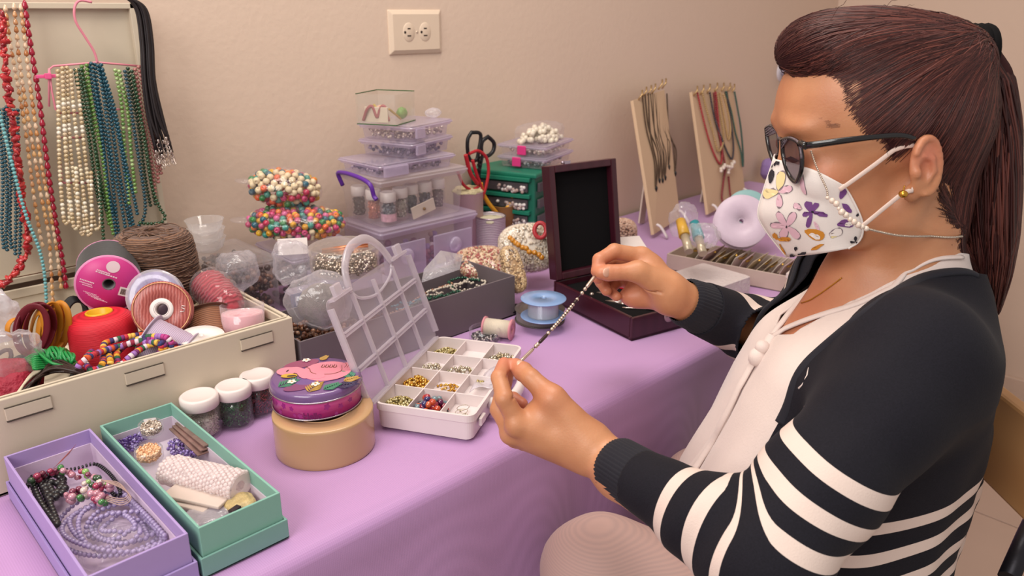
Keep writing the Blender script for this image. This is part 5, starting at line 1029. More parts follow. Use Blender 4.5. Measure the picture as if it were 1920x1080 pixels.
part('hinge', MB().bar((.02, CD-.004, CH+.0015), (.045, CD-.004, CH+.0015), .006, .0015), mat('brass', 'a88858', .3, .8), t)
part('round_clasp', MB().lathe([(1e-5, .0022), (.010, .0018), (.0108, 0)], 24, M=axis_m((CW*.52, -.0003, CH*.72), (0, -1, 0))).box((CW*.52+.004, -.002, CH*.8), (.008, .003, .004)), mat('nickel', 'a89890', .3, .8), t)
cm = np.array(t.matrix_world); cw_ = lambda x, y, z=CH*.78: cm[:3, :3]@np.array([x, y, z])+cm[:3, 3]
m_steel = mat('steel', 'b8a8a0', .22, .9, bump=0); m_bgrip = mat('black_grip', '141214', .35, bump=0)
def plier(label, x, y, a, mg, L_=.10):
    o = np.array([math.cos(a), math.sin(a)]); n_ = np.array([-o[1], o[0]]); t = thing('pliers', label, 'pliers', M4(cw_(x, y)))
    pt = lambda u, v, z=0: cw_(x+o[0]*u+n_[0]*v, y+o[1]*u+n_[1]*v, CH*.78+z)
    part('jaw', loc(t, MB().tube([pt(0, .0), pt(-.014, .002), pt(-.03, .0015)], [.0055, .004, .0012], 8).sphere(pt(0, 0), .0062, 14, 8, sc=(1, 1, .6))), m_steel, t, 'bright steel jaws')
    for s in (-1, 1): part('grip', loc(t, MB().tube(smooth_path([pt(.004, s*.002), pt(.02, s*.008), pt(.045, s*.012), pt(.075, s*.010)], 20), .0036, 8)), mg, t)
plier('small pliers with black grips, nearest the front of the wooden case', .045, .075, -.9, m_bgrip); plier('pliers with black grips in the middle of the wooden case', .060, .115, -.8, m_bgrip)
plier('pliers with red grips under the raised hand', .085, .150, -.75, mat('red_grip2', 'b81c2c', .35, bump=0))
mb = MB().tube(smooth_path([cw_(.03, .06), cw_(.06, .035), cw_(.085, .02), cw_(.10, .03), (cw_(.085, .045)), cw_(.05, .07)], 24), .0016, 6); single('tweezers', 'thin steel tweezers along the front of the wooden case', 'tweezers', mb, m_steel)
single('steel_bead_cap', 'small shiny bead cap at the left rim of the wooden case', 'bead', MB().sphere(cw_(.012, .115, CH+.001), .0035, 14, 8), m_steel)
# ============================================================= right: necklace stands, spools, cards on the second table
m_wood = mat('pale_wood', 'c4a688', .6, var=.04, scale=12, bump=.1)
def stand(label, tl, tr_, bl, br, Yt, Yb, nm):
    "leaning board: four pixel corners; top in plane Yt, bottom on the table"
    t = thing('necklace_stand', label, 'display stand', M4(T(bl[0], bl[1], Z2)))
    b0, b1 = T(*bl, Z2+.012), T(*br, Z2+.012)
    up_ = P(tl[0], tl[1], float((b0-CAM)@CF)+.03)-b0; v = [b0, b1, b1+up_*1.0, b0+up_]; v2 = P(tr_[0], tr_[1], float((b1-CAM)@CF)+.03); v[2] = v2
    n_ = np.cross(b1-b0, up_); n_ /= np.linalg.norm(n_); n_ = n_*(1 if n_@(-CF) > 0 else -1); w_ = [q-n_*.008 for q in v]
    mb = MB().add(v+w_, [(0, 1, 2, 3), (7, 6, 5, 4), (0, 4, 5, 1), (1, 5, 6, 2), (2, 6, 7, 3), (3, 7, 4, 0)], sm=False); part('board', loc(t, mb), m_wood, t, bevel=.001)
    c = (b0+b1)/2-n_*.01; top = (v[2]+v[3])/2-n_*.01; ft = c+np.array([0, .07, -.012]); ft[2] = Z2+.004
    part('back_strut', loc(t, MB().bar(c*.35+top*.65, ft, .03, .004, up=n_)), mat('strut_white', 'cdbcae', .6), t)
    for k in (.08, .92):
        q = b0+(b1-b0)*k; part('foot', loc(t, MB().tube(smooth_path([q+np.array([0, 0, .022]), q+n_*.012+np.array([0, 0, .012]), np.array([*(q+n_*.03)[:2], Z2+.004])], 10), .005, 8, flat=.6)), mat('strut_white2', 'd8cccc', .5), t)
    return t, v, n_
s1, q1, n1 = stand('pale wooden necklace stand with thin dark cords, nearer of the two', (1187, 188), (1246, 168), (1226, 440), (1276, 408), 0, 0, 5)
s2, q2, n2 = stand('pale wooden necklace stand with red and dark green bead strands, farther of the two', (1297, 172), (1374, 160), (1328, 402), (1398, 365), 0, 0, 6)
def onb(v, n_, px_, py_, off=.003):               # pixel -> point on the stand's board
    d = ray(px_, py_); t = ((v[0]-CAM)@n_)/(d@n_); return CAM+d*t+n_*off
m_pin = mat('brass_pin', 'c0a070', .3, .7, bump=0)
for st, q, n_, xs in ((s1, q1, n1, [(1196, 172), (1204, 166), (1213, 163), (1221, 160), (1234, 152), (1241, 150)]), (s2, q2, n2, [(1300, 164), (1312, 162), (1324, 160), (1338, 158), (1350, 158), (1362, 158), (1370, 160)])):
    for x, y in xs: part('pin', loc(st, MB().tube([onb(q, n_, x, y+16, .0), onb(q, n_, x, y+8, .012), onb(q, n_, x, y, .012)], .0022, 6)), m_pin, st)
m_dkc = mat('dark_cord', '4a3626', .5, var=.2)
for k, (x0, x1, xe, ye) in enumerate(((1201, 1212, 1226, 350), (1206, 1220, 1232, 335), (1216, 1226, 1238, 335), (1223, 1230, 1243, 330), (1232, 1240, 1250, 310), (1240, 1247, 1262, 322))):
    mb = MB(); pts = [onb(q1, n1, x, y, .005) for x, y in ((x0, 178), (x0+7, 240), (xe-3, ye-50), (xe, ye), (xe+2, ye-40), (x1+4, 250), (x1, 176))]; strand(mb, smooth_path(pts, 70), .0022, SPH_S, .0034)
    o = single('dark_necklace', ORD[k]+' from the left of the thin dark necklaces on the nearer wooden stand', 'necklace', mb, m_dkc)
    part('pendant', loc(o, MB().lathe([(1e-5, -.016), (.003, -.010), (.0035, -.004), (.001, 0)], 10, onb(q1, n1, xe, ye, .007))), m_bgrip, o)
for k, (col_, lab, pts) in enumerate((('9a1c28', 'dark red strand at the left of the farther wooden stand', [(1304, 176), (1314, 220), (1326, 265), (1338, 296), (1347, 308), (1350, 290), (1346, 255), (1342, 215), (1338, 172)]),
    ('a88858', 'tan bead strand beside the red one on the farther wooden stand', [(1312, 176), (1322, 215), (1332, 250), (1342, 285), (1352, 260), (1346, 215), (1340, 176)]),
    ('7a1a24', 'red and white knotted strand hanging lowest on the farther wooden stand', [(1335, 176), (1340, 230), (1350, 280), (1356, 315), (1352, 345), (1350, 375), (1362, 396), (1372, 398), (1366, 370), (1362, 330)]),
    ('2a2430', 'near-black strand crossing the red ones on the farther wooden stand', [(1326, 176), (1334, 220), (1346, 255), (1360, 290), (1368, 298), (1370, 270), (1364, 220), (1358, 174)]),
    ('b49060', 'honey-coloured strand in the middle of the farther wooden stand', [(1346, 176), (1354, 220), (1362, 262), (1366, 240), (1360, 205), (1352, 176)]),
    ('1e4a40', 'dark green strand at the right of the farther wooden stand', [(1356, 174), (1366, 210), (1374, 250), (1384, 285), (1388, 314), (1388, 285), (1384, 240), (1378, 205), (1372, 172)]))):
    mb = MB(); strand(mb, smooth_path([onb(q2, n2, x, y, .006+.002*(k % 2)) for x, y in pts], 80), .0034, SPH_S, .0058); single('bead_necklace', lab, 'necklace', mb, bead_m(col_, .3))
mb = MB(); strand(mb, [onb(q2, n2, x, y, .014) for x, y in ((1344, 322), (1352, 312), (1362, 316), (1368, 306), (1356, 326))], .005, SPH, .008, .002); single('white_knot_beads', 'white bead cluster at the crossing of the strands on the farther stand', 'beads', mb, bead_m('d8c8bc', .3))
def rs(*a, **k): return spool(*a, **k)
q = T(1388, 450, Z2); rs('ribbon_spool', 'large lilac ribbon spool standing on edge beside the farther necklace stand', axis_m(P(1392, 418, 1.62)+CF*.02, D(-.15, .12, -1), CR), .055, .030, .006, mat('pale_flange', 'c8b4c4', .4), mat('lilac_ribbon', 'a88abc', .4), rt=.050)
rs('ribbon_spool', 'small rust-red ribbon spool lying behind the lilac one', M4(T(1424, 385, Z2+.012)), .032, .026, .008, mat('rust_fl', '7a3a2a', .4), mat('rust_rib', '8e4630', .4), rt=.029)
rs('ribbon_spool', 'aqua-edged ribbon spool behind the large lilac one', axis_m(P(1404, 398, 1.72)+CF*.02, D(-.1, .2, -1), CR), .048, .02, .014, mat('aqua_fl', '8ab0b0', .4), mat('pale_rib', 'c0b0c0', .4), rt=.044)
lb_ = W(1446, 296, .085); bag('lilac_bundle', 'lilac fabric bundle against the wall, right of the farther stand', 'fabric', (lb_[0], .082, (Z2+.002+lb_[2])/2), .032, .03, (lb_[2]-Z2-.002)/2, mat('lilac_fab', '9a80b8', .8), 21, 0, .1)
# foil-topped pens in a clear bag
for k, (x, y, c, lab) in enumerate(((1276, 436, 'c89a38', 'gold-capped'), (1302, 440, '2a8a94', 'turquoise'))):
    A, B_ = P(x, y-22, 1.47), P(x+16, y+36, 1.42); t = thing('glitter_tube', lab+' glitter tube leaning before the necklace stands', 'tube', M4(B_)); part('tube_body', loc(t, MB().tube([A*.5+B_*.5, B_], .008, 12)), mat('tb'+c, 'b8a890', .3, .3), t); part('tube_cap', loc(t, MB().tube([A, A*.5+B_*.5], [.009, .011], 12)), mat('tc'+c, c, .35), t)
bag('clear_bag', 'crumpled clear bag at the foot of the nearer necklace stand', 'plastic bag', P(1283, 410, 1.50), .028, .024, .03, clear('bg9', body=.13, wrinkle=.55, edge=.3), 22, 0, .25)
bag('clear_bag', 'clear bag over the turquoise glitter tube', 'plastic bag', P(1318, 440, 1.45), .026, .03, .022, clear('bg10', body=.2, wrinkle=.55, edge=.3), 23, 0, .25)
# wrapped white packet
m_wp = mat('tissue_paper', 'c8bab8', .7, var=.05, scale=30, bump=.6, dist=.004)
A, B_, Cc = T(1254, 512, Z2+.045), T(1345, 540, Z2+.045), T(1396, 482, Z2+.045); ang = math.atan2(*(B_-A)[[1, 0]]); L1 = np.linalg.norm((B_-A)[:2]); L2 = .105
mb = MB(); shell(mb, [[(x, y, .002) for x, y in rr_rect(L1, L2, .004)], [(x-.001, y-.001, .02) for x, y in rr_rect(L1+.002, L2+.002, .004)], [(x, y, .043) for x, y in rr_rect(L1, L2, .006)], [(x+.003, y+.003, .0445) for x, y in rr_rect(L1-.006, L2-.006, .006)]], True, True)
single('white_packet', 'rectangular packet wrapped in white tissue paper, beyond the raised hand', 'packet', mb, m_wp, M=M4((A[0], A[1], Z2+.001), ang))
A = T(1160, 462, ZT+.002); single('paper_sheet', 'small white paper sheet beside the wooden case lid', 'paper', MB().box((0, 0, 0), (.05, .06, .0008)), mat('sheet', 'd0c4c0', .7), M=M4(P(1186, 462, 1.42), -.5, .35))
# tray of jewellery cards
m_tray = mat('card_tray', 'b8a498', .6, bump=.05); fl_, fr_ = T(1395, 535, Z2), T(1500, 556, Z2); ang = math.atan2(*(fl_-fr_)[[1, 0]])
t = thing('card_tray', 'low beige box of jewellery cards on the farther table', 'tray', M4((fr_[0], fr_[1], Z2+.0015), ang)); Lt = np.linalg.norm((fl_-fr_)[:2])+.17
part('tray_walls', openbox(MB(), Lt, .12, .034, .003), m_tray, t, bevel=.001, M=M4((0, -.12, 0)))
tm = np.array(t.matrix_world)
for k in range(15):
    x = .02+k*(Lt-.04)/15; p_ = tm[:3, :3]@np.array([x, -.06+.008*math.sin(k*2), .024])+tm[:3, 3]; c = ['c8b8a0', 'b8a48c', 'c4a8b0', 'd4c8bc', 'a89880'][k % 5]
    o = single('jewellery_card', ORD[k % 10]+(' ' if k < 10 else ' of the far ')+'jewellery card from the right end of the beige tray', 'card', MB().box((0, 0, 0), (.0012, .085, .046)), mat('jc'+c, c, .6), M=M4(p_, ang+.12*math.sin(k*3.1), 0, R_(-32+8*math.sin(k))), bevel=.0003)
    part('gold_piece', MB().tube([(-.002, -.02, .016), (-.003, .0, .012), (-.002, .02, .017)] if k % 3 else [(-.002, -.012, .010), (-.002, .006, .018)], .0022, 6), mat('goldp', 'b08840', .3, .8, bump=0), o)
q = T(1515, 548, Z2); t = thing('white_box', 'small white lidded box with a gold mark, right of the beige card tray', 'box', M4((q[0], q[1]-.02, Z2+.0015), ang)); part('box_base', MB().box((0, 0, .02), (.10, .09, .038)), mat('wbx', 'cdbdb6', .6), t, bevel=.001); part('box_lid', MB().box((0, 0, .040), (.103, .093, .010)), mat('wbx2', 'd4c6c0', .6), t, bevel=.001); part('gold_mark', MB().box((.0525, .0, .028), (.0008, .02, .004)), mat('gm', 'b08c48', .4, .6), t)
# ============================================================= the woman
# local frame: x to the right, b up, c horizontally away from the seat where the picture was taken; all in metres
CP, SP = math.cos(PITCH), math.sin(PITCH)
def HW(q): q = np.asarray(q, float); return CAM + q[..., 0:1]*CR + q[..., 1:2]*ZZ + q[..., 2:3]*_fh
def L(x, y, d): X, Y = (x-960)/FOC*d, (540-y)/FOC*d; return np.array([X, Y*CP-d*SP, Y*SP+d*CP])
def Sg(x, y, c): v = (540-y)/FOC; Z = c/(v*SP+CP); return np.array([(x-960)/FOC*Z, Z*(v*CP-SP), c])
def proj(q): Z = q[:, 2]*CP-q[:, 1]*SP; Y = q[:, 1]*CP+q[:, 2]*SP; return np.stack([960+FOC*q[:, 0]/Z, 540-FOC*Y/Z], 1)
def smin(a, b, k): h = np.clip(.5+.5*(b-a)/k, 0, 1); return b*(1-h)+a*h-k*h*(1-h)
def ell(p, c, r, R=None):
    q = p-np.array(c)
    if R is not None: q = q@R
    k0 = np.linalg.norm(q/np.array(r), axis=1); k1 = np.linalg.norm(q/np.array(r)**2, axis=1); return k0*(k0-1)/(k1+1e-9)
def cap(p, a, b, ra, rb):
    a = np.array(a); ba = np.array(b)-a; pa = p-a; h = np.clip(pa@ba/(ba@ba), 0, 1); return np.linalg.norm(pa-h[:, None]*ba, axis=1)-(ra+(rb-ra)*h)
def chain(p, pts, rs, k=.004):
    d = None
    for i in range(len(pts)-1):
        e = cap(p, pts[i], pts[i+1], rs[i], rs[i+1]); d = e if d is None else smin(d, e, k)
    return d
def surfnet(sdf, lo, hi, h):
    B = 6; lo = np.array(lo, float); n = (np.ceil((np.array(hi)-lo)/h/B)*B).astype(int); nb = n//B
    bc = np.stack(np.meshgrid(*[(np.arange(m)+.5)*B for m in nb], indexing='ij'), -1)*h+lo
    dc = sdf(bc.reshape(-1, 3)).reshape(nb); act = np.abs(dc) < B*h*1.35
    Fv = np.repeat(np.repeat(np.repeat(np.sign(dc), B, 0), B, 1), B, 2).astype(np.float32)
    ia = np.argwhere(act); off = np.stack(np.meshgrid(*[np.arange(B)]*3, indexing='ij'), -1).reshape(-1, 3)
    idx = (ia[:, None]*B+off[None]).reshape(-1, 3); vals = np.empty(len(idx), np.float32)
    for s in range(0, len(idx), 400000): vals[s:s+400000] = sdf(idx[s:s+400000]*h+lo)
    Fv[idx[:, 0], idx[:, 1], idx[:, 2]] = vals
    ins = Fv < 0; a = ins[:-1, :-1, :-1].astype(np.int8)
    cnt = sum(ins[i:i+n[0]-1, j:j+n[1]-1, k:k+n[2]-1].astype(np.int8) for i in (0, 1) for j in (0, 1) for k in (0, 1))
    cells = np.argwhere((cnt > 0) & (cnt < 8)); cid = -np.ones(tuple(n-1), int); cid[cells[:, 0], cells[:, 1], cells[:, 2]] = np.arange(len(cells))
    acc = np.zeros((len(cells), 3)); num = np.zeros(len(cells)); cor = [(i, j, k) for i in (0, 1) for j in (0, 1) for k in (0, 1)]
    val = {c: Fv[cells[:, 0]+c[0], cells[:, 1]+c[1], cells[:, 2]+c[2]] for c in cor}
    for c in cor:
        for ax in range(3):
            if c[ax] == 0:
                d = list(c); d[ax] = 1; f0, f1 = val[c], val[tuple(d)]; m = (f0 < 0) != (f1 < 0); t = np.where(m, f0/(f0-f1+1e-12), 0)
                q = np.tile(np.array(c, float), (len(cells), 1)); q[:, ax] += t; acc += q*m[:, None]; num += m
    V = (cells+acc/num[:, None])*h+lo; quads = []
    for ax in range(3):
        o = [0, 0, 0]; o[ax] = 1; u, w_ = [a_ for a_ in range(3) if a_ != ax]
        A = ins[tuple(slice(0, n[i]-o[i]) for i in range(3))]; Bv = ins[tuple(slice(o[i], n[i]) for i in range(3))]; e = np.argwhere(A != Bv)
        e = e[(e[:, u] > 0) & (e[:, w_] > 0) & (e[:, u] < n[u]-1) & (e[:, w_] < n[w_]-1)]
        def g(du, dw): q = e.copy(); q[:, u] -= du; q[:, w_] -= dw; return cid[q[:, 0], q[:, 1], q[:, 2]]
        q = np.stack([g(1, 1), g(0, 1), g(0, 0), g(1, 0)], 1); inside = A[e[:, 0], e[:, 1], e[:, 2]]; flip = inside if ax != 1 else ~inside
        q[~flip] = q[~flip][:, ::-1]; quads.append(q[(q >= 0).all(1)])
    return V, np.concatenate(quads)
def relax(V, Q, it=2, lam=.5):
    for _ in range(it):
        s = np.zeros_like(V); c = np.zeros(len(V))
        for i in range(4):
            a, b = Q[:, i], Q[:, (i+1) % 4]; np.add.at(s, a, V[b]); np.add.at(c, a, 1); np.add.at(s, b, V[a]); np.add.at(c, b, 1)
        V = V*(1-lam)+lam*s/np.maximum(c, 1)[:, None]
    return V
def clip(V, Q, g, attrs=()):
    "keep g<0; cut faces exactly at g=0.  returns V, tris, attrs"
    Tt = np.concatenate([Q[:, [0, 1, 2]], Q[:, [0, 2, 3]]]) if Q.shape[1] == 4 else Q
    ins = g < 0; c = ins[Tt].sum(1); keep = Tt[c == 3]; cut = Tt[(c > 0) & (c < 3)]; newv = []; cache = {}; out = []
    def mid(a, b):
        k = (min(a, b), max(a, b))
        if k not in cache: t = g[k[0]]/(g[k[0]]-g[k[1]]); cache[k] = len(V)+len(newv); newv.append((k[0], k[1], t))
        return cache[k]
    for tri in cut:
        s = [int(x) for x in tri]; k = sum(bool(ins[x]) for x in s)
        while not (ins[s[0]] and (k == 1 or (k == 2 and ins[s[1]]))): s = s[1:]+s[:1]
        if k == 1: out.append((s[0], mid(s[0], s[1]), mid(s[0], s[2])))
        else: m1, m2 = mid(s[1], s[2]), mid(s[0], s[2]); out += [(s[0], s[1], m1), (s[0], m1, m2)]
    nv = np.array([V[a]*(1-t)+V[b]*t for a, b, t in newv]).reshape(-1, 3); V2 = np.vstack([V, nv]); Tn = np.vstack([keep, np.array(out, int).reshape(-1, 3)])
    at = [np.concatenate([A, np.array([A[a]*(1-t)+A[b]*t for a, b, t in newv])]) for A in attrs]
    used = np.unique(Tn); mp = -np.ones(len(V2), int); mp[used] = np.arange(len(used)); return V2[used], mp[Tn], [A[used] for A in at]
def pdist(P2, poly):                              # signed 2-D distance, negative inside
    poly = np.array(poly, float); n = len(poly); d = np.full(len(P2), 1e9); ins = np.zeros(len(P2), bool)
    for i in range(n):
        a, b = poly[i], poly[(i+1) % n]; e = b-a; w_ = P2-a; t = np.clip(w_@e/(e@e+1e-9), 0, 1); d = np.minimum(d, np.linalg.norm(w_-t[:, None]*e, axis=1))
        cnd = (a[1] > P2[:, 1]) != (b[1] > P2[:, 1]); xi = (b[0]-a[0])*(P2[:, 1]-a[1])/(b[1]-a[1]+1e-12)+a[0]; ins ^= cnd & (P2[:, 0] < xi)
    return np.where(ins, -d, d)
C0 = .81                                          # the woman's plane of symmetry
def mir(V): q = V.copy(); f = q[:, 2] > C0; q[f, 2] = 2*C0-q[f, 2]; return q
hip = np.array([.37, -.77, C0]); PO = HW(hip)[0] if HW(hip).ndim > 1 else HW(hip)
woman = thing('person', 'woman in floral face mask, glasses, ponytail and striped navy cardigan, holding a strung bracelet', 'person', M4(PO))
def put(name, V, Fc, m, attr=None, parent=None, label=None, solid=0, sub=0, kind=None):
    mb = MB().add(HW(V)-np.array(PO), Fc); o = part(name, mb, m, parent or woman, label, kind, solid=solid, sub=sub)
    if attr is not None:
        for k, A in attr.items():
            a = o.data.attributes.new(k, 'FLOAT', 'POINT'); a.data.foreach_set('value', A.astype(np.float32))
    return o
def tubeH(name, pts, r, m, n=40, seg=8, flat=1, up=None, parent=None, label=None, kind=None, mb=None):
    p = smooth_path(pts, n) if n else np.array(pts); p = HW(p)-np.array(PO); t = (mb or MB()).tube(p, r if np.isscalar(r) else np.interp(np.linspace(0, 1, len(p)), np.linspace(0, 1, len(r)), r), seg, flat=flat, up=up)
    return part(name, t, m, parent or woman, label, kind) if name else t
# ---- skin material
def skinmat():
    m, nt, b, out = _new('skin'); tc = N(nt, 'ShaderNodeTexCoord'); n1 = N(nt, 'ShaderNodeTexNoise'); n1.inputs['Scale'].default_value = 18; n1.inputs['Detail'].default_value = 5; nt.links.new(tc.outputs['Object'], n1.inputs['Vector'])
    r = N(nt, 'ShaderNodeValToRGB'); r.color_ramp.elements[0].position = .3; r.color_ramp.elements[1].position = .75; r.color_ramp.elements[0].color = srgb('b0724f')+[1]; r.color_ramp.elements[1].color = srgb('c98f68')+[1]
    nt.links.new(n1.outputs['Fac'], r.inputs[0])
    at = N(nt, 'ShaderNodeAttribute', attribute_name='red'); mx = N(nt, 'ShaderNodeMix', data_type='RGBA'); nt.links.new(at.outputs['Fac'], mx.inputs[0]); nt.links.new(r.outputs[0], mx.inputs[6]); mx.inputs[7].default_value = srgb('c8755e')+[1]
    nt.links.new(mx.outputs[2], b.inputs['Base Color'])
    n2 = N(nt, 'ShaderNodeTexNoise'); n2.inputs['Scale'].default_value = 900; nt.links.new(tc.outputs['Object'], n2.inputs['Vector']); v = N(nt, 'ShaderNodeTexVoronoi'); v.inputs['Scale'].default_value = 420; nt.links.new(tc.outputs['Object'], v.inputs['Vector'])
    ad = N(nt, 'ShaderNodeMath', operation='ADD'); nt.links.new(n2.outputs['Fac'], ad.inputs[0]); nt.links.new(v.outputs['Distance'], ad.inputs[1])
    bp = N(nt, 'ShaderNodeBump'); bp.inputs['Strength'].default_value = .22; bp.inputs['Distance'].default_value = .0004; nt.links.new(ad.outputs[0], bp.inputs['Height']); nt.links.new(bp.outputs[0], b.inputs['Normal'])
    b.inputs['Roughness'].default_value = .46; b.inputs['Subsurface Weight'].default_value = .12; b.inputs['Subsurface Radius'].default_value = (.008, .003, .0015); b.inputs['Subsurface Scale'].default_value = .5
    return m
m_skin = skinmat()
KX, KB = .30, .14                                  # the far shoulder is turned back and a little lower
def WP(p): q = np.array(p, float).copy(); dc = np.maximum(0, q[:, 2]-C0); q[:, 0] -= KX*dc; q[:, 1] += KB*dc; return q
def UW(p): q = np.array(p, float).copy(); dc = np.maximum(0, q[:, 2]-C0); q[:, 0] += KX*dc; q[:, 1] -= KB*dc; return q
# ---- body sections (torso), shared by skin, blouse and cardigan
TB = np.array([-.225, -.245, -.27, -.30, -.34, -.40, -.48, -.56, -.64, -.74, -.80][::-1])
TX = np.array([.426, .426, .420, .406, .390, .381, .374, .358, .350, .36, .365][::-1])
TR = np.array([.052, .056, .066, .080, .096, .116, .130, .140, .148, .15, .14][::-1])
TC_ = np.array([.052, .062, .105, .148, .170, .172, .162, .165, .18, .19, .185][::-1])
def torso(p, off=0):
    b = p[:, 1]; x = np.interp(b, TB, TX); rx = np.interp(b, TB, TR)+off; rc = np.interp(b, TB, TC_)+off
    u = (p[:, 0]-x)/rx; w_ = (p[:, 2]-C0)/rc; k = np.sqrt(u*u+w_*w_); d = (k-1)*np.minimum(rx, rc)*.9
    g = np.sqrt((u/rx)**2+(w_/rc)**2)+1e-6; d = k*(k-1)/g*.85
    return np.maximum(np.maximum(d, b-(-.215)), -.775-b)
# joints
SHN = np.array([.368, -.308, .660]); ELN = L(1436, 1046, .645); WRN = L(1117, 848, .80)
SHF = np.array([.425, -.330, .955]); WRF = L(1264, 557, .98); ELF = np.array([.41, -.455, 1.03])
# ---- head
def head(p):
    d = ell(p, (.374, -.094, C0), (.097, .090, .074))
    d = smin(d, ell(p, (.335, -.088, C0), (.0645, .066, .060)), .02)
    d = smin(d, ell(p, (.338, -.155, C0), (.050, .068, .052)), .02)
    q = mir(p)
    d = smin(d, ell(q, (.292, -.107, C0-.020), (.020, .009, .026)), .012)        # brow
    d = smin(d, ell(q, (.312, -.158, C0-.040), (.024, .020, .018)), .018)        # cheekbone
    d = smin(d, ell(q, (.345, -.195, C0-.045), (.030, .030, .016)), .02)         # jaw side
    d = smin(d, cap(q, (.372, -.200, C0-.050), (.322, -.226, C0-.018), .014, .012), .018)
    d = smin(d, ell(p, (.318, -.224, C0), (.018, .016, .020)), .012)             # chin
    d = smin(d, cap(p, (.286, -.122, C0), (.280, -.164, C0), .007, .009), .010) # nose
    d = smin(d, ell(q, (.286, -.168, C0-.009), (.008, .006, .006)), .006)
    d = smin(d, ell(p, (.300, -.198, C0), (.010, .010, .020)), .008)             # lips
    d = -smin(-d, ell(q, (.270, -.131, C0-.033), (.014, .011, .017)), .010)      # eye socket
    d = smin(d, ell(q, (.2945, -.1325, C0-.032), (.0125, .0115, .0150)), .004)   # lids over the eyeball
    d = -smin(-d, cap(q, (.2815, -.1365, C0-.044), (.2800, -.1370, C0-.020), .0011, .0011), .0015)
    # neck
    d = smin(d, cap(p, (.405, -.17, C0), (.418, -.30, C0), .056, .054), .018)
    d = smin(d, cap(q, (.395, -.165, C0-.058), (.365, -.315, C0-.012), .010, .008), .022)    # neck cord muscle
    # ear (both sides)
    ER = np.array(Matrix.Rotation(R_(10), 3, 'Z')@Matrix.Rotation(R_(-18), 3, 'Y'))
    ec = np.array((.386, -.1365, C0-.0775)); e = ell(q, ec, (.0165, .0285, .0058), ER)
    e = smin(e, ell(q, ec+np.array((-.0065, -.0265, .0012)), (.0085, .009, .0045)), .006)
    lp = (q-ec)@ER; an = np.linspace(-2.0, 2.3, 16); hel = np.stack([.0145*np.cos(an+.25), .0262*np.sin(an+.25), np.full(16, -.0035)], 1)
    hx = chain(lp, hel, [.0033]*16, .002); e = smin(e, hx, .0022)
    e = -smin(-e, ell(lp, (-.002, -.0035, -.0085), (.0095, .0125, .0078)), .004)              # concha
    e = -smin(-e, cap(lp, (-.004, .015, -.0068), (.0085, .004, -.0068), .0026, .0026), .002)
    e = smin(e, chain(lp, [(-.004, .011, -.0040), (.005, .006, -.0048), (.0068, -.006, -.0045), (.001, -.0145, -.0035)], [.0024, .0028, .0028, .0024], .002), .0018)
    e = smin(e, ell(lp, (-.0115, -.004, -.003), (.0040, .0055, .0045)), .003)
    d = smin(d, e, .0055)
    return d
def chest(p):
    p = WP(p)
    d = torso(p, -.010); d = smin(d, cap(p, (.385, -.29, C0), (.348, -.40, C0), .057, .060), .03)
    q = mir(p); d = smin(d, cap(q, (.395, -.300, C0-.02), (.405, -.295, C0-.12), .012, .014), .02)
    return d
def upper(p): return smin(head(p), chest(p), .030)
def armN(p): return smin(cap(p, SHN, ELN, .045, .036), cap(p, ELN, WRN, .036, .024), .015)
def armF(p): return smin(cap(p, SHF, ELF, .045, .036), cap(p, ELF, WRF, .036, .024), .015)
# ---- near (left) hand
IN = lambda x, y, d: L(x, y, d)
def handN(p):
    W0 = L(1117, 846, .80); W1 = L(1165, 885, .775); idx = [IN(971, 794, .795), IN(946, 748, .790), IN(936, 708, .806), IN(945, 682, .828)]
    mid_ = [IN(961, 810, .812), IN(936, 768, .828), IN(945, 718, .846), IN(957, 683, .846)]
    rin = [IN(967, 819, .832), IN(944, 782, .858), IN(962, 748, .872), IN(979, 757, .864)]
    pin = [IN(983, 826, .850), IN(966, 795, .876), IN(975, 765, .882), IN(990, 770, .872)]
    th = [IN(1078, 800, .792), IN(1036, 748, .793), IN(995, 709, .806), IN(967, 685, .828)]
    d = cap(p, W0, W1, .0235, .0265); d = smin(d, cap(p, W1, ELN, .0265, .036), .01)
    for f_, r0 in ((idx, .0125), (mid_, .0125), (rin, .0115), (pin, .0105)): d = smin(d, cap(p, W0+(f_[0]-W0)*.12, f_[0], .0185, r0), .014)
    d = smin(d, cap(p, L(1100, 822, .795), th[1], .019, .0135), .014)
    d = smin(d, chain(p, [th[1], th[2], (th[2]+th[3])/2, th[3]], [.0125, .0098, .0100, .0078], .003), .008)
    d = smin(d, ell(p, L(1016, 775, .805), (.018, .014, .018)), .012)            # web of the thumb
    d = smin(d, ell(p, L(1040, 812, .815), (.030, .018, .022)), .012)
    fs = chain(p, idx, [.0108, .0094, .0082, .0070], .003)
    for f_, r_ in ((mid_, (.0108, .0094, .0082, .0070)), (rin, (.0100, .0088, .0076, .0066)), (pin, (.0092, .0078, .0068, .0060))): fs = smin(fs, chain(p, f_, r_, .003), .0012)
    for f_ in (idx, mid_): fs = smin(fs, ell(p, f_[0]+np.array([-.003, -.001, -.004]), (.0088, .0088, .0088)), .006)
    d = smin(d, fs, .005)
    cr = lambda a, b, r: cap(p, a, b, r, r)                                        # creases on the finger pads
    for k in (1, 2): d = -smin(-d, cr(idx[k]+np.array([.0085, .003, -.006]), idx[k]+np.array([.0085, .001, .006]), .0012), .002)
    return d
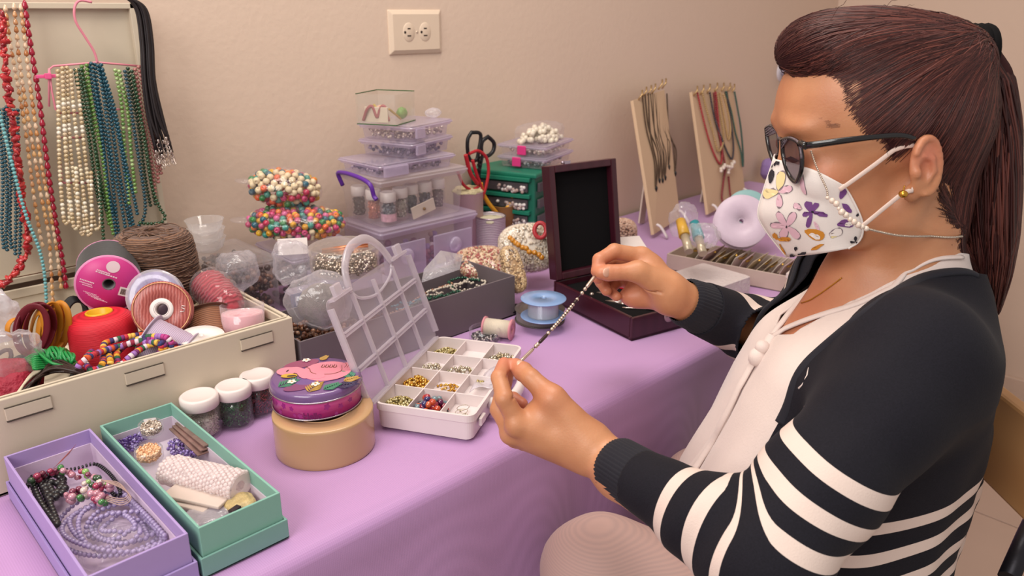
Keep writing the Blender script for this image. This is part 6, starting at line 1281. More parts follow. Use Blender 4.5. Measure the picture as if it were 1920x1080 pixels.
def handF(p):
    W0 = L(1262, 556, .980); W1 = WRF+(ELF-WRF)*.16
    idx = [L(1203, 481, .985), L(1152, 471, .972), L(1124, 487, .960), L(1118, 509, .955)]
    mid_ = [L(1192, 494, 1.004), L(1146, 487, 1.004), L(1127, 502, .985), L(1121, 522, .967)]
    rin = [L(1190, 515, 1.016), L(1145, 508, 1.024), L(1127, 528, 1.005), L(1137, 545, .985)]
    pin = [L(1196, 535, 1.018), L(1160, 525, 1.030), L(1142, 545, 1.010), L(1156, 556, .990)]
    th = [L(1246, 532, .968), L(1196, 509, .955), L(1154, 511, .950), L(1127, 512, .948)]
    d = cap(p, W0, W1, .0232, .0265); d = smin(d, cap(p, W1, ELF, .0265, .028), .01)
    for f_, r0 in ((idx, .0125), (mid_, .0125), (rin, .0120), (pin, .0120)): d = smin(d, cap(p, W0+(f_[0]-W0)*.12, f_[0], .0185, r0), .014)
    d = smin(d, cap(p, L(1246, 538, .972), th[1], .0195, .0125), .012); d = smin(d, chain(p, [th[1], th[2], (th[2]+th[3])/2, th[3]], [.0118, .0094, .0098, .0078], .003), .008)
    d = smin(d, ell(p, L(1200, 555, 1.000), (.026, .016, .018)), .012)            # heel of the palm
    d = smin(d, ell(p, L(1215, 500, .985), (.018, .015, .014)), .012)
    fs = None
    for f_, r_ in ((idx, (.0108, .0094, .0082, .0068)), (mid_, (.0108, .0094, .0082, .0070)), (rin, (.0102, .0088, .0078, .0068)), (pin, (.0092, .0080, .0070, .0062))):
        e = chain(p, f_, r_, .003); fs = e if fs is None else smin(fs, e, .0012)
    d = smin(d, fs, .005)
    d = -smin(-d, chain(p, [L(1186, 528, .974), L(1210, 541, .962), L(1240, 549, .954)], [.0014]*3, .001), .003)
    for a, b in (((1173, 530), (1170, 556)), ((1153, 532), (1150, 553))): d = -smin(-d, cap(p, L(a[0], a[1], .985), L(b[0], b[1], .985), .0010, .0010), .002)
    return d
def bounds(pts, pad): a = np.array(pts); return a.min(0)-pad, a.max(0)+pad
parts_ = []
V1, Q1 = surfnet(upper, (.235, -.44, C0-.20), (.56, .012, C0+.20), .0021); parts_.append((relax(V1, Q1, 1, .3), Q1))
lo, hi = bounds([WRN, L(936, 680, .80), L(990, 830, .9), L(1230, 940, .74)], .035); Vn, Qn = surfnet(handN, lo, hi, .0014); parts_.append((relax(Vn, Qn, 1, .3), Qn))
lo, hi = bounds([L(1110, 460, .95), L(1190, 560, 1.04), L(1370, 610, 1.0)], .032); Vf, Qf = surfnet(handF, lo, hi, .0015); parts_.append((relax(Vf, Qf, 1, .3), Qf))
# arms and lower body under the clothes, kept clear of the fine hand meshes
def rest(p):
    d = smin(torso(WP(p), -.02), smin(cap(p, SHN, ELN, .042, .034), cap(p, SHF, ELF, .036, .026), .01), .03)
    e = smin(cap(p, ELN, ELN+(WRN-ELN)*.62, .033, .026), cap(p, ELF, ELF+(WRF-ELF)*.62, .026, .024), .001); return smin(d, e, .008)
V4, Q4 = surfnet(rest, (.05, -.82, .45), (.55, -.28, 1.12), .008); parts_.append((V4, Q4))
Vs, Qs, n0 = [], [], 0
for a, b in parts_: Vs.append(a); Qs.append(b+n0); n0 += len(a)
Vb = np.vstack(Vs); Qb = np.vstack(Qs)
red = np.zeros(len(Vb))
for c, r_, s_ in ((L(945, 690, .83), .03, .8), (L(1125, 520, .97), .04, .8), (L(975, 760, .86), .03, .8), (L(1160, 540, 1.0), .05, .5), ((.386, -.1265, C0-.08), .022, .75), (L(1036, 748, .79), .02, .25), ((.30, -.155, C0-.05), .03, .3), ((.35, -.33, C0), .08, .45)):
    red = np.maximum(red, s_*np.clip(1.2-np.linalg.norm(Vb-np.array(c), axis=1)/r_, 0, 1))
put('body', Vb, Qb, m_skin, {'red': red})
# nails
m_nail = mat('nail', 'd8a890', .28, var=.03, bump=0, coat=.3)
def nail(a, b, out_, w_, nm='nail'):
    d_ = (b-a)/np.linalg.norm(b-a); o = np.array(out_, float); o -= d_*(o@d_); o /= np.linalg.norm(o); s = np.cross(d_, o); v, f = tmpl_sphere(16, 10); v = v*np.array([w_, .0075, .0022])
    put(nm, v@np.stack([s, d_, o], 0)+b, f, m_nail)
nail(L(995, 709, .806), L(973, 691, .820)+np.array([.0032, .0052, -.0042]), (.5, .75, -.6), .0055)
nail(L(1154, 511, .950), L(1137, 510, .944)+np.array([0, .001, -.0048]), (0, .3, -1), .0058)
# eyebrow, lashes
def grad(f, p, e=.0008): return np.stack([f(p+np.eye(3)[i]*e)-f(p-np.eye(3)[i]*e) for i in range(3)], 1)/(2*e)
def pushout0(p, off): g = grad(head, p); return p+g*(off-head(p))[:, None]
m_hair = multi('hair_strands', ['341716', '40201c', '4c2622', '2c1312', '57302a', '3a1b19', '62342c', '462220'], .46, spec=.3)
m_hbase = mat('hair_base', '34191a', .75, spec=.15, var=.3, scale=60, bump=.3)
mb = MB()
for i in range(90):
    u = RNG.uniform(); q = np.array([.2755+.030*u**1.1, -.1000+.004*math.sin(u*3)-.004*u, C0-.014-.042*u]); q += RNG.normal(size=3)*np.array([.0006, .0016, .0006]); q[0] -= .0016
    e = q+np.array([.004+.003*u, .0015, -.003]); tri_ = pushout0(np.array([q, (q+e)/2, e]), .0004); tubeH(None, list(tri_), .00022, None, 4, 4, mb=mb)
part('eyebrow', mb, mat('brow_hair', 'a06e54', .6), woman, kind='stuff')
mb = MB()
for i in range(22):
    u = i/21; q = np.array([.2800, -.1375, C0-.022-.024*u]); tubeH(None, [q, q+np.array([-.005, -.002, 0]), q+np.array([-.008, -.001, -.001*u])], .0003, None, 4, 4, mb=mb)
part('eyelashes', mb, m_hbase, woman, kind='stuff')
# ---- hair
TIE = Sg(1806, 108, C0)
def hairs(p):
    d = ell(p, (.378, -.090, C0), (.098, .090, .0775)); d = smin(d, ell(p, (.312, -.036, C0), (.050, .036, .052)), .018); d = smin(d, ell(p, (.352, -.035, C0), (.060, .036, .056)), .02)
    d = smin(d, ell(p, (.418, -.045, C0), (.050, .036, .052)), .02); d = smin(d, cap(p, (.428, -.11, C0), (.440, -.225, C0), .048, .040), .03)
    d = smin(d, cap(p, (.425, -.06, C0), TIE, .035, .018), .02); return d
HP = [(1380, -20), (1380, 140), (1478, 132), (1490, 120), (1512, 108), (1532, 122), (1556, 132), (1574, 144), (1588, 168), (1596, 196), (1613, 228), (1630, 247), (1660, 262), (1668, 276), (1674, 296), (1684, 280), (1700, 256), (1735, 250), (1752, 270), (1757, 300), (1750, 340), (1745, 360), (1760, 395), (1778, 430), (1790, 470), (1800, 540)]
FACE = HP[1:]+[(1380, 560), (1300, 300)]
def facecut(V): return -pdist(proj(mir(V)), FACE)
Vh, Qh = surfnet(hairs, (.23, -.30, C0-.11), (.53, .03, C0+.11), .0024); Vh = relax(Vh, Qh, 1, .4); Vc, Tc_, _ = clip(Vh, Qh, facecut(Vh))
hair = put('hair', Vc, Tc_, m_hbase)
def grad(f, p, e=.0008): return np.stack([f(p+np.eye(3)[i]*e)-f(p-np.eye(3)[i]*e) for i in range(3)], 1)/(2*e)
def project(f, p, off, it=4):
    for _ in range(it):
        d = f(p)-off; g = grad(f, p); p = p-(d/np.maximum((g*g).sum(1), .2))[:, None]*g
    return p
# strands combed from the hairline and scalp back to the tie
starts = []
edge = np.array(HP[2:], float)
for side in (1, -1):
    q, _ = along(np.c_[edge, np.zeros(len(edge))], 1.5 if side == 1 else 6)
    for x, y, _z in q:
        for k in range(5 if side == 1 else 1):
            px_, py_ = x+RNG.normal()*5-3, y-RNG.normal()*5
            for c in (C0-.03, C0-.05, C0-.07): pass
            ray_ = [L(px_, py_, d) for d in np.linspace(.66, .84, 46)]; ds = hairs(np.array(ray_)); i = np.argmax(ds < 0)
            if ds[i] < 0: s = ray_[i].copy(); starts.append(s if side == 1 else np.array([s[0], s[1], 2*C0-s[2]]))
cand = Vc[RNG.integers(0, len(Vc), 1500)]; fr_ = Vc[Vc[:, 0] < .335]; cand = np.vstack([cand, fr_[RNG.integers(0, len(fr_), 700)]]); starts += list(cand); starts = np.array(starts); nS = len(starts); K = 16
paths = np.zeros((nS, K, 3)); paths[:, 0] = project(hairs, starts, .0006); sk0 = project(upper, starts, .0002); nE = nS-2200
wob = RNG.normal(size=(nS, 3))*.010
for k in range(1, K):
    u = k/(K-1); p = paths[:, 0]*(1-u)+(TIE+wob*.6)*u; p = p+(np.array([.0, .024, 0])*math.sin(PI*u)) + np.sign(paths[:, 0, 2:3]-C0)*np.array([0, 0, .035])*math.sin(PI*u)
    paths[:, k] = p
flat_ = project(hairs, paths[:, 1:-1].reshape(-1, 3), .0004, 3).reshape(nS, K-2, 3); paths[:, 1:-1] = flat_; paths[:nE, 0] = sk0[:nE]; sk1 = project(upper, paths[:nE, 1], .0006); paths[:nE, 1] = sk1*.5+paths[:nE, 1]*.5
lift = (RNG.uniform(0, .0022, nS))[:, None, None]*np.sin(np.linspace(0, PI, K))[None, :, None]; ctr = np.array([.385, -.10, C0]); dr = paths-ctr; dr /= np.linalg.norm(dr, axis=2, keepdims=True); paths = paths+dr*lift
def tubes(paths, r0, seg=3):                     # many thin tubes at once
    n, K, _ = paths.shape; d = np.gradient(paths, axis=1); d /= np.linalg.norm(d, axis=2, keepdims=True)+1e-9; up = np.array([.3, .2, .93]); a = np.cross(d, up); a /= np.linalg.norm(a, axis=2, keepdims=True)+1e-9; b = np.cross(d, a)
    rr = (r0*np.clip(np.minimum(np.linspace(.35, 3, K), np.linspace(3, .35, K)), 0, 1))[None, :, None, None]*RNG.uniform(.6, 1.3, n)[:, None, None, None]
    t = np.linspace(0, 2*PI, seg, endpoint=False); V = paths[:, :, None]+rr*(a[:, :, None]*np.cos(t)[:, None]+b[:, :, None]*np.sin(t)[:, None])
    i, k, j = np.meshgrid(np.arange(n), np.arange(K-1), np.arange(seg), indexing='ij'); j2 = (j+1) % seg; ix = lambda k_, j_: (i*K+k_)*seg+j_
    return V.reshape(-1, 3), np.stack([ix(k, j), ix(k, j2), ix(k+1, j2), ix(k+1, j)], -1).reshape(-1, 4)
V, Fq = tubes(paths, .0007, 4); put('hair_strands', V, Fq, m_hair, parent=woman, kind='stuff')
# flyaways above the crown and at the temple
fl = []
for _ in range(26):
    s = Vc[RNG.integers(len(Vc))]; d0 = (s-ctr)/np.linalg.norm(s-ctr); t0 = np.cross(d0, [0, 0, 1.]); t0 = -t0 if t0[0] < 0 else t0; Lg = RNG.uniform(.015, .035)
    fl.append([s+t0*Lg*u+d0*(.001+RNG.uniform(.002, .007)*math.sin(PI*u*.8)) for u in np.linspace(0, 1, 8)])
V, Fq = tubes(np.array(fl), .00022, 3); put('flyaway_hairs', V, Fq, m_hair, kind='stuff')
# ponytail
def ponysec(u):
    ctrl = np.array([Sg(1806, 108, C0), Sg(1832, 102, C0), Sg(1852, 150, C0), Sg(1858, 240, C0), Sg(1858, 340, C0), Sg(1856, 430, C0), Sg(1857, 510, C0), Sg(1864, 588, C0)]); w1 = np.array([.012, .018, .024, .026, .026, .025, .020, .005]); w2 = np.array([.012, .018, .026, .032, .034, .032, .024, .006])
    s = np.linspace(0, 1, 8); return np.stack([np.interp(u, s, ctrl[:, i]) for i in range(3)], -1), np.interp(u, s, w1), np.interp(u, s, w2)
nP, K = 900, 26; us = np.linspace(0, 1, K); cen, w1, w2 = ponysec(us); cen = smooth_path(cen, K); an = RNG.uniform(0, 2*PI, nP); rad = np.sqrt(RNG.uniform(.45, 1.0, nP)); end = RNG.uniform(.80, 1.0, nP)
pp = np.zeros((nP, K, 3))
for i in range(nP):
    uu = us*end[i]; c_ = np.stack([np.interp(uu, us, cen[:, j]) for j in range(3)], 1); a_ = an[i]+.3*np.sin(uu*4+i); s_ = rad[i]
    pp[i] = c_+np.stack([np.cos(a_)*s_*np.interp(uu, us, w1), np.zeros(K), np.sin(a_)*s_*np.interp(uu, us, w2)], 1)+.0008*np.sin(uu*20+i)[:, None]
pony = put('ponytail', *tubes(pp, .0013, 4), m_hair)
def ponybase(p):
    d = None; cs, a1, a2 = ponysec(np.linspace(0, .93, 14))
    for i in range(13): e = cap(p, cs[i], cs[i+1], min(a1[i], a2[i])*.82, min(a1[i+1], a2[i+1])*.82); d = e if d is None else smin(d, e, .01)
    return d
Vp, Qp = surfnet(ponybase, (.42, -.33, C0-.06), (.57, -.01, C0+.06), .004); put('ponytail_core', Vp, Qp, m_hbase, parent=pony)
tp = np.array(TIE)+np.array([.008, .002, 0]); M_ = [tp+np.array([.004*math.sin(a)*.3, .019*math.cos(a), .019*math.sin(a)]) for a in np.linspace(0, 2*PI, 24, endpoint=False)]
mb = MB()
for k in (-1, 0, 1): mb.tube(HW((np.array(M_)-tp)*1.22+tp+np.array([.004+.0065*k, .002, 0]))-np.array(PO), .0056, 8, True)
part('hair_tie', mb, mat('black_tie', '0c0a0b', .85, spec=.15), woman)
def pushout(p, off, it=4):
    p = np.array(p, float).copy()
    for _ in range(it):
        d = upper(p); bad = d < off
        if not bad.any(): break
        g = grad(upper, p[bad]); p[bad] += g/np.maximum(np.linalg.norm(g, axis=1), .3)[:, None]*(off-d[bad])[:, None]*.9
    return p
# loose strands at the nape, over the neck
ns = []
for i in range(210):
    u = RNG.uniform(); s = L(1750+30*u+RNG.normal()*5, 350+60*u+RNG.normal()*14, .765+.03*u); e = Sg(1800+38*u+RNG.normal()*8, 520+60*RNG.uniform(), C0-.035+.03*u)
    m1 = L(1775+25*u, 400+40*u, .790+.02*u); m2 = Sg(1796+34*u, 465+30*u, C0-.040+.03*u); ns.append(smooth_path([s, m1, m2, e], 14))
V, Fq = tubes(np.array([pushout(q_, .0008) for q_ in ns]), .00055, 4); put('nape_strands', V, Fq, m_hair, kind='stuff')
# ---- mask
m_mask = mat('mask_fabric', 'e4dad4', .75, var=.02, scale=200, bump=.2, sheen=.2)
seam = [(1453, 298), (1442, 328), (1431, 362), (1422, 400), (1433, 426), (1453, 453), (1476, 481)]; side = [(1577, 344), (1591, 364), (1604, 390), (1613, 415), (1614, 436), (1605, 454), (1590, 466)]
nu, nv = 22, 26; sp_ = smooth_path([(*a, 0) for a in seam], nv)[:, :2]; sd_ = smooth_path([(*a, 0) for a in side], nv)[:, :2]
def maskpt(u, v, off=0):
    i = v*(nv-1); x0, y0 = [np.interp(i, range(nv), sp_[:, k]) for k in (0, 1)]; x1, y1 = [np.interp(i, range(nv), sd_[:, k]) for k in (0, 1)]
    x = x0+(x1-x0)*u; y = y0+(y1-y0)*u-(6*math.sin(PI*u) if v < .05 else 0)+7*math.sin(PI*u)*max(0, v-.7); c0, c1 = C0, C0-.058
    c = c0+(c1-c0)*math.sin(u*PI/2)**.85-.004*math.sin(PI*u)*math.sin(PI*v)-off*(.85); q = Sg(x, y, c); q[0] -= off*.5; return q
_mp = maskpt; G = np.array([[_mp(i/(nu-1), j/(nv-1)) for j in range(nv)] for i in range(nu)]); G = pushout(G.reshape(-1, 3), .0022).reshape(nu, nv, 3)
G2 = G.copy(); G2[:, :, 2] = 2*C0-G2[:, :, 2]
Gn = np.cross(np.gradient(G, axis=0), np.gradient(G, axis=1)); Gn /= np.linalg.norm(Gn, axis=2, keepdims=True)+1e-9; Gn *= np.sign((Gn*np.array([-.3, 0, -1])).sum(2, keepdims=True))
def maskpt(u, v, off=0):
    a, b = min(max(u, 0), .9999)*(nu-1), min(max(v, 0), .9999)*(nv-1); i, j = int(a), int(b); a -= i; b -= j
    bl = lambda A: A[i, j]*(1-a)*(1-b)+A[i+1, j]*a*(1-b)+A[i, j+1]*(1-a)*b+A[i+1, j+1]*a*b
    return bl(G)+bl(Gn)*off
i, j = np.meshgrid(np.arange(nu-1), np.arange(nv-1), indexing='ij'); fq = np.stack([i*nv+j, i*nv+j+1, (i+1)*nv+j+1, (i+1)*nv+j], -1).reshape(-1, 4)
mask = put('face_mask', np.vstack([G.reshape(-1, 3), G2.reshape(-1, 3)]), np.vstack([fq, fq[:, ::-1]+nu*nv]), m_mask, label='white face mask with a print of purple, pink, yellow and orange flowers', solid=.0016)
tubeH('mask_seam', [maskpt(0, v, .0008) for v in np.linspace(0, 1, 20)], .0009, m_mask, 30, parent=mask)
tubeH('mask_hem', [maskpt(1, v, .001) for v in np.linspace(0, 1, 20)], .0010, m_mask, 30, parent=mask)
def px2uv(x, y):
    best = None
    for v in np.linspace(0, 1, 60):
        i = v*(nv-1); x0, y0 = [np.interp(i, range(nv), sp_[:, k]) for k in (0, 1)]; x1, y1 = [np.interp(i, range(nv), sd_[:, k]) for k in (0, 1)]
        u = (x-x0)/(x1-x0); yy = y0+(y1-y0)*u+7*math.sin(PI*min(max(u, 0), 1))*max(0, v-.7); e = abs(yy-y)
        if best is None or e < best[0]: best = (e, min(max(u, 0.01), .99), v)
    return best[1], best[2]
M_D = {}
def decal(polys, c, off, name, tri=True):
    for p in polys:
        mb = MB(); cx, cy = np.mean(p, 0); ring_ = [maskpt(*px2uv(x, y), off) for x, y in p]; mid_r = [maskpt(*px2uv((x+cx)/2, (y+cy)/2), off) for x, y in p]; n = len(p)
        v = [maskpt(*px2uv(cx, cy), off)]+mid_r+ring_; mb.add(HW(np.array(v))-np.array(PO), [(0, 1+k, 1+(k+1) % n) for k in range(n)]+[(1+k, 1+n+k, 1+n+(k+1) % n, 1+(k+1) % n) for k in range(n)])
        part(name, mb, M_D.setdefault(c, None) or M_D.update({c: mat('print_m_'+c, c, .75, bump=.1, var=.06)}) or M_D[c], mask)
def K3(x, y): return 1400+x/3.6, 200+y/3.6        # measured on an enlarged view
def pet(cx, cy, L_, W_, a, n=16): x, y = K3(cx, cy); a = -R_(a); return [(x+(L_/2+L_/2*math.cos(t))/3.6*math.cos(a)-(W_/2*math.sin(t)*(.75+.25*math.cos(t)))/3.6*math.sin(a), y+(L_/2+L_/2*math.cos(t))/3.6*math.sin(a)+(W_/2*math.sin(t)*(.75+.25*math.cos(t)))/3.6*math.cos(a)) for t in np.linspace(0, 2*PI, n, endpoint=False)]
pk = [pet(275, 803, 105, 62, 58), pet(275, 803, 110, 56, 125), pet(275, 803, 108, 50, 175), pet(275, 803, 85, 70, 248), pet(275, 803, 115, 62, 318), pet(222, 578, 95, 55, 20), pet(225, 590, 90, 55, 272), pet(405, 470, 110, 45, 272), pet(375, 690, 60, 50, 150)]
py_ = [pet(220, 565, 130, 75, 78), pet(222, 575, 110, 80, 190), pet(570, 880, 60, 45, 40)]; pu = [pet(445, 708, 80, 70, 118), pet(445, 708, 110, 42, 252), pet(445, 708, 105, 34, -14), pet(445, 708, 70, 40, 200), pet(445, 708, 75, 50, 60), pet(625, 610, 90, 60, 70), pet(640, 640, 90, 45, -50), pet(610, 790, 110, 70, 10)]
og = [pet(395, 830, 140, 95, -20), pet(215, 890, 90, 42, 0), pet(215, 890, 50, 40, 125), pet(225, 915, 90, 18, -60), pet(530, 920, 100, 28, 205)]; bk = [pet(170, 415, 25, 45, 90), pet(165, 520, 95, 50, 80), pet(190, 395, 45, 30, 20), pet(730, 895, 35, 26, 90), pet(730, 895, 35, 24, 200), pet(730, 895, 35, 24, -30), pet(335, 965, 25, 30, 80), pet(335, 1000, 40, 20, 180), pet(350, 990, 60, 20, 10), pet(725, 725, 30, 22, 20)]
wh = [pet(425, 853, 80, 44, -20), pet(560, 860, 90, 60, 20), pet(455, 770, 70, 30, -60), pet(660, 790, 50, 40, 20)]
outl = []
for p in pk+py_+wh[1:2]: cx, cy = np.mean(p, 0); outl.append([(cx+(x-cx)*1.12, cy+(y-cy)*1.12) for x, y in p])
decal(outl, '8a7a80', .0012, 'flower_outline'); decal(pk+[wh[2]], 'dcb4c0', .0016, 'pink_petal'); decal(py_, 'e2d09a', .0016, 'yellow_petal'); decal(pu, '70427e', .0018, 'purple_petal'); decal(og, 'c8842a', .0018, 'orange_petal'); decal(bk, '26222c', .0018, 'black_petal'); decal([wh[0], wh[1], wh[3]], 'e4dad4', .0021, 'white_petal'); decal([pet(268, 803, 14, 14, 0), pet(438, 708, 18, 18, 0)], '2a2230', .0024, 'flower_centre')
m_strap = mat('mask_strap', 'e0c8bc', .7, bump=.1)
ST = [(L(1574, 356, .752), L(1600, 338, .748), L(1640, 309, .742), L(1680, 279, .738), L(1712, 262, .742)), (L(1612, 428, .752), L(1640, 405, .748), L(1668, 382, .742), L(1692, 364, .738), L(1722, 350, .748))]
for s_ in ST: tubeH('mask_strap', pushout(smooth_path(s_, 30), .0018), .0023, m_strap, 30, 8, flat=.35, up=tuple(-_fh), parent=mask)
# ---- glasses
m_gl = mat('black_frame', '121012', .18, bump=0, var=.02, coat=.5); m_tort = mat('speckled_frame', '6a6068', .25, var=.95, scale=350, bump=0)
nl = [(1467, 262), (1482, 259), (1497, 267), (1502, 282), (1504, 302), (1502, 322), (1494, 341), (1483, 334), (1474, 314), (1468, 288)]
fl_ = [(1437, 240), (1446, 236), (1457, 243), (1461, 262), (1462, 284), (1457, 298), (1451, 302), (1444, 285), (1439, 262)]
def lensH(pts, near):
    out = []
    for x, y in pts:
        if near: u = (x-1467)/37; c = C0-.012-.045*u
        else: u = (1462-x)/26; c = C0+.012+.042*u
        out.append(Sg(x, y, c))
    return np.array(out)
gl_ = None
for nm, pts, near in (('near', nl, True), ('far', fl_, False)):
    P_ = lensH(pts, near); pc = smooth_path(np.vstack([P_, P_[:1]]), 48)[:-1]; mb = MB().tube(HW(pc)-np.array(PO), .0023, 8, True)
    o = part('glasses_frame', mb, m_gl, woman, 'black glasses with speckled white edging') if gl_ is None else part('lens_rim', mb, m_gl, gl_)
    gl_ = gl_ or o; n = len(pc); cc = pc.mean(0); mb = MB().add(HW(np.vstack([[cc], pc]))-np.array(PO), [(0, 1+k, 1+(k+1) % n) for k in range(n)])
    part('lens', mb, clear('lens_tint', '6e5c66', body=.34, edge=.2, rough=.05), gl_)
    top = pc[np.argsort(pc[:, 1])[-22:]]; top = top[np.argsort(top[:, 0])]; part('speckled_edge', MB().tube(HW(top+np.array([-.001, .0008, -.001]))-np.array(PO), .0012, 6), m_tort, gl_)
tubeH('nose_bridge', [Sg(1461, 262, C0+.011), Sg(1463, 259, C0), Sg(1467, 264, C0-.012)], .0020, m_gl, 12, parent=gl_)
tubeH('hinge', [Sg(1500, 268, C0-.058), Sg(1512, 274, C0-.066)], [.0038, .0038], m_gl, 4, parent=gl_)
tubeH('temple', pushout(smooth_path([Sg(1506, 273, C0-.062), Sg(1530, 271, C0-.070), Sg(1580, 264, C0-.078), Sg(1640, 257, C0-.082), Sg(1690, 254, C0-.083), Sg(1722, 262, C0-.082)], 30), .003), [.0036, .0034, .0032, .0026, .0025, .002], m_gl, 30, 8, flat=.5, up=tuple(-_fh), parent=gl_)
tubeH('temple', [[Sg(1505, 270, C0)[0], -.117, C0+.062], [.33, -.115, C0+.073], [.39, -.118, C0+.078]], .003, m_gl, 20, parent=gl_)
# beaded glasses chain
m_chp = mat('chain_pearl', 'dcc8b8', .25, bump=0, coat=.5); m_chs = mat('chain_silver', 'c8b8a8', .25, .7, bump=0)
c1 = smooth_path([L(1521, 284, .756), L(1530, 310, .752), L(1541, 335, .747), L(1550, 355, .741), L(1552, 370, .738)], 30); c2 = smooth_path([L(1552, 372, .738), L(1566, 380, .735), L(1572, 392, .733), L(1585, 402, .733), L(1600, 414, .733), L(1612, 425, .734), L(1630, 430, .736)], 30)
c1 = pushout(c1, .0018); c2 = pushout(c2, .004)
c3 = smooth_path([L(1630, 430, .736), L(1655, 436, .745), L(1690, 442, .757), L(1735, 443, .772), L(1786, 440, .80)], 40)
c3 = pushout(c3, .0014)
ch = MB(); q, t = along(HW(c1)-np.array(PO), .0021); ch.copies(*SPH_S, q, .0011); q, t = along(HW(c3)-np.array(PO), .0020); ch2 = MB().copies(*SPH_S, q, .0013, rnd=True)
chain_ = part('glasses_chain', ch, m_chs, woman, 'pale bead chain hanging from the glasses', kind='stuff'); part('neck_chain', ch2, m_chs, woman, kind='stuff')
q, t = along(HW(c2)-np.array(PO), .0048, .0004); part('chain_pearls', MB().copies(*SPH, q, .0027*(1+.2*RNG.normal(size=len(q)))), m_chp, chain_, kind='stuff')
# earring, fine gold necklace
m_gold2 = mat('gold_jewel', 'c8943a', .2, .9, bump=0); q = L(1692, 361, .730); er = tubeH('earring', [q+np.array([.002, .006, .002]), q+np.array([0, .001, -.001])], .0007, m_gold2, 6, label='gold bead stud earring')
part('earring_ball', MB().sphere(HW(q+np.array([0, -.001, -.002]))-np.array(PO), .0042, 14, 10, sc=(1, 1, .85)), m_gold2, er)
nk = smooth_path([Sg(1576, 520, C0-.035), Sg(1564, 545, C0-.022), Sg(1552, 575, C0-.010), Sg(1547, 590, C0-.002)], 40); nk = project(upper, nk, .0008); part('gold_necklace', MB().tube(HW(nk)-np.array(PO), .0007, 6), m_gold2, woman, 'thin gold necklace')
# ---- blouse
m_bl = mat('blouse', 'dccbc4', .75, var=.025, scale=120, bump=.25, sheen=.25)
def blouse(p):
    return blouse0(WP(p))
def blouse0(p):
    d = torso(p, .0); q = mir(p)
    d = smin(d, cap(q, (.33, -.39, C0-.07), (.262, -.60, C0-.07), .065, .085), .04)
    fold = .0022*np.sin((p[:, 0]*.8+p[:, 2])*95+6*p[:, 1])*np.clip((-.36-p[:, 1])*8, 0, 1); return np.maximum(d-fold, p[:, 1]+.232)
VN = [(1838, 425), (1826, 478), (1789, 474), (1755, 482), (1720, 495), (1670, 522), (1617, 553), (1560, 586), (1502, 617), (1488, 628), (1300, 632), (1300, 425)]
Vt, Qt = surfnet(blouse, (.15, -.80, C0-.22), (.56, -.22, C0+.22), .0045); Vt = relax(Vt, Qt, 1, .4); gcut = -pdist(proj(mir(WP(Vt))), VN)
Vt2, Tt2, _ = clip(Vt, Qt, gcut); blo = put('blouse', Vt2, Tt2, m_bl, label='pale pinkish white blouse with a knotted tie', solid=.002)
def onsurf(f, pts, c, off, n): q = smooth_path([Sg(x, y, c_) for (x, y), c_ in zip(pts, c)], n); return project(f, q, off)
for s_ in (-1, 1):
    e = onsurf(blouse, [(1815, 480), (1755, 484), (1690, 512), (1617, 554), (1560, 587), (1502, 618), (1478, 645)], [C0-.055, C0-.07, C0-.075, C0-.065, C0-.045, C0-.02, C0-.003], .001, 50)
    if s_ == 1: e[:, 2] = 2*C0-e[:, 2]; e = UW(e)
    part('neckline_band', MB().tube(HW(e)-np.array(PO), .0042, 8, flat=.5), m_bl, blo)
kn = onsurf(blouse, [(1430, 676)], [C0-.01], .004, 1) if 0 else project(blouse, np.array([Sg(1432, 676, C0-.012)]), .004)
mb = MB().sphere(HW(kn[0])-np.array(PO), .011, 16, 10, sc=(1, .9, 1)).sphere(HW(kn[0]+np.array([.004, .012, 0]))-np.array(PO), .008, 14, 10)
part('tie_knot', mb, m_bl, blo)
for k, pts in enumerate((([(1428, 690), (1412, 740), (1392, 820), (1365, 900), (1345, 960)]), ([(1436, 690), (1422, 745), (1404, 820), (1380, 900), (1362, 970)]))):
    e = onsurf(blouse, pts, [C0-.012, C0-.016, C0-.02, C0-.025, C0-.03], .005, 40); part('tie_cord', MB().tube(HW(e)-np.array(PO), .0052, 8, flat=.45), m_bl, blo)
e = onsurf(blouse, [(1478, 645), (1462, 655), (1445, 668)], [C0-.004, C0-.008, C0-.01], .003, 14); part('tie_cord', MB().tube(HW(e)-np.array(PO), .006, 8, flat=.5), m_bl, blo)
# ---- cardigan: torso and both sleeves in one surface; the stripes follow a coordinate stored per vertex
CUFN = ELN+(WRN-ELN)*.70; CUFF_ = ELF+(WRF-ELF)*.80
CN = [SHN+np.array([.006, .006, .0]), SHN+(ELN-SHN)*.3+np.array([.004, 0, 0]), SHN+(ELN-SHN)*.65, ELN, ELN+(CUFN-ELN)*.4, CUFN]; RN = [.055, .051, .048, .046, .038, .0285]
CFr = [SHF, SHF+(ELF-SHF)*.5, ELF, ELF+(CUFF_-ELF)*.5, CUFF_]; RF = [.060, .055, .050, .042, .034]
def cardT(p):
    p = WP(p); d = torso(p, .008); q = mir(p); d = smin(d, cap(q, (.415, -.278, C0-.05), (.376, -.308, C0-.13), .028, .045), .03)
    d = smin(d, blouse0(p)-.007, .012); return np.maximum(d, p[:, 1]+.228)
def cardA(p):
    a = chain(p, CN, RN, .02); b = chain(p, CFr, RF, .02); t = (p-ELN)@((CUFN-ELN)/np.linalg.norm(CUFN-ELN)); u = (p-ELN)@((SHN-ELN)/np.linalg.norm(SHN-ELN))
    w_ = np.sin(t*110+p[:, 1]*60)*np.clip(1-np.abs(t-.05)/.09, 0, 1)+np.sin(u*75-p[:, 0]*40)*np.clip(1-np.abs(u)/.12, 0, 1)*.7
    return np.minimum(a-.0022*w_, b)
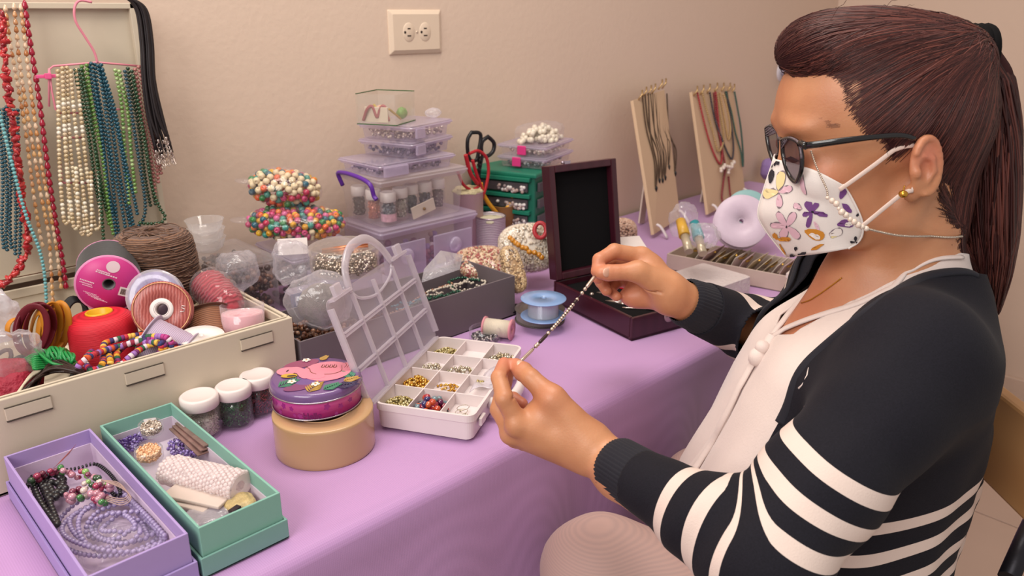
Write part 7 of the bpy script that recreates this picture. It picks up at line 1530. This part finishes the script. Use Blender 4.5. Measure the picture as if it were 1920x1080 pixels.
def cutcuffs(p):
    o = []
    for E_, Cf in ((ELN, CUFN), (ELF, CUFF_)): dd = (Cf-E_)/np.linalg.norm(Cf-E_); o.append(np.where(np.linalg.norm(p-Cf, axis=1) < .09, (p-Cf)@dd, -1))
    return np.maximum(*o)
def cardi(p):
    folds = .0025*np.sin(p[:, 0]*70-p[:, 1]*90)*np.clip((p[:, 0]-.43)*14, 0, 1)*np.clip((-.33-p[:, 1])*10, 0, 1)
    return smin(cardT(p)-folds, cardA(p), .026+.030*np.clip((p[:, 1]+.42)/.08, 0, 1))
Vk, Qk = surfnet(cardi, (.05, -.82, .43), (.58, -.215, 1.12), .0034); Vk = relax(Vk, Qk, 1, .4)
OPEN = [(1960, 440), (1960, 508), (1880, 520), (1836, 514), (1808, 506), (1749, 513), (1700, 535), (1660, 560), (1617, 593), (1560, 640), (1513, 680), (1492, 716), (1479, 760), (1452, 808), (1424, 860), (1405, 910), (1396, 950), (1385, 1030), (1370, 1300), (900, 1300), (900, 440)]
dT, dA = cardT(Vk), cardA(Vk); isT = dT < dA+.004; g = np.where(isT & (mir(Vk)[:, 2] > 0), -pdist(proj(mir(WP(Vk))), OPEN), -30.)
# distance blend so the sleeves are never cut
sl = np.clip((dT-dA)/.010, -1, 1); g = np.where(sl > 0, np.minimum(g, -5-25*sl), g); g = np.where((Vk[:, 2] > C0) & (dA < .014), -30., g); g = np.maximum(g, cutcuffs(Vk)*1500)
tA = np.zeros(len(Vk)); dirU = (ELN-SHN)/np.linalg.norm(ELN-SHN); Lu = np.linalg.norm(ELN-SHN); dirF = (CUFN-ELN)/np.linalg.norm(CUFN-ELN); u_ = (Vk-SHN)@dirU; f_ = (Vk-ELN)@dirF
wgt = np.clip(.5+(f_-(Lu-u_))/.05, 0, 1); su_ = -(.477*(Vk[:, 0]-.378)+.88*(Vk[:, 1]+.312)); Ls = .1787; wS = wgt*wgt*(3-2*wgt); arm_s = (1-wS)*np.minimum(su_, Ls+.02)+wS*(Ls+np.maximum(f_, -.02))
dirFF = (CUFF_-ELF)/np.linalg.norm(CUFF_-ELF); far = Vk[:, 2] > C0; arm_s = np.where(far, .24+(Vk-ELF)@dirFF, arm_s)
isA = (dA < dT-.001).astype(float); tor_s = -Vk[:, 1]+.020*np.sin((Vk[:, 0]-.40)*16)
Vk2, Tk2, at = clip(Vk, Qk, g, (isA, arm_s, tor_s))
def stripemat():
    m, nt, b, out = _new('cardigan_knit')
    def A(n): a = N(nt, 'ShaderNodeAttribute', attribute_name=n); return a.outputs['Fac']
    def M_(op, x, y=None, z=None):
        q = N(nt, 'ShaderNodeMath', operation=op)
        for i, v in enumerate((x, y, z)):
            if v is None: continue
            if isinstance(v, (int, float)): q.inputs[i].default_value = v
            else: nt.links.new(v, q.inputs[i])
        return q.outputs[0]
    def bands(s, lst):
        o = None
        for a, w_ in lst: e = M_('COMPARE', s, a, w_); o = e if o is None else M_('MAXIMUM', o, e)
        return o
    arm = bands(A('arm_s'), ARMB); tor = bands(A('tor_s'), TORB); isa = M_('GREATER_THAN', A('is_arm'), .5)
    st = M_('ADD', M_('MULTIPLY', arm, isa), M_('MULTIPLY', tor, M_('SUBTRACT', 1, isa)))
    tc = N(nt, 'ShaderNodeTexCoord'); nz = N(nt, 'ShaderNodeTexNoise'); nz.inputs['Scale'].default_value = 700; nt.links.new(tc.outputs['Object'], nz.inputs['Vector'])
    nv_ = N(nt, 'ShaderNodeMix', data_type='RGBA'); nv_.inputs[6].default_value = srgb('0f0e14')+[1]; nv_.inputs[7].default_value = srgb('1e1c25')+[1]; nt.links.new(nz.outputs['Fac'], nv_.inputs[0])
    mx = N(nt, 'ShaderNodeMix', data_type='RGBA'); nt.links.new(st, mx.inputs[0]); nt.links.new(nv_.outputs[2], mx.inputs[6]); mx.inputs[7].default_value = srgb('d8c4ba')+[1]; nt.links.new(mx.outputs[2], b.inputs['Base Color'])
    bp = N(nt, 'ShaderNodeBump'); bp.inputs['Strength'].default_value = .35; bp.inputs['Distance'].default_value = .0008; nt.links.new(nz.outputs['Fac'], bp.inputs['Height']); nt.links.new(bp.outputs[0], b.inputs['Normal'])
    b.inputs['Roughness'].default_value = .85; b.inputs['Sheen Weight'].default_value = .02; b.inputs['Specular IOR Level'].default_value = .2; return m
ARMB = [(.0915, .0062), (.120, .0062), (.1455, .0060), (.190, .005), (.226, .0068), (.264, .0068), (.36, .008), (.40, .008)]; TORB = [(.456, .0070), (.491, .0070), (.526, .0070), (.561, .0070), (.60, .0075)]
m_card = stripemat(); cdg = put('cardigan', Vk2, Tk2, m_card, {'is_arm': at[0], 'arm_s': at[1], 'tor_s': at[2]}, label='dark navy cardigan with white stripes on the lower body and sleeves', solid=.0022)
# ribbed cuffs and front band
m_navy = mat('navy_rib', '15141f', .85, var=.1, scale=500, bump=.2, sheen=.05); mb = MB()
for E_, Cf, r0, r1 in ((ELN, CUFN, .0290, .0268), (ELF, CUFF_, .034, .0285)):
    d_ = (Cf-E_)/np.linalg.norm(Cf-E_); a, b, d_ = frame(d_); K = 10; seg = 132; th = np.linspace(0, 2*PI, seg, endpoint=False); V = []
    for k in range(K):
        u = k/(K-1); r = (r0+(r1-r0)*u+.0012)*(1+.022*np.sin(th*44)); r = r-(.003 if k == K-1 else 0); c = Cf-d_*.022+d_*(.060*u); V.append(c+np.outer(r*np.cos(th), a)+np.outer(r*np.sin(th), b))
    i, j = np.meshgrid(np.arange(K-1), np.arange(seg), indexing='ij'); j2 = (j+1) % seg; mb = MB().add(HW(np.vstack(V))-np.array(PO), np.stack([i*seg+j, i*seg+j2, (i+1)*seg+j2, (i+1)*seg+j], -1).reshape(-1, 4)); part('ribbed_cuff', mb, m_navy, cdg)
bandpts = [(1832, 516), (1808, 508), (1749, 515), (1700, 537), (1617, 596), (1560, 642), (1515, 683), (1494, 718), (1481, 762), (1462, 800)]
def rayhit(f, x, y, d0=.5, d1=1.0):
    r = np.array([L(x, y, d) for d in np.linspace(d0, d1, 240)]); s = f(r); i = int(np.argmax(s < 0)); return r[i]
bp_ = smooth_path([(x-2, y, 0) for x, y in bandpts], 60); e = np.array([rayhit(cardi, x, y) for x, y, _ in bp_])
for _ in range(6): e[1:-1] = (e[:-2]+e[1:-1]*2+e[2:])/4
e = smooth_path(e[::2], 90)
part('front_band', MB().tube(HW(e)-np.array(PO), .0065, 10, flat=.45), m_navy, cdg); e2 = e.copy(); e2[:, 2] = 2*C0-e2[:, 2]; e2 = UW(e2); part('front_band', MB().tube(HW(e2)-np.array(PO), .0065, 10, flat=.45), m_navy, cdg)
q = np.array([rayhit(cardi, x, y) for x, y in ((1512, 686), (1509, 700), (1500, 718), (1493, 724))])+np.array([0, .001, -.007]); part('white_tab', MB().tube(HW(q)-np.array(PO), .0012, 6), m_bl, cdg)
sm_ = np.array([rayhit(cardi, x, y) for x, y, _ in smooth_path([(1640, 604, 0), (1685, 593, 0), (1735, 600, 0), (1778, 632, 0), (1808, 680, 0), (1820, 740, 0), (1810, 800, 0), (1778, 860, 0), (1735, 903, 0)], 50)]); part('sleeve_seam', MB().tube(HW(sm_)-np.array(PO), .0009, 6), m_navy, cdg)
sm2 = np.array([rayhit(cardi, x, y) for x, y, _ in smooth_path([(1560, 655, 0), (1610, 615, 0), (1670, 556, 0), (1720, 537, 0), (1770, 531, 0), (1826, 545, 0)], 50)]); part('collar_seam', MB().tube(HW(sm2)-np.array(PO), .0008, 6), m_navy, cdg)
# ---- trousers
def ribbed():
    m = wavemat('ribbed_trousers', 'b09088', 'a78a84', 115, 'Z', .85, .15, .0004, sheen=.1); return m
KN = L(1122, 1072, .885); HN = np.array([.34, -.69, C0-.09]); KF = KN+np.array([.16, .0, .15]); HF = np.array([.34, -.69, C0+.09])
def tr(p):
    d = ell(p, (.37, -.685, C0), (.14, .095, .18)); d = smin(d, cap(p, HN, KN, .088, .062), .03); d = smin(d, cap(p, HF, KF, .088, .062), .03)
    for k_, s_ in ((KN, 0), (KF, 0)): d = smin(d, cap(p, k_, np.array([k_[0]+.05, -1.14, k_[2]]), .058, .042), .02)
    return d-.0015*np.sin(p[:, 0]*60+p[:, 2]*50)
Vq, Qq = surfnet(tr, (-.02, -1.17, C0-.32), (.55, -.44, C0+.32), .0065); put('trousers', relax(Vq, Qq, 1, .4), Qq, ribbed(), label='pale pink trousers with a fine ribbed stripe')
for k_ in (KN, KF):
    c = np.array([k_[0]+.01, -1.188, k_[2]]); v, f = tmpl_sphere(24, 16); v = np.sign(v)*np.abs(v)**.8*np.array([.11, .030, .042]); put('shoe', v+c, f, mat('shoe_dark', '2a2426', .5))
# ---- bracelet being strung between the fingers
a, b = L(966, 687, .832), L(1119, 513, .951); n = 60; u = np.linspace(0, 1, n); pth = a+(b-a)*u[:, None]; pth[:, 1] -= .006*np.sin(PI*u); pw = HW(pth)
brc = thing('bead_bracelet', 'thin strung bracelet of silver and dark beads held between both hands', 'bracelet', M4(pw[0])); part('cord', loc(brc, MB().tube(pw, .0006, 6)), mat('dark_string', '2a2022', .5), brc)
m_brs = mat('bracelet_silver', 'd0bcac', .25, .75, bump=0); m_brd = mat('bracelet_dark', '3a2826', .3, .2, bump=0)
def seg_(u0, u1, name, r, m, k=None):
    q = pw[0:1]; uu = np.linspace(u0, u1, 8); pts = np.stack([np.interp(uu, u, pw[:, i]) for i in range(3)], 1)
    if k:
        uu = np.linspace(u0, u1, k); pts = np.stack([np.interp(uu, u, pw[:, i]) for i in range(3)], 1)
        for x in pts: part(name, loc(brc, MB().sphere(x, r, 12, 8)), m, brc)
    else: part(name, loc(brc, MB().tube(pts, [r*.8]+[r]*6+[r*.8], 10)), m, brc)
seg_(.06, .20, 'tube_bead', .0019, m_brs); seg_(.23, .25, 'round_bead', .0024, m_brs, 2); seg_(.27, .36, 'dark_tube_bead', .0020, m_brd); seg_(.375, .375, 'round_bead', .0024, m_brs, 1)
seg_(.42, .68, 'round_bead', .0022, m_brs, 12); seg_(.43, .67, 'dark_bead', .0016, m_brd, 11); seg_(.70, .75, 'dark_tube_bead', .0017, m_brd); seg_(.735, .735, 'round_bead', .0022, m_brs, 1); seg_(.80, .84, 'round_bead', .0024, m_brs, 2); seg_(.86, .97, 'tube_bead', .0022, m_brs)
# ---- chair
m_ch = wavemat('chair_wood', 'a87a4e', 'b88a5c', 3, 'Z', .4, .05, distort=6, sheen=0); m_mt = mat('chair_metal', '2c2a30', .4, .6)
ch = thing('chair', 'light wooden chair with dark metal legs, behind the seated woman', 'chair', M4(HW(np.array([.40, -1.22, C0]))))
cl_ = lambda x, b, c: HW(np.array([x, b, c])); TH = -1.22
def hbox(pts8, name, m, bevel=.004):
    v = np.array([cl_(*p) for p in pts8]); part(name, loc(ch, MB().add(v, np.array([(0, 1, 3, 2), (4, 6, 7, 5), (0, 4, 5, 1), (2, 3, 7, 6), (0, 2, 6, 4), (1, 5, 7, 3)]), sm=False)), m, ch, bevel=bevel)
bt = -.408; bx = .545
hbox([(x+(.006 if b > -.45 else 0), b, c) for x in (bx, bx+.018) for b in (bt-.105, bt) for c in (C0-.21, C0+.17)], 'backrest', m_ch)
hbox([(x, b, c) for x in (.25, .55) for b in (-.812, -.79) for c in (C0-.20, C0+.14)], 'seat', m_ch)
for c in (C0-.18, C0+.13):
    part('back_leg', loc(ch, MB().tube([cl_(.575, bt-.02, c), cl_(.57, -.60, c), cl_(.555, -.80, c), cl_(.60, -1.217, c)], .011, 10)), m_mt, ch)
    part('front_leg', loc(ch, MB().tube([cl_(.27, -.80, c), cl_(.25, -1.217, c)], .011, 10)), m_mt, ch)
part('seat_rail', loc(ch, MB().tube([cl_(.27, -.815, C0-.18), cl_(.555, -.815, C0-.18), cl_(.555, -.815, C0+.13), cl_(.27, -.815, C0+.13)], .009, 8)), m_mt, ch)
# dark chair corner at the lower right edge
q0 = P(1925, 1010, 1.0); nc = thing('chair', 'dark metal chair frame just entering at the lower right edge', 'chair', M4((q0[0]+.12, q0[1]-.02, 0)))
mlc = np.array(nc.matrix_world.translation)
for dx, dy in ((0, 0), (.36, 0), (0, -.36), (.36, -.36)): part('leg', MB().tube([(dx-.02, dy, .005), (dx, dy, .44)], .011, 10), m_mt, nc)
A_ = P(1890, 1085, .98)-mlc; B_ = P(1925, 1005, 1.02)-mlc; part('frame_bar', MB().tube([A_, B_, (B_[0]+.1, B_[1], .62), (.2, -.02, .45)], .012, 10), m_mt, nc); part('seat', MB().box((.18, -.18, .45), (.40, .40, .025)), mat('dark_seat', '1e1c22', .6), nc, bevel=.008)
